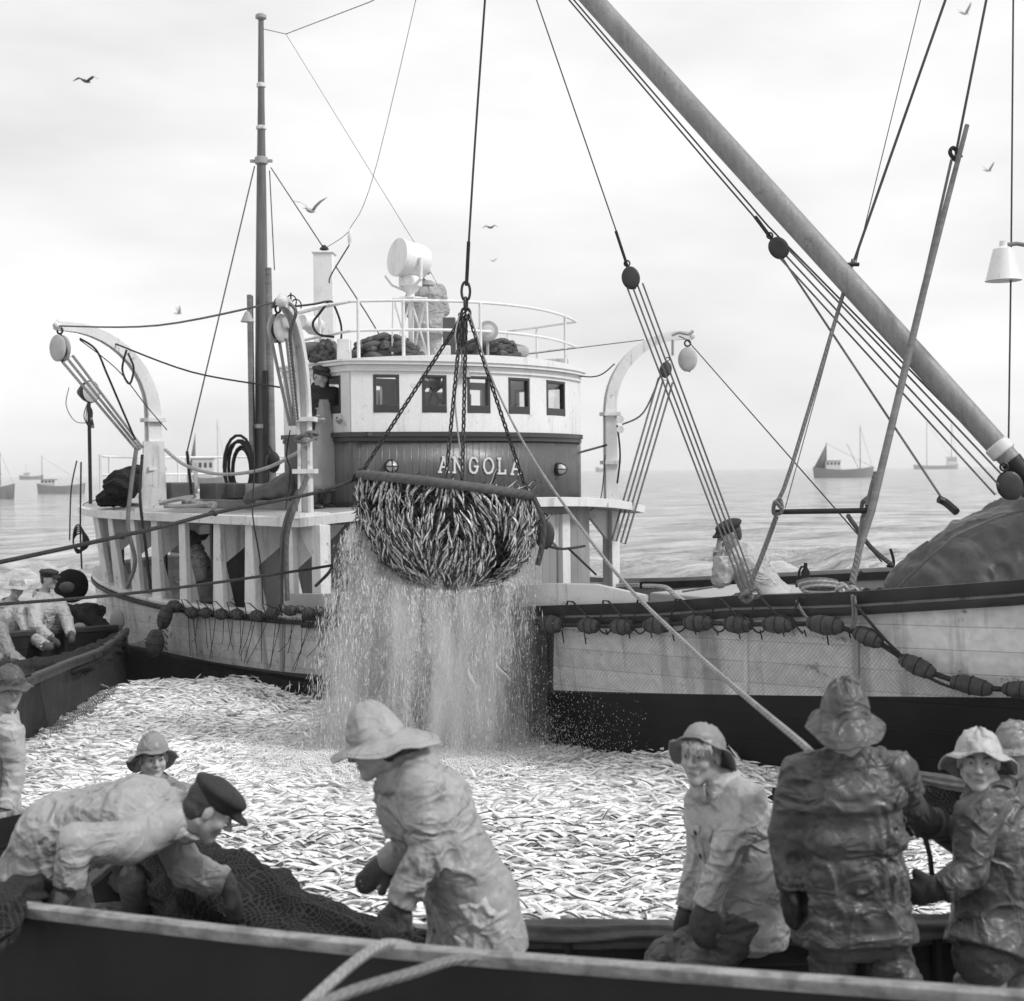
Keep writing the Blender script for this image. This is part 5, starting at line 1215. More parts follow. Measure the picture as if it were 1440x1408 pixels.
def hand_prims(Fd, w, d, n, curl, sgn, sc=1.0, r0=.006):
    """w wrist, d direction of the palm, n palm normal (the side fingers curl to)"""
    d = Vector(d).normalized(); n = (Vector(n) - d * Vector(n).dot(d)).normalized(); x = d.cross(n) * sgn; w = Vector(w)
    Rm = Matrix((x, d, n)).transposed(); Fd.ell(w + d * .05 * sc, np.array((.040, .052, .018)) * sc, Rm, .012); Fd.cone(w, w + d * .03 * sc, .027 * sc, .03 * sc, .015)
    for i, (ox, ln) in enumerate(((-.028, .062), (-.009, .074), (.010, .070), (.028, .055))):
        p = w + d * .09 * sc + x * ox * sc; a = R(curl * .35 + i * 4)
        for seg in range(3):
            q = p + (d * math.cos(a) + n * math.sin(a)) * ln * sc * (.42, .32, .26)[seg]; Fd.cone(p, q, (.0098, .009, .008)[seg] * sc, (.009, .008, .007)[seg] * sc, .003); p = q; a += R(curl * .6)
    p = w + d * .03 * sc - x * .03 * sc; q = p + (d * .6 - x * .7 + n * .3).normalized() * .04 * sc; Fd.cone(p, q, .014 * sc, .011 * sc, .01).cone(q, q + (d * .85 + n * .5).normalized() * .035 * sc, .011 * sc, .009 * sc, .003)
def mitten(parent, w, d, n, sgn, m='wool', sc=1.0, vox=.008, seed=1):
    Fd = Field(); d = Vector(d).normalized(); n = (Vector(n) - d * Vector(n).dot(d)).normalized(); x = d.cross(n) * sgn; w = Vector(w); Rm = Matrix((x, d, n)).transposed()
    Fd.cone(w - d * .012, w + d * .02, .038 * sc, .042 * sc, .02).ell(w + d * .075 * sc, np.array((.062, .075, .036)) * sc, Rm, .02)
    Fd.ell(w + d * .13 * sc + n * .02, np.array((.052, .05, .034)) * sc, Rm, .02).cone(w + d * .03 * sc - x * .04 * sc, w + d * .085 * sc - x * .078 * sc + n * .02, .024 * sc, .02 * sc, .014)
    V, Fc = Fd.mesh(vox, lambda P, D: D - .004 * vnoise(P * 30, seed) - .003 * vnoise(P * 75, seed + 2)); return mesh_obj('mitten', V, Fc, m, parent)

def souwester(parent, c, Rm, m, crown=.125, back=.13, front=.055, droop=.55, dent=.0, seed=0, tilt=0.0, dome=.115, r=.098, cone=0.0, crumple=.014):
    """oilskin hat: seamed crown and a brim that widens and droops behind"""
    Rm = Rm @ Matrix.Rotation(tilt, 3, 'X'); rows = []; n = 40; c = Vector(c)
    def P(a, q, kind):
        ca, sa = math.cos(a), math.sin(a)                       # sa>0 is the front
        bf = (1 + sa) / 2; bw = lerp(back, front, bf ** .8) * (1 - .12 * abs(ca)); dr = lerp(droop, .28, bf)
        if kind == 0:
            th = q * math.pi / 2; rr = r * lerp(math.sin(th) ** .8, .12 + .88 * q, cone); z = .035 + dome * lerp(math.cos(th) ** .9, 1 - q ** 1.25, cone); seam = 1 + .02 * math.cos(4 * a)
            nz = mnoise.noise(Vector((ca * 2, sa * 2, q * 3 + seed))) * crumple + mnoise.noise(Vector((ca * 5, sa * 5, q * 5 + seed))) * crumple * .6
            p = Vector((ca * rr * .92 * seam, sa * rr * 1.12 * seam - .012, z + nz - dent * (1 - q) * .05))
        else:
            rr = r * (1 + .02) + bw * q; ff = .010 * math.sin(5 * a + seed) * q + .012 * mnoise.noise(Vector((ca * 2.5, sa * 2.5, seed + 7))) * q
            p = Vector((ca * rr * .93, sa * rr * 1.08 - .012, .033 - bw * q * dr - .02 * q * q * (1 - bf) + ff))
        return c + Rm @ p
    for q in (0.02, .2, .4, .6, .8, .93, 1.0): rows.append([P(2 * math.pi * k / n, q, 0) for k in range(n)])
    for q in (.02, .25, .5, .75, .97, 1.0): rows.append([P(2 * math.pi * k / n, q, 1) for k in range(n)])
    mb = MB().grid(rows, close=True); mb.add(rows[0], [tuple(range(n))]); o = mb.build('souwester', m, parent, thick=.006); 
    sb = MB()
    for q in (.0, .5): sb.tube([P(2 * math.pi * k / n, .08 if q == 0 else .8, 1) + Vector((0, 0, .003)) for k in range(n)] , .0028, 5)
    sb.build('hat_seam', m, o); return o
def flatcap(parent, c, Rm, m='wool_dark', beret=False):
    Fd = Field(); L = lambda x, y, z: np.array(Vector(c) + Rm @ Vector((x, y, z)))
    if beret: Fd.ell(L(0, -.02, .085), (.115, .13, .05), Rm, .02).ell(L(.0, -.01, .05), (.088, .105, .045), Rm, .02)
    else: Fd.ell(L(0, -.005, .085), (.108, .125, .042), Rm, .02).ell(L(.0, -.012, .045), (.086, .105, .045), Rm, .02)
    Fd.cone(L(-.04, .10, .045), L(.04, .10, .045), .018, .018, .02).ell(L(0, .115, .035), (.07, .05, .012), Rm, .012)
    V, Fc = Fd.mesh(.007, lambda P, D: D - .005 * vnoise(P * 18, 3)); return mesh_obj('cap', V, Fc, m, parent)

def person(label, J, coat='oil_mid', trousers='oil_mid', hat=None, look=None, head_up=(0, 0, 1), vox=.008, seed=1, hem=None, hands=('mitten', 'mitten'), group=None, hair='hair_dark', bulk=1.0,
           handdir=None, face=True, amp=.011, apron=None, hatargs={}, sc=1.0, capkind=None, collar=True, fringe=False, mitt='wool', flare=.0, yoke=True, placket=None, waist=None, sweater=None):
    """J: joints in world space: head neck chest pelvis shL shR elL elR wrL wrR hipL hipR knL knR anL anR"""
    J = {k: Vector(v) for k, v in J.items()}
    base = (J['anL'] + J['anR']) / 2; root = empty('person', base, label, 'person', group)
    for side in 'LR':
        ua, fa = (J['el' + side] - J['sh' + side]).length, (J['wr' + side] - J['el' + side]).length
        print(label[:28], side, 'arm %.2f %.2f leg %.2f %.2f' % (ua, fa, (J['kn' + side] - J['hip' + side]).length, (J['an' + side] - J['kn' + side]).length), 'torso %.2f' % (J['neck'] - J['pelvis']).length, 'sh %.2f' % (J['shL'] - J['shR']).length)
    hR = frame_from(look or (0, -1, 0), head_up); hc = J['head']
    B = Field(); L = head_prims(B, hc, hR, sc)
    B.cone(L(0, -.02, -.06), J['neck'] + Vector((0, 0, -.02)), .052, .058, .03)
    B.cone(J['neck'], J['chest'], .06, .085, .05).cone(J['chest'], J['pelvis'], .09, .085, .05)
    hd = {}
    for i, side in enumerate('LR'):
        sh, el, wr, hp, kn, an = (J[k + side] for k in ('sh', 'el', 'wr', 'hip', 'kn', 'an'))
        B.cone(J['neck'] + (J['chest'] - J['neck']) * .25, sh, .055, .05, .04).cone(sh, el, .046, .036, .02).cone(el, wr, .036, .025, .02)
        B.cone(J['pelvis'], hp, .08, .075, .04).cone(hp, kn, .07, .052, .03).cone(kn, an, .052, .036, .02)
        fd = (J['pelvis'] - J['chest']).cross(J['hipR'] - J['hipL']); fw = Vector(J.get('foot' + side, an + Vector((hR.col[1].x, hR.col[1].y, 0)).normalized() * .16)); B.cone(an + Vector((0, 0, -.03)), fw + Vector((0, 0, -.05)), .04, .035, .02)
        d = (wr - el).normalized(); dd = Vector(handdir[side]) if handdir and side in handdir else d; hd[side] = dd
        nrm = Vector(J.get('palm' + side, (J['chest'] - wr))); 
        hand_prims(B, wr, dd, nrm, 55 if hands[i] != 'flat' else 20, 1 if side == 'L' else -1)
    V, Fc = B.mesh(min(vox, .0065) if vox < .0095 else vox, lambda P, D: D - .0012 * vnoise(P * 55, seed)); mesh_obj('body', V, Fc, 'skin', root)
    # trousers and boots
    T = Field()
    for side in 'LR':
        hp, kn, an = (J[k + side] for k in ('hip', 'kn', 'an'))
        T.cone(J['pelvis'], hp, .085 * bulk, .092 * bulk, .03).cone(hp, kn, .10 * bulk, .09 * bulk, .03).cone(kn, an, .092 * bulk, .075 * bulk, .04)
    tsegs = [(J['hip' + q], J['kn' + q], .12) for q in 'LR'] + [(J['kn' + q], J['an' + q], .085) for q in 'LR']
    V, Fc = T.mesh(vox * 1.05, lambda P, D: folds2(P, D, amp, seed + 20, tsegs)); mesh_obj('trousers', V, Fc, trousers, root)
    Bt = Field()
    for side in 'LR':
        an = J['an' + side]; fw = Vector(J.get('foot' + side, an + Vector((hR.col[1].x, hR.col[1].y, 0)).normalized() * .17)); Bt.cone(an + (J['kn' + side] - an) * .4, an, .062, .055, .02).cone(an + Vector((0, 0, -.035)), fw + Vector((0, 0, -.055)), .055, .048, .03)
    V, Fc = Bt.mesh(.012); mesh_obj('boots', V, Fc, 'oil_black', root)
    # coat
    C_ = Field(); ch, pe, nk = J['chest'], J['pelvis'], J['neck']; sx = (J['shR'] - J['shL']).normalized(); dn = (pe - ch).normalized()
    C_.cone(nk + (ch - nk) * .15, ch, .085 * bulk, .145 * bulk, .06)
    hm_ = Vector(hem) if hem is not None else pe + dn * .14
    C_.cone(ch, pe, .142 * bulk, .145 * bulk, .05).cone(pe, hm_, .145 * bulk, .15 * bulk, .04)
    for side in 'LR':
        sh, el, wr = (J[k + side] for k in ('sh', 'el', 'wr')); q = -1 if side == 'L' else 1
        C_.cone(nk + (ch - nk) * .2 + sx * q * .05, sh, .07 * bulk, .078 * bulk, .05).cone(sh, el, .078 * bulk, .064 * bulk, .014).cone(el, wr + (el - wr) * .06, .066 * bulk, .058 * bulk, .010)
        C_.cone(ch + sx * q * .075, pe + sx * q * .075, .138 * bulk, .145 * bulk, .03)
        hemv = Vector(hem) if hem is not None else pe + dn * .14
        C_.cone(pe + sx * q * .07, hemv + sx * q * (.085 + flare), .145 * bulk, (.152 + flare * .6) * bulk, .04)
    hemc = np.array(hemv); hd_ = (hemv - pe).normalized(); hdn = np.array(hd_)
    csegs = [(J['sh' + q], J['el' + q], .08) for q in 'LR'] + [(J['el' + q], J['wr' + q], .065) for q in 'LR'] + [(ch + sx * q * .07, pe + sx * q * .07, .145) for q in (-1, 1)] + [(pe + sx * q * .07, hemv + sx * q * .09, .15) for q in (-1, 1)]
    def post(P, D):
        D = folds2(P, D, amp, seed, csegs)
        if yoke:
            yy = (P - np.array(ch)) @ np.array(dn) - .02 + .01 * vnoise(P * 5, seed + 8); D = D - .009 * np.clip(.5 - yy / .012, 0, 1) * (np.abs(yy) < .2)
        if waist is not None:
            wy = (P - np.array(waist)) @ hdn; tr = np.linalg.norm((P - np.array(waist)) - wy[:, None] * hdn, axis=1) < .27; D = D + np.where(tr, .016 * np.exp(-(wy / .03) ** 2) * (1 + .4 * vnoise(P * 20, 3)) - .012 * np.exp(-((wy + .07) / .04) ** 2) - .010 * np.exp(-((wy - .07) / .05) ** 2), 0)
        hh = (P - hemc) @ hdn - .02 + .012 * vnoise(P * 6, seed + 3)
        e = P - hemc; rad = np.linalg.norm(e - (e @ hdn)[:, None] * hdn, axis=1)
        cut = np.where(rad < .34, hh, -1.0); D = np.maximum(D, cut)
        for side in 'LR':                                          # square the cuffs
            el, wr = np.array(J['el' + side]), np.array(J['wr' + side]); a = (wr - el) / np.linalg.norm(wr - el); c = (P - wr) @ a + .0; r = np.linalg.norm((P - wr) - ((P - wr) @ a)[:, None] * a, axis=1); ot = 'L' if side == 'R' else 'R'
            def sd(p0, p1): b_ = p1 - p0; t_ = np.clip((P - p0) @ b_ / (b_ @ b_), 0, 1); return np.linalg.norm(P - p0 - t_[:, None] * b_, axis=1)
            mine = sd(el, wr); oth = np.minimum(sd(np.array(J['el' + ot]), np.array(J['wr' + ot])), sd(np.array(J['el' + ot]), np.array(J['sh' + ot]))); tor = sd(np.array(ch), np.array(hemv)) - .08
            D = np.where((r < .09) & (mine < oth) & (mine < tor), np.maximum(D, c), D)
        return D
    V, Fc = C_.mesh(vox, post); co = mesh_obj('coat' if not sweater else 'sweater', V, Fc, sweater or coat, root)
    if placket:
        f = Vector(placket); f = (f - dn * f.dot(dn)).normalized(); side_ = dn.cross(f).normalized(); pts = []
        from mathutils.bvhtree import BVHTree
        bv = BVHTree.FromPolygons([tuple(x) for x in V.tolist()], Fc.tolist())
        for k in range(15):
            c = ch.lerp(hemv, k / 14 * 1.02 - .08); hit = bv.ray_cast(c + f * .5, -f); 
            if hit[0] is not None: pts.append(hit[0] + f * .002)
        if len(pts) > 4:
            rows = [[p - side_ * .022 - f * .003, p - side_ * .018 + f * .003, p + side_ * .018 + f * .003, p + side_ * .022 - f * .003] for p in pts]; MB().grid(rows).build('placket', coat, root, thick=.003)
            for k in (1, 4, 7, 10): 
                if k < len(pts): MB().lathe([(.011, 0), (.011, .004), (.004, .006)], pts[k] + f * .004, f, 12).build('button', 'oil_black', root)
    if collar:
        Cl = Field(); up = (nk - ch).normalized(); cn = nk + up * .005
        Rc = frame_from(hR.col[1], up); 
        rows = []
        for h, rr in ((-.06, .118), (-.02, .092), (.015, .082), (.03, .090), (.02, .102), (-.02, .113), (-.045, .126)):
            rows.append([cn + up * (h + .012 * math.sin(a) * 0) + (Rc.col[0] * math.cos(a) + Rc.col[1] * math.sin(a) * 1.0) * rr * bulk - up * (.02 * math.sin(a)) for a in np.linspace(R(98), R(98 + 344), 30)])
        MB().grid(rows).build('collar', coat if not sweater else sweater, root, thick=.006)
    for i, side in enumerate('LR'):
        if hands[i] == 'mitten': mitten(root, J['wr' + side], hd[side], Vector(J.get('palm' + side, (J['chest'] - J['wr' + side]))), 1 if side == 'L' else -1, mitt, vox=max(vox, .008), seed=seed)
    # face details, hair
    if face:
        for q in (-1, 1):
            e = MB(); e.ball(L(q * .031, .0795, .006), .0125 * sc, nu=12, nv=8); eo = e.build('eye', 'eye', root); MB().ball(L(q * .031, .0885, .006), (.0058 * sc, .0058 * sc, .0058 * sc), nu=10, nv=6).build('pupil', 'black', eo)
            MB().tube([L(q * .014, .097, .026), L(q * .03, .097, .032), L(q * .048, .083, .027)], [.003, .0042, .002], 6).build('eyebrow', hair, root)
            lid = MB().tube([L(q * .018, .090, .010), L(q * .031, .0925, .0165), L(q * .044, .086, .010)], [.0025, .0035, .0025], 6); lid.build('eyelid', 'skin', root)
        MB().tube([L(-.019, .089, -.0615), L(-.008, .0945, -.0595), L(0, .0945, -.061), L(.008, .0945, -.0595), L(.019, .089, -.0615)], [.0015, .0042, .004, .0042, .0015], 6).build('lips', 'lips', root)
    H = Field(); H.ell(L(0, -.03, .03), np.array((.081, .092, .086)) * sc, hR, .02).ell(L(0, -.045, -.03), np.array((.07, .065, .06)) * sc, hR, .02)
    V, Fc = H.mesh(.008, lambda P, D: D - .004 * vnoise(P * 60, 5)); mesh_obj('hair', V, Fc, hair, root)
    if fringe:
        mb = MB()
        for i in range(60):
            x = random.uniform(-.07, .06); y0 = .075 - abs(x) * .3; p0 = Vector(L(x, y0, .075)); p1 = Vector(L(x - .012, y0 + .035, .062 + random.uniform(-.01, .012))); p2 = Vector(L(x - random.uniform(.01, .04), y0 + .05, .03 + random.uniform(-.012, .02))); mb.tube([p0, p1, p2], [.004, .0035, .001], 4)
        mb.build('fringe', hair, root)
    if hat == 'souwester': souwester(root, L(0, 0, 0), hR, hatargs.pop('m', coat) if 'm' in hatargs else coat, seed=seed, **hatargs)
    elif hat == 'cap': flatcap(root, L(0, 0, 0), hR)
    elif hat == 'beret': flatcap(root, L(0, 0, 0), hR, beret=True)
    if apron:
        f = hR.col[1]; f = Vector(apron).normalized(); x = f.cross(Vector((0, 0, 1))).normalized(); rows = []
        top = lerp(J['chest'].z, J['neck'].z, .1); bot = (J['knL'].z + J['anL'].z) / 2 - .05
        for k in range(14):
            z = lerp(top, bot, k / 13); c = J['chest'].lerp(J['pelvis'], min(1, max(0, (J['chest'].z - z) / (J['chest'].z - J['pelvis'].z)))); w = interp(k, [0, 3, 5, 13], [.10, .13, .2, .22]); rows.append([Vector((c.x, c.y, z)) + x * w * q + f * (.165 * math.sqrt(max(0, 1 - (q * .8) ** 2)) + .01 * math.sin(q * 9 + k)) for q in np.linspace(-1, 1, 9)])
        MB().grid(rows).build('apron', 'canvas', root, thick=.006)
        for q in (-1, 1): MB().tube([rows[0][0 if q < 0 else 8], J['neck'] + x * q * .09 + f * .03, J['neck'] + x * q * .08 - f * .06], .014, 6, flat=.4).build('strap', 'canvas', root)
    return root

def JJ(d0, **k):
    """joints from (px, py[, depth offset from d0]) read in the photograph"""
    return {n: at(v[0], v[1], d0 + (v[2] if len(v) > 2 else 0)) for n, v in k.items()}
# ================================================================== the crew
# bending man at the left end of the nearest boat (beret, light oilskin)
J = JJ(5.6, head=(296, 1138, .0), neck=(262, 1150, .02), chest=(195, 1150, .05), pelvis=(85, 1172, .15), shL=(205, 1135, .20), shR=(180, 1185, -.22), elL=(285, 1215, .22), wrL=(300, 1262, .1), elR=(85, 1180, -.36), wrR=(95, 1248, -.42),
       hipL=(82, 1205, .28), hipR=(72, 1205, .06), knL=(110, 1320, .2), knR=(62, 1345, -.05), anL=(110, 1440, .2), anR=(50, 1450, .0))
J['elR'] = at(105, 1185, 5.2); J['palmR'] = (0, 0, -1); J['palmL'] = (0, 0, -1)
J['elL'] = at(262, 1222, 5.75); J['wrL'] = at(318, 1240, 5.75); J['shL'] = at(225, 1150, 5.82)
person('bending man in dark cap and pale oilskin reaching down over the net at the left', J, coat='oil_grey', trousers='oil_grey', hat='cap', look=(.78, .12, -.62), head_up=(.5, .1, .8), vox=.0075, seed=3, hands=('mitten', 'mitten'), hair='hair_dark', hem=at(52, 1245, 5.75), bulk=1.08, handdir={'R': (-.35, .0, -.5), 'L': (.3, .1, -1)}, amp=.012)
# man bending over the gunwale, centre
J = JJ(5.35, head=(528, 1050, 0), neck=(568, 1078, .0), chest=(600, 1140, .02), pelvis=(662, 1262, .05), shL=(560, 1110, .18), shR=(592, 1105, -.16), elL=(575, 1190, .30), wrL=(545, 1215, .34), elR=(600, 1195, -.2), wrR=(562, 1272, -.22),
       hipL=(650, 1275, .14), hipR=(672, 1280, -.08), knL=(615, 1400, .12), knR=(665, 1420, -.08), anL=(640, 1530, .15), anR=(700, 1540, -.05))
person('man in pale cone shaped sou\'wester bending over the fish in the middle', J, coat='oil_grey', trousers='oil_light', hat='souwester', look=(-.93, .12, -.28), vox=.0075, seed=7, hem=at(672, 1325, 5.4), bulk=1.12, handdir={'R': (-.35, -.05, -.75), 'L': (-.6, .3, -.6)}, flare=.01, hatargs=dict(m='oil_grey', dome=.15, back=.115, front=.075, droop=.66, r=.107, cone=.5, tilt=-.05), amp=.013)
# fair boy looking round
J = JJ(5.75, head=(985, 1062, 0), neck=(1008, 1100, .03), chest=(1025, 1160, .04), pelvis=(1042, 1290, .05), shL=(990, 1130, .12), shR=(1050, 1125, -.1), elL=(985, 1200, .16), wrL=(968, 1275, .16), elR=(1020, 1205, -.2), wrR=(990, 1275, -.22),
       hipL=(1030, 1300, .12), hipR=(1050, 1300, -.06), knL=(940, 1355, -.02), knR=(975, 1370, -.15), anL=(1020, 1420, .3), anR=(1060, 1420, .15))
person('fair haired boy in sou\'wester pushed back, kneeling at the gunwale and looking over his shoulder', J, coat='oil_light', trousers='oil_dark', hat='souwester', look=(-.50, -.86, .02), vox=.0075, seed=12, hem=at(1042, 1312, 5.8), bulk=.98, hair='hair_fair', fringe=True, handdir={'R': (-.05, 0, -1), 'L': (-.2, .1, -1)}, flare=.0, placket=(-.93, -.36, 0), hatargs=dict(tilt=.55, back=.085, front=.05, dome=.10, m='oil_mid'), amp=.010, mitt='wool')
# big man seen from behind
J = JJ(5.3, head=(1188, 1014, 0), neck=(1192, 1058, .0), chest=(1192, 1125, .0), pelvis=(1200, 1275, .0), shL=(1128, 1085, 0), shR=(1258, 1085, 0), elL=(1102, 1172, .03), wrL=(1112, 1250, .0), elR=(1280, 1130, .25), wrR=(1305, 1165, .42),
       hipL=(1172, 1290, 0), hipR=(1232, 1290, 0), knL=(1168, 1400, .05), knR=(1265, 1390, -.05), anL=(1165, 1530, .05), anR=(1290, 1520, 0))
person('broad man in dark wet oilskins and crumpled sou\'wester standing with his back turned', J, coat='oil_dark', trousers='oil_dark', hat='souwester', look=(.18, .95, -.1), vox=.0075, seed=21, hem=at(1203, 1318, 5.28), bulk=.96, handdir={'L': (.05, .1, -1), 'R': (.5, .5, -.2)}, mitt='oil_black', flare=.01, collar=False, waist=at(1198, 1206, 5.3), hatargs=dict(dome=.14, back=.085, front=.06, droop=1.0, r=.1, dent=.3, m='oil_dark', crumple=.03, cone=.15, tilt=.1), amp=.013, face=False)
MB().tube([at(1170, 1207, 5.12), at(1240, 1207, 5.12)], .01, 6) 
# smiling man at the right
J = JJ(5.6, head=(1376, 1070, 0), neck=(1398, 1112, .04), chest=(1400, 1170, .05), pelvis=(1405, 1290, .05), shL=(1375, 1150, -.14), shR=(1428, 1135, .15), elL=(1365, 1225, -.22), wrL=(1322, 1252, -.25), elR=(1355, 1185, .22), wrR=(1310, 1158, .1),
       hipL=(1394, 1312, .0), hipR=(1425, 1310, .1), knL=(1378, 1405, -.04), knR=(1422, 1410, .1), anL=(1372, 1530, -.1), anR=(1425, 1540, .1))
person('smiling man in pale sou\'wester and dark oilskin hauling at the right edge', J, coat='oil_dark', trousers='oil_mid', hat='souwester', look=(-.30, -.95, .02), vox=.0075, seed=31, hem=at(1398, 1338, 5.6), bulk=1.08, handdir={'L': (-.8, .1, -.1), 'R': (-.8, .2, .1)}, flare=.02, placket=(-.85, -.5, 0), hatargs=dict(m='oil_light', dome=.095, back=.12, front=.045, tilt=.2, droop=.85, cone=.25, crumple=.02), mitt='wool_dark', amp=.011)
# man behind him, mostly hidden
J = JJ(6.0, head=(1428, 1058, 0), neck=(1436, 1095, .04), chest=(1440, 1150, .05), pelvis=(1445, 1270, .05), shL=(1405, 1120, 0), shR=(1475, 1120, .1), elL=(1398, 1200, -.1), wrL=(1385, 1260, -.2), elR=(1490, 1200, .1), wrR=(1480, 1265, 0),
       hipL=(1425, 1280, 0), hipR=(1465, 1280, .1), knL=(1425, 1370, 0), knR=(1465, 1370, .1), anL=(1425, 1470, 0), anR=(1465, 1470, .1))
person('man in grey sou\'wester half hidden behind the smiling man at the right edge', J, coat='oil_mid', trousers='oil_mid', hat='souwester', look=(-.6, -.7, 0), vox=.010, seed=33, hatargs=dict(m='oil_mid', dome=.10, back=.08))
# head behind the bending man
J = JJ(8.0, head=(216, 1066, 0), neck=(214, 1100, .04), chest=(214, 1140, .05), pelvis=(212, 1210, .1), shL=(175, 1118, 0), shR=(252, 1118, .0), elL=(165, 1175, -.05), wrL=(190, 1210, -.25), elR=(265, 1175, -.05), wrR=(240, 1210, -.25),
       hipL=(195, 1215, 0), hipR=(232, 1215, 0), knL=(190, 1235, -.4), knR=(236, 1235, -.4), anL=(190, 1290, -.1), anR=(234, 1290, -.1))
person('man in grey sou\'wester peering up from behind the bending man\'s back', J, coat='oil_mid', trousers='oil_mid', hat='souwester', look=(.42, -.9, .0), vox=.009, seed=41, hatargs=dict(m='oil_mid', dome=.12, back=.10, front=.05, droop=.75, cone=.4, crumple=.02, tilt=.28))
# man at the left edge
J = JJ(8.6, head=(14, 968, 0), neck=(2, 1005, .05), chest=(-6, 1045, .06), pelvis=(-10, 1140, .1), shL=(15, 1030, -.15), shR=(-30, 1030, .2), elL=(22, 1090, -.15), wrL=(8, 1140, -.25), elR=(-40, 1090, .1), wrR=(-30, 1140, 0),
       hipL=(0, 1150, 0), hipR=(-22, 1150, .1), knL=(0, 1230, -.1), knR=(-22, 1230, .1), anL=(0, 1310, 0), anR=(-24, 1310, .1))
person('man in crumpled sou\'wester and pale coat cut by the left edge below the hauling men', J, coat='oil_light', trousers='oil_mid', hat='souwester', look=(.55, -.8, -.1), vox=.009, seed=45, hatargs=dict(m='oil_dark', dome=.11, back=.09, front=.055))
# three men hauling in the left boat
J = JJ(17.0, head=(24, 826, 0), neck=(14, 848, .05), chest=(12, 868, .05), pelvis=(5, 915, .2), shL=(30, 862, -.1), shR=(-6, 862, .2), elL=(42, 893, -.3), wrL=(64, 908, -.6), elR=(0, 895, -.1), wrR=(25, 912, -.4), hipL=(12, 920, .1), hipR=(-4, 920, .3), knL=(22, 955, -.1), knR=(4, 955, .2), anL=(14, 998, .1), anR=(-2, 998, .3))
person('hauling man in wide pale sou\'wester, farthest left in the left boat', J, coat='oil_light', trousers='oil_light', hat='souwester', look=(.35, -.9, -.1), vox=.013, seed=51, hatargs=dict(m='oil_light', dome=.09, back=.09, front=.10, droop=.3), bulk=1.1)
J = JJ(17.0, head=(69, 814, 0), neck=(62, 836, .05), chest=(64, 858, .05), pelvis=(72, 905, .2), shL=(50, 852, -.15), shR=(82, 850, .15), elL=(50, 880, -.3), wrL=(70, 898, -.45), elR=(94, 872, -.05), wrR=(100, 892, -.3), hipL=(66, 912, .1), hipR=(80, 912, .3), knL=(70, 948, -.1), knR=(84, 948, .2), anL=(68, 992, .1), anR=(84, 992, .3))
person('man in dark cap and pale oilskin hauling net beside the round buoy', J, coat='oil_light', trousers='oil_light', hat='cap', look=(.9, -.3, -.1), vox=.013, seed=55, bulk=1.15)
J = JJ(14.2, head=(-24, 850, 0), neck=(-18, 872, .05), chest=(-12, 895, .05), pelvis=(-20, 940, .4), shL=(0, 885, -.2), shR=(-30, 880, .1), elL=(14, 920, -.35), wrL=(34, 935, -.5), elR=(-20, 910, -.2), wrR=(5, 930, -.4), hipL=(-10, 950, .3), hipR=(-30, 950, .4), knL=(-5, 990, .1), knR=(-25, 990, .3), anL=(-8, 1035, .3), anR=(-28, 1035, .4))
person('stooping man whose rounded back and arm cross the left edge', J, coat='oil_mid', trousers='oil_mid', hat='souwester', look=(.8, -.3, -.5), vox=.013, seed=57, hatargs=dict(m='oil_mid'))
# man at the wheelhouse door
def standing(c, yaw, z0, H=1.74, lean=0, arms=None):
    f = Vector((math.cos(yaw), math.sin(yaw), 0)); r = Vector((f.y, -f.x, 0)); k = H / 1.75; P = lambda x, y, z: Vector(c) + r * x * k + f * (y + lean * max(0, z - .9)) * k + Vector((0, 0, z * k + z0))
    return dict(head=P(0, .04, 1.60), neck=P(0, 0, 1.46), chest=P(0, .0, 1.30), pelvis=P(0, 0, .93), shL=P(-.17, 0, 1.40), shR=P(.17, 0, 1.40), elL=P(-.25, .03, 1.12), elR=P(.25, .03, 1.12), wrL=P(-.16, .25, 1.07), wrR=P(.16, .25, 1.07), hipL=P(-.09, 0, .88), hipR=P(.09, 0, .88), knL=P(-.10, .03, .48), knR=P(.10, .03, .48), anL=P(-.10, 0, .08), anR=P(.10, 0, .08)), P
q = at(452, 700, 15.95); dc = Vector((q.x, q.y, 0)); j, P = standing(dc, R(-62), 2.06, 1.72)
person('smiling man in peaked cap, dark jersey and long apron leaning by the wheelhouse door', j, coat='wool_dark', sweater='wool_dark', trousers='oil_dark', hat='cap', look=(.6, -.8, -.25), vox=.011, seed=61, apron=(.35, -.93, 0), hands=('bare', 'bare'), hem=j['pelvis'] + Vector((0, 0, -.04)), bulk=.95, amp=.006)
# man in pale oilskin bent behind the searchlight, seen from the back
q = at(601, 480, 18.3); j, P = standing(Vector((q.x, q.y, 0)), R(98), 3.58, 1.72, lean=.12)
j['head'] = at(588, 384, 18.4); j['elL'] = P(-.27, .05, 1.12); j['wrL'] = P(-.12, .22, 1.05)
person('man in pale oilskin standing behind the searchlight, back turned', j, coat='oil_grey', trousers='oil_light', hat='souwester', look=(-.3, .9, -.1), vox=.012, seed=65, face=False, hands=('bare', 'bare'), bulk=1.1)
# man sheltering under the boat deck
j, P = standing(onT(284, 850, .45) * 1.0 - Vector((0, 0, onT(284, 850, .45).z)), R(-150), .12, 1.62, lean=.12)
person('man in dark sou\'wester bowed under the boat deck between the white stanchions', j, coat='oil_mid', trousers='oil_mid', hat='souwester', look=(-.7, -.4, -.6), vox=.012, seed=68, hands=('bare', 'bare'), hatargs=dict(m='oil_black', dome=.12))
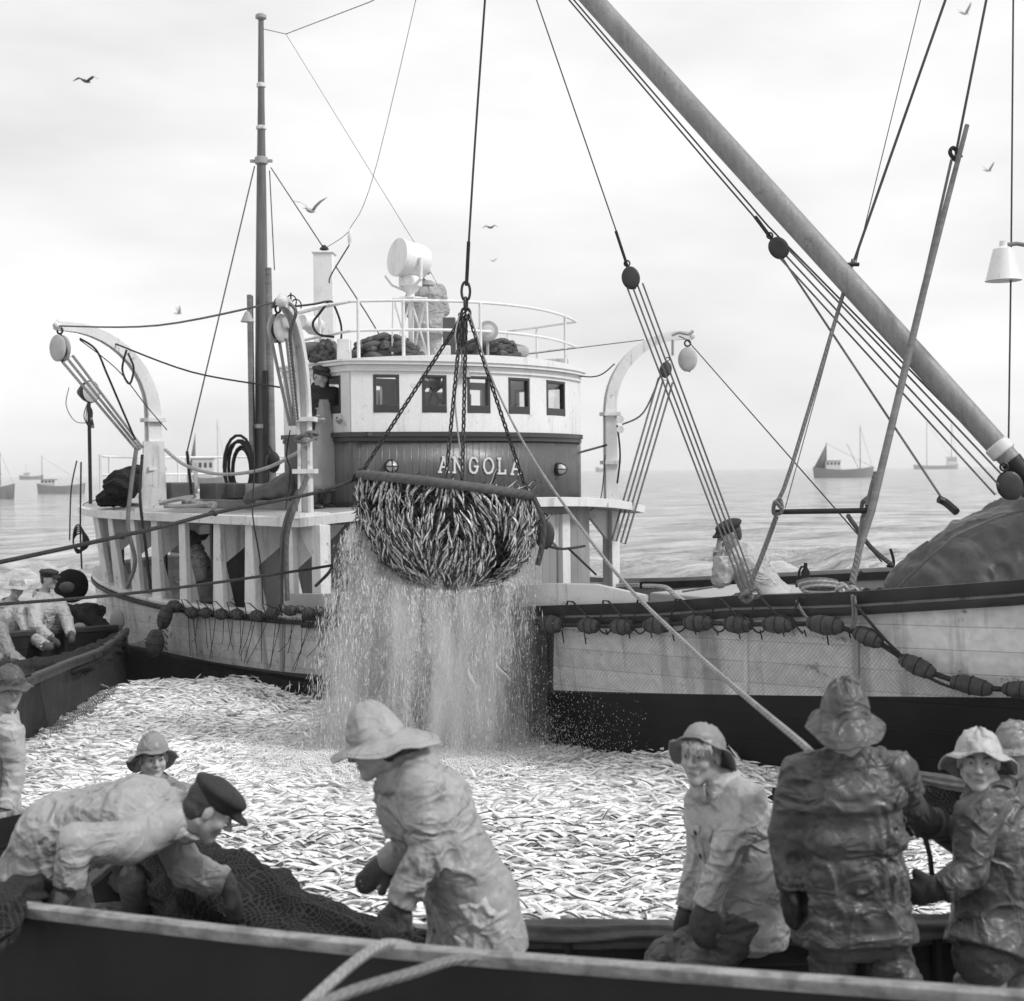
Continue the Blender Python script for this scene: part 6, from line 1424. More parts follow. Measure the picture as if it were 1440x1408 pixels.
# man on the foredeck, cap, sitting with his hand at his face
J = JJ(12.3, head=(1026, 752, 0), neck=(1040, 778, .0), chest=(1052, 795, .0), pelvis=(1078, 838, .0), shL=(1030, 785, -.16), shR=(1050, 780, .18), elL=(1022, 820, -.3), wrL=(1014, 782, -.2), elR=(1018, 812, .1), wrR=(1012, 772, .0), hipL=(1070, 845, -.1), hipR=(1085, 845, .1), knL=(1040, 856, -.35), knR=(1040, 850, .1), anL=(1050, 905, -.3), anR=(1050, 905, .1), palmL=(1, 0, 0), palmR=(1, 0, 0))
J['palmL'] = Vector((1, .1, .2)); J['palmR'] = Vector((1, .1, .2)); J['elL'] = at(1014, 815, 12.1)
person('man in black beret and pale oilskin hunched on the foredeck with hands at his face', J, coat='oil_light', trousers='oil_light', hat='beret', look=(-.85, -.3, -.35), vox=.010, seed=71, hands=('bare', 'bare'), bulk=1.1, hem=at(1092, 850, 12.3), handdir={'L': (-.1, .1, 1), 'R': (-.1, .1, 1)}, flare=.02)
# ================================================================== running gear, ropes, blocks, chains
def block(c, ax, L, r, label, m='block', face=(0, -1, 0), group=None, name='pulley_block'):
    """wooden pulley block: two cheeks, sheave, iron strap with eye"""
    c = Vector(c); ax = Vector(ax).normalized(); nn = Vector(face); nn = (nn - ax * nn.dot(ax)).normalized(); x = ax.cross(nn); Rm = Matrix((x, nn, ax)).transposed()
    root = empty(name, c - Vector((0, 0, L / 2)), label, 'pulley', group)
    for q in (-1, 1): MB().ball(c + nn * q * r * .36, (r, r * .24, L / 2), Rm, 16, 10).build('cheek', m, root)
    MB().lathe([(r * .72, -r * .16), (r * .62, 0), (r * .72, r * .16)], c - ax * L * .08, nn, 18).build('sheave', 'iron', root)
    mb = MB(); mb.tube([c + x * r * .2 - ax * L * .5, c + nn * -r * .62 - ax * L * .3, c + nn * -r * .64 + ax * L * .3, c + ax * L * .56], r * .10, 6); mb.build('strap', 'iron', root)
    MB().tube([c + ax * L * .54 + (x * math.cos(a) + ax * math.sin(a)) * r * .32 + ax * r * .3 for a in np.linspace(0, 2 * math.pi, 13)], r * .1, 6, cap=False).build('eye', 'iron', root)
    return root
def falls(a, b, n, wa, wb, r, label, m='rope', group=None):
    """the parallel parts of one tackle rope, rove back and forth between two blocks"""
    a, b = Vector(a), Vector(b); d = (b - a).normalized(); x = d.cross(Vector((0, 1, 0))).normalized(); pts = []
    for i in range(n):
        k = (i / (n - 1) - .5) if n > 1 else 0; p, q = a + x * wa * k, b + x * wb * k; pts += [p, q] if i % 2 == 0 else [q, p]
    return rope(pts, r, label, m=m, name='tackle_fall', smoothk=0)
def chain(a, b, label, L=.07, r=.0085, w=.024, sag=0.0):
    pts = sagline(a, b, sag, 16) if sag else [Vector(a), Vector(b)]; tot = sum((pts[i + 1] - pts[i]).length for i in range(len(pts) - 1)); n = int(tot / (L * .78)); mb = MB()
    def along(l):
        for i in range(len(pts) - 1):
            s_ = (pts[i + 1] - pts[i]).length
            if l <= s_ or i == len(pts) - 2: return pts[i].lerp(pts[i + 1], min(1, l / s_)), (pts[i + 1] - pts[i]).normalized()
            l -= s_
    for i in range(n):
        p, d = along((i + .5) * tot / n); x = d.cross(Vector((.3, 1, 0))).normalized(); y = d.cross(x)
        u_ = (x * math.cos(i * math.pi / 2 + .4) + y * math.sin(i * math.pi / 2 + .4)); loop = []
        for a_ in np.linspace(0, 2 * math.pi, 13)[:-1]: loop.append(p + d * math.sin(a_) * L / 2 * (1 if abs(math.sin(a_)) > .5 else 1.05) + u_ * math.cos(a_) * w / 2 * 1.25)
        mb.tube(loop + [loop[0]], r, 6, cap=False)
    o = mb.build('chain', 'chain'); return tag(o, label, 'chain')
# hoist
pr([(696, -190, 12), (682, 0, 12), (668, 200, 12), (659, 345, 12)], .011, 'steel hoist wire running up from the chain ring out of the picture', m='wire', cat='wire', smoothk=3)
pr([(659, 340, 12), (656, 402, 12)], .018, 'spliced thick end of the hoist wire above the ring', m='rope_dark', smoothk=0)
hr = empty('lifting_ring', at(655, 432, 12), 'long iron ring and shackle above the hoisted bag where its chains meet', 'shackle')
def ringmesh(c, L, w, r, ang, nm):
    c = Vector(c); x = Vector((math.cos(ang), math.sin(ang), 0)); lp = [c + Vector((0, 0, 1)) * math.sin(a) * L / 2 + x * math.cos(a) * w / 2 for a in np.linspace(0, 2 * math.pi, 21)]; MB().tube(lp, r, 8, cap=False).build(nm, 'chain', hr)
ringmesh(at(655, 410, 12), .17, .075, .012, 0, 'ring'); ringmesh(at(655, 428, 12), .12, .07, .012, 1.3, 'shackle'); ringmesh(at(655, 441, 12), .10, .08, .013, .3, 'ring')
apx = at(654, 440, 12)
chain(apx, ringpts[24] + Vector((.02, -.02, .03)), 'chain from the lifting ring to the left end of the bag rim')
chain(apx + Vector((-.03, -.03, -.03)), Vector((at(627, 674, 11.5))), 'chain from the lifting ring to the middle of the rim, left of its twin', L=.08)
chain(apx + Vector((.01, -.03, -.03)), Vector((at(650, 682, 11.46))), 'chain hanging almost straight down to the middle of the bag rim', L=.08)
chain(apx + Vector((.03, 0, -.02)), ringpts[1] + Vector((-.02, 0, .03)), 'chain from the lifting ring to the right end of the bag rim')
pr([(660, 440, 12), (697, 545, 11.4), (757, 657, 10.5), (864, 803, 8.9), (963, 904, 7.6), (1043, 975, 6.6), (1130, 1048, 5.6), (1165, 1085, 5.25)], [float(q) for q in np.linspace(.008, .017, 29)], 'long pale rope running from the lifting ring down to the broad man\'s shoulder', m='rope_trip', smoothk=4)
pr([(647, 440, 12), (640, 475, 11.9), (650, 505, 11.9), (640, 560, 11.85), (648, 640, 11.7)], .008, 'thin slack trip line hanging among the chains', m='rope_pale')
block(at(648, 468, 12.1), (0, 0, 1), .26, .06, 'dark narrow block hanging among the chains under the ring', m='block')
# wrapped lashings on the rim and at the pipe-end of the bag
for a_ in (24, 25, 1, 48): pass
pr([(505, 664, 11.95), (497, 671, 11.9), (507, 679, 11.9), (515, 668, 11.93), (505, 660, 11.95)], .014, 'rope lashing wound round the left end of the bag rim', m='rope_dark', name='lashing')
pr([(745, 690, 11.9), (758, 716, 11.9), (765, 740, 11.9), (762, 770, 11.9), (756, 795, 11.9)], .028, 'thick wet rope end hanging down the right side of the bag', m='rope_thick')
block(at(766, 752, 12.3), (0, .2, 1), .26, .09, 'dark block hanging beside the right side of the bag')
pr([(765, 766, 12.4), (790, 772, 13), (822, 768, 14)], .014, 'dark rope from the side block to the white deck post', m='rope_dark')
pr([(800, 772, 13.2), (838, 808, 14.5)], .012, 'short dark stay from the knot down to the bulwark', m='rope_dark', smoothk=0)
# guys to the left
pr([(505, 672, 12), (452, 691, 11.4), (380, 706, 10.6), (300, 722, 9.9), (235, 739, 9.4), (120, 765, 8.7), (-30, 797, 8)], .015, 'dark knotted guy rope from the bag rim sloping down to the left edge', m='rope_dark', smoothk=5)
for px, py, d in ((452, 691, 11.4), (300, 722, 9.9), (170, 754, 9)):
    tag(MB().ball(at(px, py, d), (.035, .02, .02), Matrix.Rotation(.25, 3, 'Y'), wob=.3).build('rope_knot', 'rope_dark'), {452: 'knot near the bag on the upper guy rope', 300: 'middle knot on the upper guy rope', 170: 'knot farthest left on the upper guy rope'}[px], 'knot')
pr([(505, 785, 12.1), (468, 795, 12.4), (300, 820, 11.5), (150, 838, 10.8), (-30, 852, 10)], .013, 'lower dark rope crossing in front of the stern to the left edge', m='rope_dark', smoothk=5)
pr([(468, 795, 12.4), (462, 806, 12.6), (444, 824, 13.6)], .016, 'short dark rope tail tied off below the lower left rope', m='rope_dark')
# mast rigging
md = mbase.y
pr([(358, 234, md - .1), (262, 640, 17.6)], .011, 'wire stay from the mast band down to the left', m='wire', cat='wire', smoothk=0)
pr([(263, 635, 17.6), (270, 700, 17.8)], .02, 'thick lower end of the left mast stay at the railing', m='rope_dark', smoothk=0)
pr([(381, 236, md - .1), (515, 440, 17.2), (545, 490, 17.0)], .009, 'wire stay from the mast band down to the wheelhouse roof', m='wire', cat='wire', smoothk=0)
pr([(379, 240, md - .2), (386, 380, md - .3)], .009, 'short upright wire close to the mast', m='wire', cat='wire', smoothk=0)
pr([(371, 41, md), (402, 48, md - .2), (520, 3, 18), (640, -60, 17)], .006, 'aerial wire from the mast head up and out of the picture', m='wire', cat='wire', smoothk=0)
pr([(402, 48, md - .2), (585, 345, 17.6), (615, 400, 17.5)], .0035, 'thin aerial wire slanting down behind the searchlight', m='wire', cat='wire', smoothk=0)
pr([(586, -10, 16.5), (530, 230, 17), (492, 322, 17.2)], .004, 'thin aerial lead coming down from the top', m='wire', cat='wire')
tag(MB().tube([at(492, 322, 17.2), at(492, 330, 17.2), at(492, 338, 17.2), at(491, 345, 17.2)], [.012, .03, .03, .01], 8).build('insulator', 'white_clean'), 'small white insulator on the aerial lead', 'insulator')
pr([(491, 345, 17.2), (466, 386, 17.4), (463, 398, 17.4)], .009, 'dark lead from the insulator to the white funnel', m='wire', cat='wire')
pr([(456, 350, 17.6), (480, 335, 17.4), (492, 324, 17.2)], .004, 'thin wire from the funnel top to the insulator', m='wire', cat='wire')
# head ropes of the davits
d1h, d2h, d3h = DV1[-1], DV2[-1], DV3[-1]
rope([d2h, d2h.lerp(d1h, .5) + Vector((0, 0, -.12)), d1h], .012, 'rope stretched between the two near davit heads', m='rope')
rope([DV2[9], DV2[9].lerp(at(395, 545, 15.2), .5) + Vector((0, 0, -.10)), at(395, 545, 15.2)], .011, 'dark rope from the left davit arm to the middle davit', m='rope_dark')
pr([(232, 632, 17.5), (262, 655, 17.3), (310, 667, 16.8), (370, 660, 16), (420, 636, 15.2)], .022, 'thick slack rope sagging between the two near davit posts', m='rope_pale')
def hangrope(pts, r, lab, m='rope'): return pr(pts, r, lab, m=m)
bl = d2h + Vector((.03, 0, -.28)); block(bl, (0, 0, 1), .34, .13, 'pale oval block hanging from the head of the left davit', m='block_pale', face=(-.4, -1, 0), group=None)
falls(bl + Vector((.09, 0, -.13)), at(197, 632, 17.7), 3, .15, .08, .018, 'pale tackle falls from the left davit block to its post', m='rope_pale')
hangrope([(112, 476, 16.9), (135, 492, 17), (150, 525, 17.1), (165, 560, 17.3), (190, 618, 17.6)], .014, 'dark rope with a spliced eye slanting down beside the left davit falls', m='rope_dark')
hangrope([(178, 492, 17.1), (172, 520, 17.1), (182, 540, 17.1), (188, 518, 17.1), (180, 497, 17.1)], .014, 'short coil of dark rope looped over the left davit arm', m='rope_dark')
hangrope([(112, 478, 16.9), (165, 520, 17.1), (205, 570, 17.5), (235, 605, 17.6)], .007, 'thin line crossing behind the left davit falls', m='rope_dark')
hangrope([(192, 630, 17.5), (185, 680, 17.4), (180, 740, 17.2), (190, 790, 17.2), (178, 828, 17.2)], .028, 'thick rope hanging from the left davit foot over the deck edge', m='rope')
hangrope([(200, 640, 17.5), (197, 700, 17.3), (205, 770, 17.2), (212, 830, 17.2)], .02, 'second rope hanging beside the thick one at the left davit', m='rope_dark')
bl1 = d1h + Vector((-.02, 0, -.3)); block(at(391, 462, 14.0), (0, 0, 1), .3, .12, 'pale block hanging at the head of the middle davit', m='block_pale', face=(1, -.6, 0))
falls(at(392, 475, 14.0), at(412, 598, 14.8), 3, .16, .07, .018, 'pale tackle falls beside the middle davit post', m='rope_pale')
hangrope([(383, 432, 14), (392, 420, 13.9), (408, 428, 13.9), (416, 440, 13.9), (408, 470, 14.1), (412, 520, 14.4), (418, 590, 14.8)], .02, 'thick rope wound over the middle davit head and down its arm', m='rope')
hangrope([(408, 605, 14.9), (403, 640, 15), (408, 665, 15), (402, 715, 14.9)], .008, 'thin dark cord hanging beside the middle davit', m='rope_dark')
hangrope([(418, 618, 14.8), (436, 608, 14.7), (446, 612, 14.9), (430, 622, 14.7), (414, 618, 14.85), (430, 612, 14.7), (445, 617, 14.9)], .022, 'rope turns wound round the middle davit post at waist height', m='rope')
hangrope([(420, 690, 14.7), (402, 735, 14.5), (396, 790, 14.5), (395, 850, 14.5)], .032, 'thick hose like rope hanging over the deck edge, left one of two', m='rope_thick')
hangrope([(432, 670, 14.7), (414, 715, 14.45), (403, 760, 14.45), (404, 845, 14.45)], .03, 'thick hose like rope hanging over the deck edge, right one of two', m='rope_thick')
hangrope([(356, 600, 16), (358, 660, 15.6), (355, 720, 14.9), (366, 790, 14.9), (370, 850, 14.9)], .008, 'thin dark line falling over the deck edge left of the hoses', m='rope_dark')
# iron fittings above the middle davit
hangrope([(405, 432, 15.5), (440, 428, 15.8), (462, 424, 16), (470, 430, 16.1), (480, 460, 16.3), (478, 492, 16.3)], .014, 'bent dark iron pipe over the roof edge beside the funnel', m='iron')
hangrope([(462, 424, 16), (450, 440, 16), (440, 455, 16), (448, 470, 16), (470, 474, 16)], .016, 'looped black hose hanging from the iron pipe on the roof', m='iron')
hangrope([(416, 438, 15.3), (450, 430, 15.7), (497, 424, 15.7)], .016, 'pale horizontal bar from the middle davit to the roof rail', m='white_clean')
wl = empty('valve_wheel', at(412, 430, 15.5), 'two small iron hand wheels above the middle davit', 'valve')
for px, py in ((409, 424), (416, 430)): MB().tube([at(px, py, 15.5) + Vector((math.cos(a) * .06, .02, math.sin(a) * .075)) for a in np.linspace(0, 2 * math.pi, 17)], .008, 6, cap=False).build('hand_wheel', 'iron', wl)
hangrope([(409, 412, 15.5), (409, 440, 15.5)], .01, 'thin iron spindle through the hand wheels', m='iron')
# far davit tackle
b3 = d3h + Vector((-.05, 0, -.33)); block(b3, (0, 0, 1), .34, .13, 'pale oval block hanging from the far davit head', m='block_pale', group=None)
pr([(946, 478, 18.5), (946, 500, 18.5)], .02, 'short white strop holding the far davit block', m='rope_pale', smoothk=0)
block(at(936, 520, 18.2), (.2, 0, 1), .22, .08, 'small dark block beside the pale far davit block')
falls(at(936, 535, 18.3), at(870, 762, 17.6), 4, .2, .18, .014, 'grey tackle falls slanting from the far davit block down to the rail', m='rope')
pr([(930, 525, 18.3), (905, 580, 18.2), (875, 597, 18.3)], .012, 'slack rope curving from the far davit block to its post', m='rope')
pr([(955, 473, 18.6), (966, 478, 18.4), (1240, 790, 12.5)], .007, 'thin line slanting from the far davit head down across the sea', m='rope_dark', smoothk=0)
pr([(864, 512, 18.1), (840, 529, 17.9), (800, 526, 17.8), (700, 503, 17.2)], .009, 'slack dark wire from the far davit to the wheelhouse roof', m='rope_dark')
pr([(743, 498, 17), (905, 478, 18.3)], .007, 'thin straight wire from the deck lamp to the far davit', m='wire', cat='wire', smoothk=0)
pr([(813, 637, 17.9), (853, 626, 18.2)], .016, 'short dark stay between the wheelhouse and the far davit post', m='iron', smoothk=0)
pr([(868, 598, 18.1), (872, 640, 18.1), (868, 680, 18.1)], .014, 'dark rope tail hanging beside the far davit post', m='rope_dark')
pr([(851, 640, 18.0), (845, 700, 17.9), (830, 718, 17.8)], .008, 'thin cord curling down the far davit post', m='rope_dark')
for py in (590, 604): tag(MB().lathe([(.05, -.05), (.035, 0), (.05, .05)], at(872, py, 18.1), (0, -1, 0), 14).build('sheave', 'white_clean'), 'small white sheave on the far davit post, %s of two' % ('upper' if py == 590 else 'lower'), 'pulley')
pr([(945, 472, 18.6), (955, 468, 18.6), (968, 470, 18.6), (975, 466, 18.6)], .022, 'frayed pale rope end whipped round the far davit head', m='rope_pale')
# tackle coming down to the hunched man
pr([(751, -10, 12.4), (878, 358, 11.9)], .006, 'thin wire coming down from the top to the middle tackle block', m='wire', cat='wire', smoothk=0)
pr([(866, 325, 11.9), (884, 380, 11.9)], .014, 'dark spliced eye above the middle tackle block', m='rope_dark', smoothk=0)
block(at(887, 391, 11.9), (-.25, 0, 1), .20, .078, 'dark round block high above the foredeck rail, left of the boom')
falls(at(893, 402, 11.9), at(1052, 826, 10.6), 4, .14, .10, .008, 'four part tackle slanting from the high block down to the rail by the hunched man', m='rope')
# boom tackle
pr([(790, -12, 12.2), (1000, 235, 11.5), (1075, 322, 11.2)], .008, 'wire under the boom leading to its tackle block', m='wire', cat='wire', smoothk=0)
pr([(800, -8, 12.3), (1080, 318, 11.3), (1425, 668, 10.3)], .008, 'second wire following the underside of the boom', m='wire', cat='wire', smoothk=0)
pr([(1062, 305, 11.2), (1088, 340, 11.1)], .016, 'dark spliced rope above the boom tackle block', m='rope_dark', smoothk=0)
block(at(1095, 349, 11.1), (-.7, 0, 1), .19, .075, 'dark block hanging just under the boom')
falls(at(1101, 355, 11.1), at(1410, 688, 10.1), 3, .10, .14, .008, 'parallel tackle falls from the block under the boom down to its heel', m='rope')
pr([(1098, 360, 11.1), (1328, 706, 9.9)], .009, 'single line from the block under the boom to a hook by the tarpaulin', m='rope', smoothk=0)
pr([(1320, 702, 9.9), (1330, 707, 9.9), (1345, 720, 9.8)], .03, 'thick hook end above the tarpaulin', m='iron')
block(at(1420, 683, 10.1), (-.3, 0, 1), .22, .09, 'dark triangular block under the heel of the boom')
# shrouds and spreader bar
pr([(1333, -10, 11), (1200, 370, 10.75)], .011, 'upper part of the left shroud wire at the right', m='wire', cat='wire', smoothk=0)
pr([(1200, 365, 10.75), (1115, 650, 10.45), (1092, 708, 10.4)], .016, 'lower served part of the left shroud above the spreader bar', m='rope', smoothk=3)
pr([(1297, -10, 11), (1203, 372, 10.8)], .004, 'thin wire beside the left shroud', m='wire', cat='wire', smoothk=0)
pr([(1198, 372, 10.8), (1104, 715, 10.5)], .004, 'thin cord running down beside the left shroud', m='rope', smoothk=0)
tag(MB().tube([at(1190, 372, 10.7), at(1208, 372, 10.7)], .016, 8).build('shroud_clamp', 'iron'), 'small clamp joining the left shroud and its thin wire', 'clamp')
pr([(1389, -10, 11), (1343, 222, 10.8)], .011, 'upper part of the right shroud wire beside the pole', m='wire', cat='wire', smoothk=0)
pr([(1338, 225, 10.8), (1240, 655, 10.3), (1217, 715, 10.2)], .012, 'lower part of the right shroud left of the pole', m='rope', smoothk=3)
pr([(1232, 665, 10.25), (1220, 712, 10.15)], .026, 'served thick eye of the right shroud at the spreader bar', m='rope', smoothk=0)
pr([(1352, 205, 10.6), (1345, 225, 10.6), (1336, 215, 10.6), (1341, 208, 10.6), (1352, 222, 10.6)], .016, 'rope lashing tying the pole top to the shroud', m='rope_dark', name='lashing')
tag(MB().tube([at(1360, 176, 10.6), at(1300, 405, 10.4), at(1225, 720, 10.1), at(1199, 808, 9.95)], [.018, .027, .03, .012], 12).build('pole', 'wood'), 'long tapered wooden pole leaning against the right shroud', 'pole')
pr([(1200, 800, 9.95), (1204, 810, 9.93), (1212, 804, 9.93)], .012, 'small hook at the foot of the leaning pole', m='iron')
tag(MB().tube([at(1090, 720, 10.35), at(1222, 718, 10.15)], .021, 10).build('spreader_bar', 'iron'), 'level iron bar between the two shrouds', 'bar')
for i, (px, py, lab) in enumerate(((1093, 714, 'left'), (1217, 712, 'right'))):
    pr([(px - 5, py - 4, 10.3), (px + 4, py - 12, 10.28), (px + 6, py + 6, 10.28), (px - 5, py + 8, 10.3), (px - 3, py - 8, 10.25), (px + 5, py, 10.25)], .016, 'knotted shackle at the %s end of the spreader bar' % lab, m='rope', name='lashing')
pr([(1092, 726, 10.4), (1072, 780, 10.4), (1052, 830, 10.4)], [.02] * 13, 'wide served leg from the spreader bar down to the rail in front of the man', m='rope', smoothk=6)
pr([(1215, 726, 10.2), (1207, 780, 10.0), (1198, 822, 9.9)], .026, 'thick served leg from the right end of the bar to the rail', m='rope')
pr([(1193, 726, 10.3), (1200, 736, 10.6), (1225, 770, 11), (1255, 795, 11.2)], .02, 'pale slack rope behind the shrouds ending at a hook', m='rope')
pr([(1252, 772, 11.2), (1256, 785, 11.2), (1256, 796, 11.2), (1247, 796, 11.2)], .012, 'upright iron hook on the far rail by the tarpaulin', m='iron')
# lampshade on its wire
pr([(1425, -10, 10.4), (1422, 350, 10.3), (1418, 640, 10.2)], .007, 'upright wire carrying the white lampshade at the right', m='wire', cat='wire', smoothk=0)
lc = at(1411, 395, 10.3); ls_ = empty('deck_lampshade', lc, 'white conical lampshade hanging on the wire at the right edge', 'lamp')
MB().lathe([(.135, 0), (.128, .012), (.075, .24), (.03, .26), (.028, .30)], lc, (0, 0, 1), 24).build('shade', 'white_clean', ls_)
MB().tube([lc + Vector((0, 0, .27)), lc + Vector((.1, 0, .28)), lc + Vector((.22, 0, .26))], .016, 8).build('bracket', 'wood', ls_)
lc = at(348, 453, 19.3); ls_ = empty('deck_lampshade', lc, 'small grey bell lampshade hanging beside the mast', 'lamp')
MB().lathe([(.10, 0), (.095, .01), (.04, .13), (.02, .15)], lc, (0, 0, 1), 18).build('shade', 'grey_paint', ls_)
# gear along the forward rail
def railp(px, py, off=-.1): return onHull(px, py, off)
rope([railp(x, y, -.02) for x, y in ((1050, 848), (1110, 842), (1190, 836), (1250, 834), (1330, 829), (1440, 820), (1500, 815))], .016, 'dark rope laid along the top of the forward rail', m='rope_dark')
for i in range(4):
    pr([(1128 + 40 * math.cos(a) * .7 + i * 2 + 22, 820 + i * 3 + 5.5 * math.sin(a), 10.3 - .02 * i) for a in np.linspace(0, 2 * math.pi, 13)], .015, 'rope coil lying on the rail, %s turn from the top' % ORD[i], m='rope_pale' if i % 2 else 'rope', name='rope_coil')
for i, (px, py) in enumerate(((1185, 828), (1200, 832), (1214, 836), (1195, 842), (1062, 832), (1050, 838))):
    pr([(px - 9, py + 3, 9.9), (px - 2, py - 7, 9.86), (px + 7, py + 2, 9.84), (px - 1, py + 8, 9.86), (px - 8, py, 9.82), (px + 4, py - 5, 9.8)], .016, ['knotted rope turns on the rail at the foot of the right shroud', 'loose turns of rope over the pole foot', 'knot of rope just right of the pole foot', 'rope turns hanging below the rail at the right shroud', 'rope turns round the rail beside the hunched man', 'small knot on the rail left of the hunched man'][i], m='rope_pale' if i < 4 else 'rope', name='lashing')
chain(at(1215, 833, 9.8), at(1262, 832, 9.7), 'short heavy chain lying on the rail right of the shroud', L=.06, w=.04, r=.012)
rope([railp(1198, 836, .08), railp(1200, 870, .12), railp(1197, 884, .12), railp(1204, 870, .12), railp(1202, 838, .08)], .011, 'rope loop hanging from the rail to the head rope', m='rope')
rope([railp(1203, 850, .1), railp(1250, 905, .12), railp(1310, 955, .12), railp(1370, 975, .12)], .011, 'second dark line slanting down beside the last floats', m='rope_dark')
rope([railp(1120, 845, .05), railp(1128, 860, .1), railp(1140, 876, .1)], .012, 'short rope tying a float to the rail', m='rope')
for px, lab in ((1133, 'upright iron bottle with a bent pipe on the foredeck'),):
    bt = empty('gas_bottle', at(px, 826, 11), lab, 'bottle'); MB().lathe([(.035, 0), (.035, .13), (.015, .16), (.015, .20)], at(px, 826, 11), (0, 0, 1), 12).build('bottle_body', 'iron', bt)
    MB().tube([at(px, 798, 11), at(px - 6, 797, 11), at(px - 9, 803, 11), at(px - 13, 826, 11)], .010, 6).build('pipe', 'iron', bt)
# white hose-like rope over the bulwark beyond the bag
pr([(905, 824, 11.2), (935, 826, 11), (950, 838, 10.9), (965, 848, 10.7)], .02, 'pale rope lying over the end of the raised bulwark', m='rope_pale')
pr([(960, 832, 12.5), (1025, 822, 12.2)], .012, 'pale strip of rope on the deck behind the bulwark', m='rope_pale', smoothk=0)
# tarpaulin covered boat on the foredeck
Fd = Field(); c = at(1450, 790, 11.0)
Fd.ell(c + Vector((.1, 0, -.05)), (1.02, .75, .56)).ell(c + Vector((-.45, -.05, -.25)), (.72, .6, .38), None, .2).ell(c + Vector((.6, .1, 0)), (.9, .7, .58), None, .2).cone(c + Vector((-.9, 0, -.42)), c + Vector((.8, 0, -.3)), .22, .35, .15)
def tpost(P, D):
    w = np.stack([vnoise(P * 2.0 + 7 * k, 90 + k) for k in range(3)], -1); Q = P * np.array([2.6, 1.4, .55]) + P[:, 2:3] * np.array([.9, 0, 0]) + w * .5
    a = np.abs(vnoise(Q, 77)); b = np.abs(vnoise(Q * 2.3 + w, 79)); return D - .10 * (1 - np.minimum(1, a * 2.4)) - .03 * (1 - np.minimum(1, b * 2.4)) + .04 - .012 * vnoise(P * 12, 5)
V, Fc = Fd.mesh(.022, tpost, pad=.15); tb = empty('covered_boat', c + Vector((0, 0, -.5)), 'small boat under a creased wet tarpaulin on the foredeck at the right', 'covered boat'); mesh_obj('tarpaulin', V, Fc, 'tarp', tb)
rows = [[c + Vector((x, y * w_, z)) for y in np.linspace(-1, 1, 9)] for x, w_, z in ((-1.1, .25, -.42), (-.6, .55, -.46), (.2, .68, -.5), (1.2, .6, -.46))]; MB().grid(rows).build('boat_bottom', 'wood_dark', tb, thick=.04)
MB().tube([at(1262, 828, 10.4), at(1300, 790, 10.15), at(1345, 752, 10.1), at(1400, 728, 10.15), at(1450, 715, 10.2)], .011, 6).build('lashing', 'rope', tb)

# ================================================================== stern and deck clutter
sr = empty('stern_rail', S(-6.6, 1.2, 2.0), 'white pipe rail round the stern with rope hung on it', 'railing')
st_pts = lambda z: [S(s, t, z) for s, t in ((-6.1, .35), (-7.0, .9), (-7.7, 1.7), (-7.95, 2.55), (-7.7, 3.5), (-6.8, 4.5), (-4.6, 5.05), (-1.2, 5.2))]
for z in (2.78, 2.5, 2.22): MB().tube(catmull(st_pts(z), 6), .018, 8).build('rail_bar', 'white_clean', sr)
for s, t in ((-6.1, .35), (-7.0, .9), (-7.7, 1.7), (-7.95, 2.55), (-6.8, 4.5), (-4.6, 5.05), (-3, 5.1), (-1.2, 5.2)): MB().tube([S(s, t, 2.0), S(s, t, 2.8)], .022, 8).build('rail_post', 'white_clean', sr)
q = at(127, 690, 20.3); lpst = empty('flood_lamp', q, 'round flood lamp on a thin dark pole at the stern', 'lamp'); tp = at(125, 562, 20.3)
MB().tube([(q.x, q.y, 2.0), (tp.x, tp.y, tp.z)], .028, 8).build('pole', 'iron', lpst); hc_ = at(126, 551, 20.3); axl = Vector((.85, -.5, 0)).normalized()
MB().lathe([(.05, -.22), (.09, -.16), (.15, -.06), (.17, 0), (.17, .03)], hc_, axl, 20).build('lamp_housing', 'iron', lpst); MB().lathe([(.155, .03), (.1, .05), (.002, .06)], hc_, axl, 20).build('lens', 'lampglass', lpst)
for i in range(4): hangrope([(124, 565, 20.2), (118 + i * 3, 585 + i * 4, 20.1), (126 + i * 2, 600, 20.1), (130 - i, 580, 20.15), (124, 568, 20.2)], .008, 'loop of cable hanging under the stern flood lamp, %s of four' % ORD[i], m='rope_dark')
hangrope([(97, 545, 20.3), (93, 570, 20.3), (105, 592, 20.3), (122, 595, 20.2)], .006, 'thin cable curving down from the stern flood lamp', m='rope_dark')
hangrope([(108, 648, 18.9), (100, 690, 18.8), (98, 760, 18.7)], .010, 'thin rope hanging down outside the stern rail', m='rope_dark')
for i in range(5): hangrope([(110 + i + (7 + i) * math.cos(a), 758 + i + (20 - 2 * i) * math.sin(a), 18.5 + .02 * i) for a in np.linspace(0, 2 * math.pi, 13)], .011, 'dark rope coil hung below the stern deck edge, %s turn' % ORD[i], m='rope_dark')
hangrope([(114, 650, 18.9), (113, 740, 18.7), (115, 800, 18.5)], .012, 'dark rope beside the stern post reaching the coil', m='rope_dark')
for px, py, rx, ry, d, lab in ((172, 684, .25, .20, 18.6, 'large dark round bundle of net at the stern'), (160, 700, .18, .15, 18.9, 'dark net bundle under the larger one at the stern'), (190, 672, .2, .12, 19.6, 'flat dark net bundle behind the stern bundles')):
    heap([at(px - 22, py + 4, d), at(px, py - 2, d), at(px + 20, py + 6, d)], [rx * .55, rx, rx * .6], lab, name='net_bundle', amp=.4)
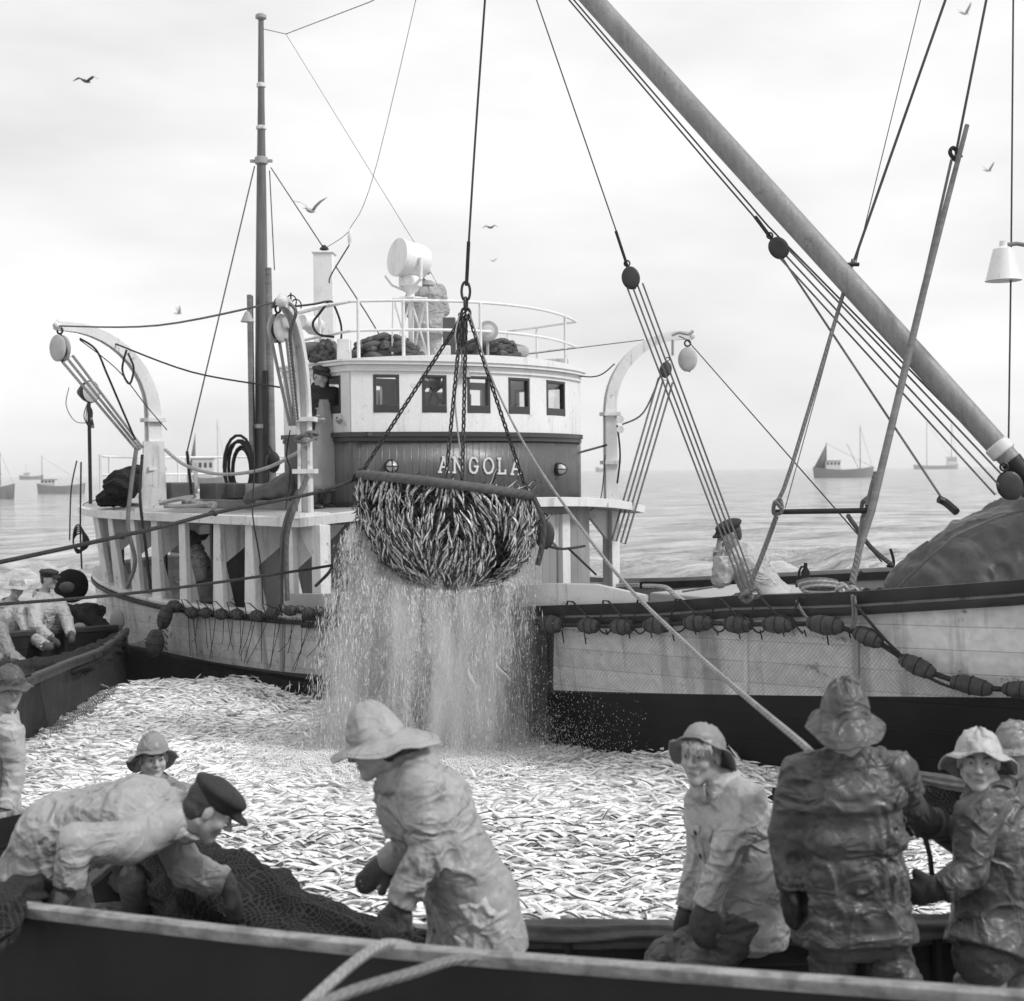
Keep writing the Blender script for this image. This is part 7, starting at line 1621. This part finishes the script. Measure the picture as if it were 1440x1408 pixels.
# dinghy with coils on the far side of the deck
dg = open_boat([S(-5.4, 3.5, 2.55), S(-4.4, 3.25, 2.5), S(-3.2, 3.2, 2.48), S(-2.2, 3.55, 2.55)], [S(-5.4, 3.7, 2.55), S(-4.4, 4.2, 2.5), S(-3.2, 4.25, 2.48), S(-2.2, 3.75, 2.55)], 2.22, 'small grey dinghy on the after deck behind the railing', 'grey_paint', 'grey_paint', n=14, gw=.05, thwarts=(.5,)); dg.name = 'dinghy'; dg['category'] = 'dinghy'
for i, (s, t, z, r0) in enumerate(((-4.3, 3.7, 2.55, .28), (-3.2, 3.7, 2.56, .25))):
    o = empty('rope_coil', S(s, t, z), ['coiled rope lying in the left half of the grey dinghy', 'coiled rope lying in the right half of the grey dinghy'][i], 'rope coil')
    for k in range(5): MB().tube([S(s, t, z + .035 * k) + Vector((math.cos(a) * (r0 - .02 * k), math.sin(a) * (r0 - .02 * k), .01 * math.sin(a * 3 + k))) for a in np.linspace(0, 2 * math.pi, 21)], .022, 6, cap=False).build('turn', 'rope_thick' if k % 2 else 'rope', o)
for i in range(5):
    c = at(338 + random.uniform(-5, 6), 655 + random.uniform(-4, 8), 18.2 + .03 * i); tag(MB().tube([c + Vector((math.cos(a) * (.20 - .02 * i), .03 * i, math.sin(a) * (.42 - .03 * i))) for a in np.linspace(0, 2 * math.pi, 19)], .022, 6, cap=False).build('rope_coil', 'rope_dark'), 'upright coil of dark rope hung left of the mast foot, %s turn from outside' % ORD[i], 'rope coil')
hc2 = at(384, 650, 18.6); o = empty('rigging_block', hc2, 'dark hooked block hanging right of the mast foot', 'pulley'); MB().ball(hc2, (.10, .07, .15)).build('cheek', 'iron', o); MB().tube([hc2 + Vector((0, 0, .12)), hc2 + Vector((-.05, 0, .24)), hc2 + Vector((-.09, 0, .15))], .02, 6).build('hook', 'iron', o)
Fd = Field(); c = at(388, 692, 16.6); Fd.cone(c + Vector((-.3, 0, -.08)), c + Vector((.2, 0, .12)), .10, .14, .05).ell(c + Vector((.1, 0, -.02)), (.32, .2, .12), None, .06); V, Fc = Fd.mesh(.016, lambda P, D: folds(P, D, .02, 5, 6)); o = empty('canvas_bundle', c, 'folded dark canvas bundle at the foot of the mast', 'canvas'); mesh_obj('canvas', V, Fc, 'tarp', o)
for i, pts in enumerate(([(225, 708, 17), (255, 702, 16.9), (275, 706, 16.8), (300, 712, 16.7)], [(232, 712, 17), (262, 712, 16.8), (300, 708, 16.7), (300, 716, 16.6)], [(240, 704, 17), (270, 699, 16.9), (262, 706, 16.8)])):
    pr(pts, .03, ['limp pale hose lying on the deck coaming, lowest', 'limp pale hose lying on the deck coaming, middle', 'short pale hose end on top of the deck coaming'][i], m='rope_pale')
# small stanchions and struts behind the coaming
tubes([[at(265, 700, 18.5), at(265, 640, 18.5)], [at(275, 700, 18.4), at(262, 645, 18.5)]], .02, 'deck_strut', 'white_clean')
tubes([[at(321, 700, 18.4), at(321, 636, 18.4)]], .022, 'deck_strut', 'white_clean'); tubes([[at(275, 694, 18.3), at(275, 650, 18.3)]], .03, 'deck_strut', 'white_clean')
for px, py, w, h in ((245, 690, .5, .22), (308, 692, .45, .25), (330, 690, .6, .2)): MB().box(at(px, py, 18.2), (w, .35, h), rot).build('deck_locker', 'dark_paint', boat, bevel=.015)
# thick rope coils on the wheelhouse roof
def roofcoil(px0, px1, pyb, d, n, label, r=.036, hgt=.26):
    o = empty('roof_rope_coil', at((px0 + px1) / 2, pyb, d), label, 'rope coil')
    for i in range(n):
        a = at(px0, pyb, d); b = at(px1, pyb, d); k = i / n; z = .03 + hgt * k; ins = .10 * k
        pts = []
        for j in range(11):
            q = j / 10; p = a.lerp(b, q); e = math.sin(math.pi * q); pts.append(Vector((p.x + ins * (1 - 2 * q), p.y + random.uniform(-.10, .10), p.z + z * (.55 + .45 * e) + random.uniform(-.018, .018))))
        MB().tube(catmull(pts, 4), r, 8).build('turn', 'rope_thick', o)
    for i in range(3):
        c = (at(px0, pyb, d) + at(px1, pyb, d)) / 2; w = (at(px1, pyb, d) - at(px0, pyb, d)).length / 2
        MB().tube([c + Vector((math.cos(a_) * (w - .06 * i), .3 + .28 * math.sin(a_), .06 + .08 * i + .02 * math.sin(a_ * 5))) for a_ in np.linspace(0, 2 * math.pi, 31)], r, 8, cap=False).build('turn', 'rope_thick', o)
roofcoil(492, 592, 504, 16.3, 8, 'big coil of thick dark hawser on the left of the wheelhouse roof')
roofcoil(640, 735, 506, 16.6, 6, 'flatter coil of dark hawser behind the lamps on the roof', hgt=.2)
roofcoil(436, 478, 508, 16.0, 5, 'small heap of dark rope at the near corner of the roof', hgt=.2)
Fd = Field(); c = at(440, 494, 16.3); Fd.ell(c, (.26, .25, .10)).ell(c + Vector((.2, 0, -.03)), (.25, .2, .12), None, .05); V, Fc = Fd.mesh(.016, lambda P, D: folds(P, D, .02, 5, 6)); o = empty('canvas_bundle', c, 'dark canvas thrown over gear at the near roof corner', 'canvas'); mesh_obj('canvas', V, Fc, 'tarp', o)
s, t, z = onFront(653, 520, .03); p = S(s, t, z); o = empty('fog_bell', p, 'small grey bell on the wheelhouse front between the windows', 'bell'); MB().lathe([(.075, -.09), (.06, -.05), (.045, .03), (.02, .05)], p, (0, 0, 1), 16).build('bell_body', 'grey_paint', o)

# ================================================================== rope over the near gunwale
pr([(425, 1420, 3.55), (470, 1378, 3.75), (510, 1345, 3.98), (545, 1327, 4.2), (582, 1334, 4.28), (600, 1350, 4.3)], .017, 'thick pale rope looped over the nearest gunwale, left strand', m='rope_trip')
pr([(420, 1425, 3.5), (500, 1392, 3.7), (580, 1368, 3.88), (640, 1350, 4.08), (700, 1349, 4.15), (740, 1358, 4.15)], .016, 'darker rope strand running along the nearest gunwale', m='rope')
# belt cord of the broad man
pr([(1300, 1175, 5.65), (1308, 1205, 5.6), (1312, 1232, 5.6), (1330, 1250, 5.6)], .012, 'dark rope end held by the broad man at the right', m='rope_dark')

# ================================================================== vessels in the distance
def far_ship(px, py, d, L, Hh, label, yaw=0.0, house=(.1, .25, .16), masts=((.62, .55),), sail=None, hull='far_hull', derrick=None, mirror=1):
    c = at(px, py, d); c.z = -.1; f = Vector((math.cos(yaw), math.sin(yaw), 0)) * mirror; w = Vector((-f.y, f.x, 0)); P = lambda x, y, z: c + f * x * L + w * y + Vector((0, 0, z)); root = empty('distant_boat', c, label, 'fishing boat')
    rows = []
    for k in range(13):
        x = k / 12 - .5; b = L * .12 * math.sqrt(max(.02, 1 - abs(2 * x) ** 3)); sh = Hh * (1 + .35 * (2 * x) ** 2); rows.append([P(x, -b, sh), P(x * .96, -b * .8, 0), P(x * .93, 0, -.3), P(x * .96, b * .8, 0), P(x, b, sh)])
    MB().grid(rows).build('hull', hull, root); MB().grid([[r[0], r[4]] for r in rows]).build('deck', 'wood', root)
    hx, hw, hh = house; mb = MB(); rt = Matrix((f, w, Vector((0, 0, 1)))).transposed(); mb.box(P(-.5 + hx + hw / 2, 0, Hh + hh * L / 2 * .8), (hw * L, L * .11, hh * L), rt); o = mb.build('wheelhouse', 'far_white', root)
    mb = MB(); [mb.box(P(-.5 + hx + hw * (k + .5) / 4, 0, Hh + hh * L * .62), (hw * L * .14, L * .112, hh * L * .25), rt) for k in range(4)]; mb.build('windows', 'black', o); MB().box(P(-.5 + hx + hw / 2, 0, Hh + hh * L * .92), (hw * L * 1.1, L * .13, hh * L * .06), rt).build('roof', 'far_hull', o)
    for mx, mh in masts: MB().tube([P(-.5 + mx, 0, Hh * .8), P(-.5 + mx, 0, Hh + mh * L)], [.012 * L * .6, .004 * L], 6).build('mast', 'wood_dark', root); MB().tube([P(-.5 + mx, 0, Hh + mh * L * .95), P(.48, 0, Hh * 1.3)], .002 * L, 4).build('stay', 'wire', root)
    if derrick: MB().tube([P(-.5 + derrick[0], 0, Hh), P(-.5 + derrick[1], 0, Hh + derrick[2] * L)], .004 * L, 5).build('derrick', 'wood_dark', root)
    if sail: a, b_, e = sail; MB().add([P(-.5 + a, 0, Hh * 1.1), P(-.5 + b_, .0, Hh * 1.2), P(-.5 + b_, 0, Hh + e * L), P(-.5 + (a + b_) / 2 - .01, .15, Hh + e * L * .45)], [(0, 1, 2, 3)]).build('sail', 'sail', root, thick=.03)
    return root
far_ship(1186, 671, 330, 15, 2.0, 'dark distant boat with a brown steadying sail and two masts, right of centre', yaw=.05, house=(.2, .24, .16), masts=((.78, .72), (.22, .45)), sail=(.0, .22, .42), derrick=(.76, .56, .42))
far_ship(86, 696, 190, 7.0, 1.1, 'pale distant boat with a white wheelhouse and thin mast, left of the stern', yaw=-.1, house=(.1, .3, .15), masts=((.11, .62),), hull='canvas')
far_ship(-14, 706, 150, 5.5, 1.3, 'distant boat cut by the left edge with dark deckhouse and sail', yaw=0, house=(.3, .4, .3), masts=((.7, .8),), sail=(.5, .72, .7))
far_ship(44, 677, 900, 16, 2.2, 'faint small boat just under the horizon at the left', masts=((.3, .5),), house=(.2, .25, .15))
far_ship(1316, 660, 1200, 40, 3, 'faint boat on the horizon right of the leaning pole', masts=((.3, 1.0), (.85, 1.0)), house=(.75, .2, .2))
far_ship(845, 664, 1500, 12, 4, 'tiny boat on the horizon beside the far davit', masts=((.5, .6),))
far_ship(292, 676, 260, 8, 1.8, 'distant boat with grey deckhouse and sail seen over the stern dinghy', masts=((.75, 1.4),), house=(.15, .5, .5), sail=(.0, .22, 1.1))

# ================================================================== gulls
def gull(px, py, span_px, wl, wr, label, yaw=0, dark=False, d=None, bank=0):
    d = d or 1.15 * F / span_px; c = at(px, py, d); root = empty('gull', c, label, 'bird'); Rm = Matrix.Rotation(yaw, 3, 'Z') @ Matrix.Rotation(bank, 3, 'X'); m = 'gull_dark' if dark else 'gull'; P = lambda x, y, z: c + Rm @ Vector((x, y, z)); mb = MB()
    mb.tube([P(-.26, 0, .0), P(-.20, 0, .0), P(-.05, 0, -.005), P(.1, 0, 0), (P(.19, 0, .02)), P(.235, 0, .015), P(.28, 0, .0)], [.006, .028, .055, .05, .032, .024, .004], 10)
    for side, (a, b) in ((-1, wl), (1, wr)):
        rows = []
        for k, (q, ch_) in enumerate(((0, .16), (.25, .17), (.5, .14), (.75, .10), (1, .02))):
            yy = side * (.05 + .5 * q * math.cos(a if q < .5 else (a * .5 + b * .5))); zz = .02 + math.sin(a) * .25 * min(q, .5) * 2 + math.sin(b) * .27 * max(0, q - .5) * 2; xs = .08 - .12 * max(0, q - .4)
            rows.append([P(xs + ch_ * .45, yy, zz), P(xs, yy, zz + .022 * (1 - q)), P(xs - ch_ * .55, yy, zz - .004), P(xs, yy, zz - .006)])
        mb.grid(rows, close=True)
    mb.grid([[P(-.2, -.02, .005), P(-.2, .02, .005)], [P(-.33, -.06, .0), P(-.33, .06, .0)]]); mb.build('body', m, root, thick=.004); return root
gull(120, 114, 46, (.5, -.5), (.6, -.4), 'dark winged gull with arched wings, upper left of the sky', yaw=1.2, dark=True)
gull(436, 296, 66, (.9, .3), (.9, .2), 'pale gull with one long wing raised, right of the mast', yaw=1.3)
gull(250, 441, 26, (1.1, 1.0), (1.1, .9), 'small pale gull with raised wings left of the mast', yaw=.6)
gull(689, 320, 30, (.3, -.6), (.5, -.4), 'dark gull diving beside the hoist wire', yaw=.9, dark=True)
gull(693, 367, 30, (.5, .1), (.5, .1), 'faint pale gull below the dark one by the hoist wire', yaw=1.0, d=110)
gull(1356, 19, 36, (.9, .7), (.8, .5), 'grey gull at the top right between the wires', yaw=.5)
gull(1389, 240, 32, (.9, .6), (.8, .5), 'grey gull right of the leaning pole', yaw=.5)
gull(812, 567, 22, (.9, .7), (.8, .5), 'tiny pale gull right of the wheelhouse', yaw=.4)
# ================================================================== sea haze
mb = MB(); mb.box((0, 1700, 7), (6400, 4200, 22)); hz = bpy.data.materials.new('sea_haze'); hz.use_nodes = True; N = hz.node_tree.nodes; N.clear(); o_ = N.new('ShaderNodeOutputMaterial'); v_ = N.new('ShaderNodeVolumePrincipled')
v_.inputs['Color'].default_value = (.95, .95, .95, 1); v_.inputs['Density'].default_value = 0.00034; v_.inputs['Anisotropy'].default_value = 0.2; hz.node_tree.links.new(v_.outputs[0], o_.inputs['Volume'])
ho = mb.build('haze', hz, smooth=False); ho['kind'] = 'stuff'; ho['label'] = 'thin pale sea haze over the water'; ho['category'] = 'haze'
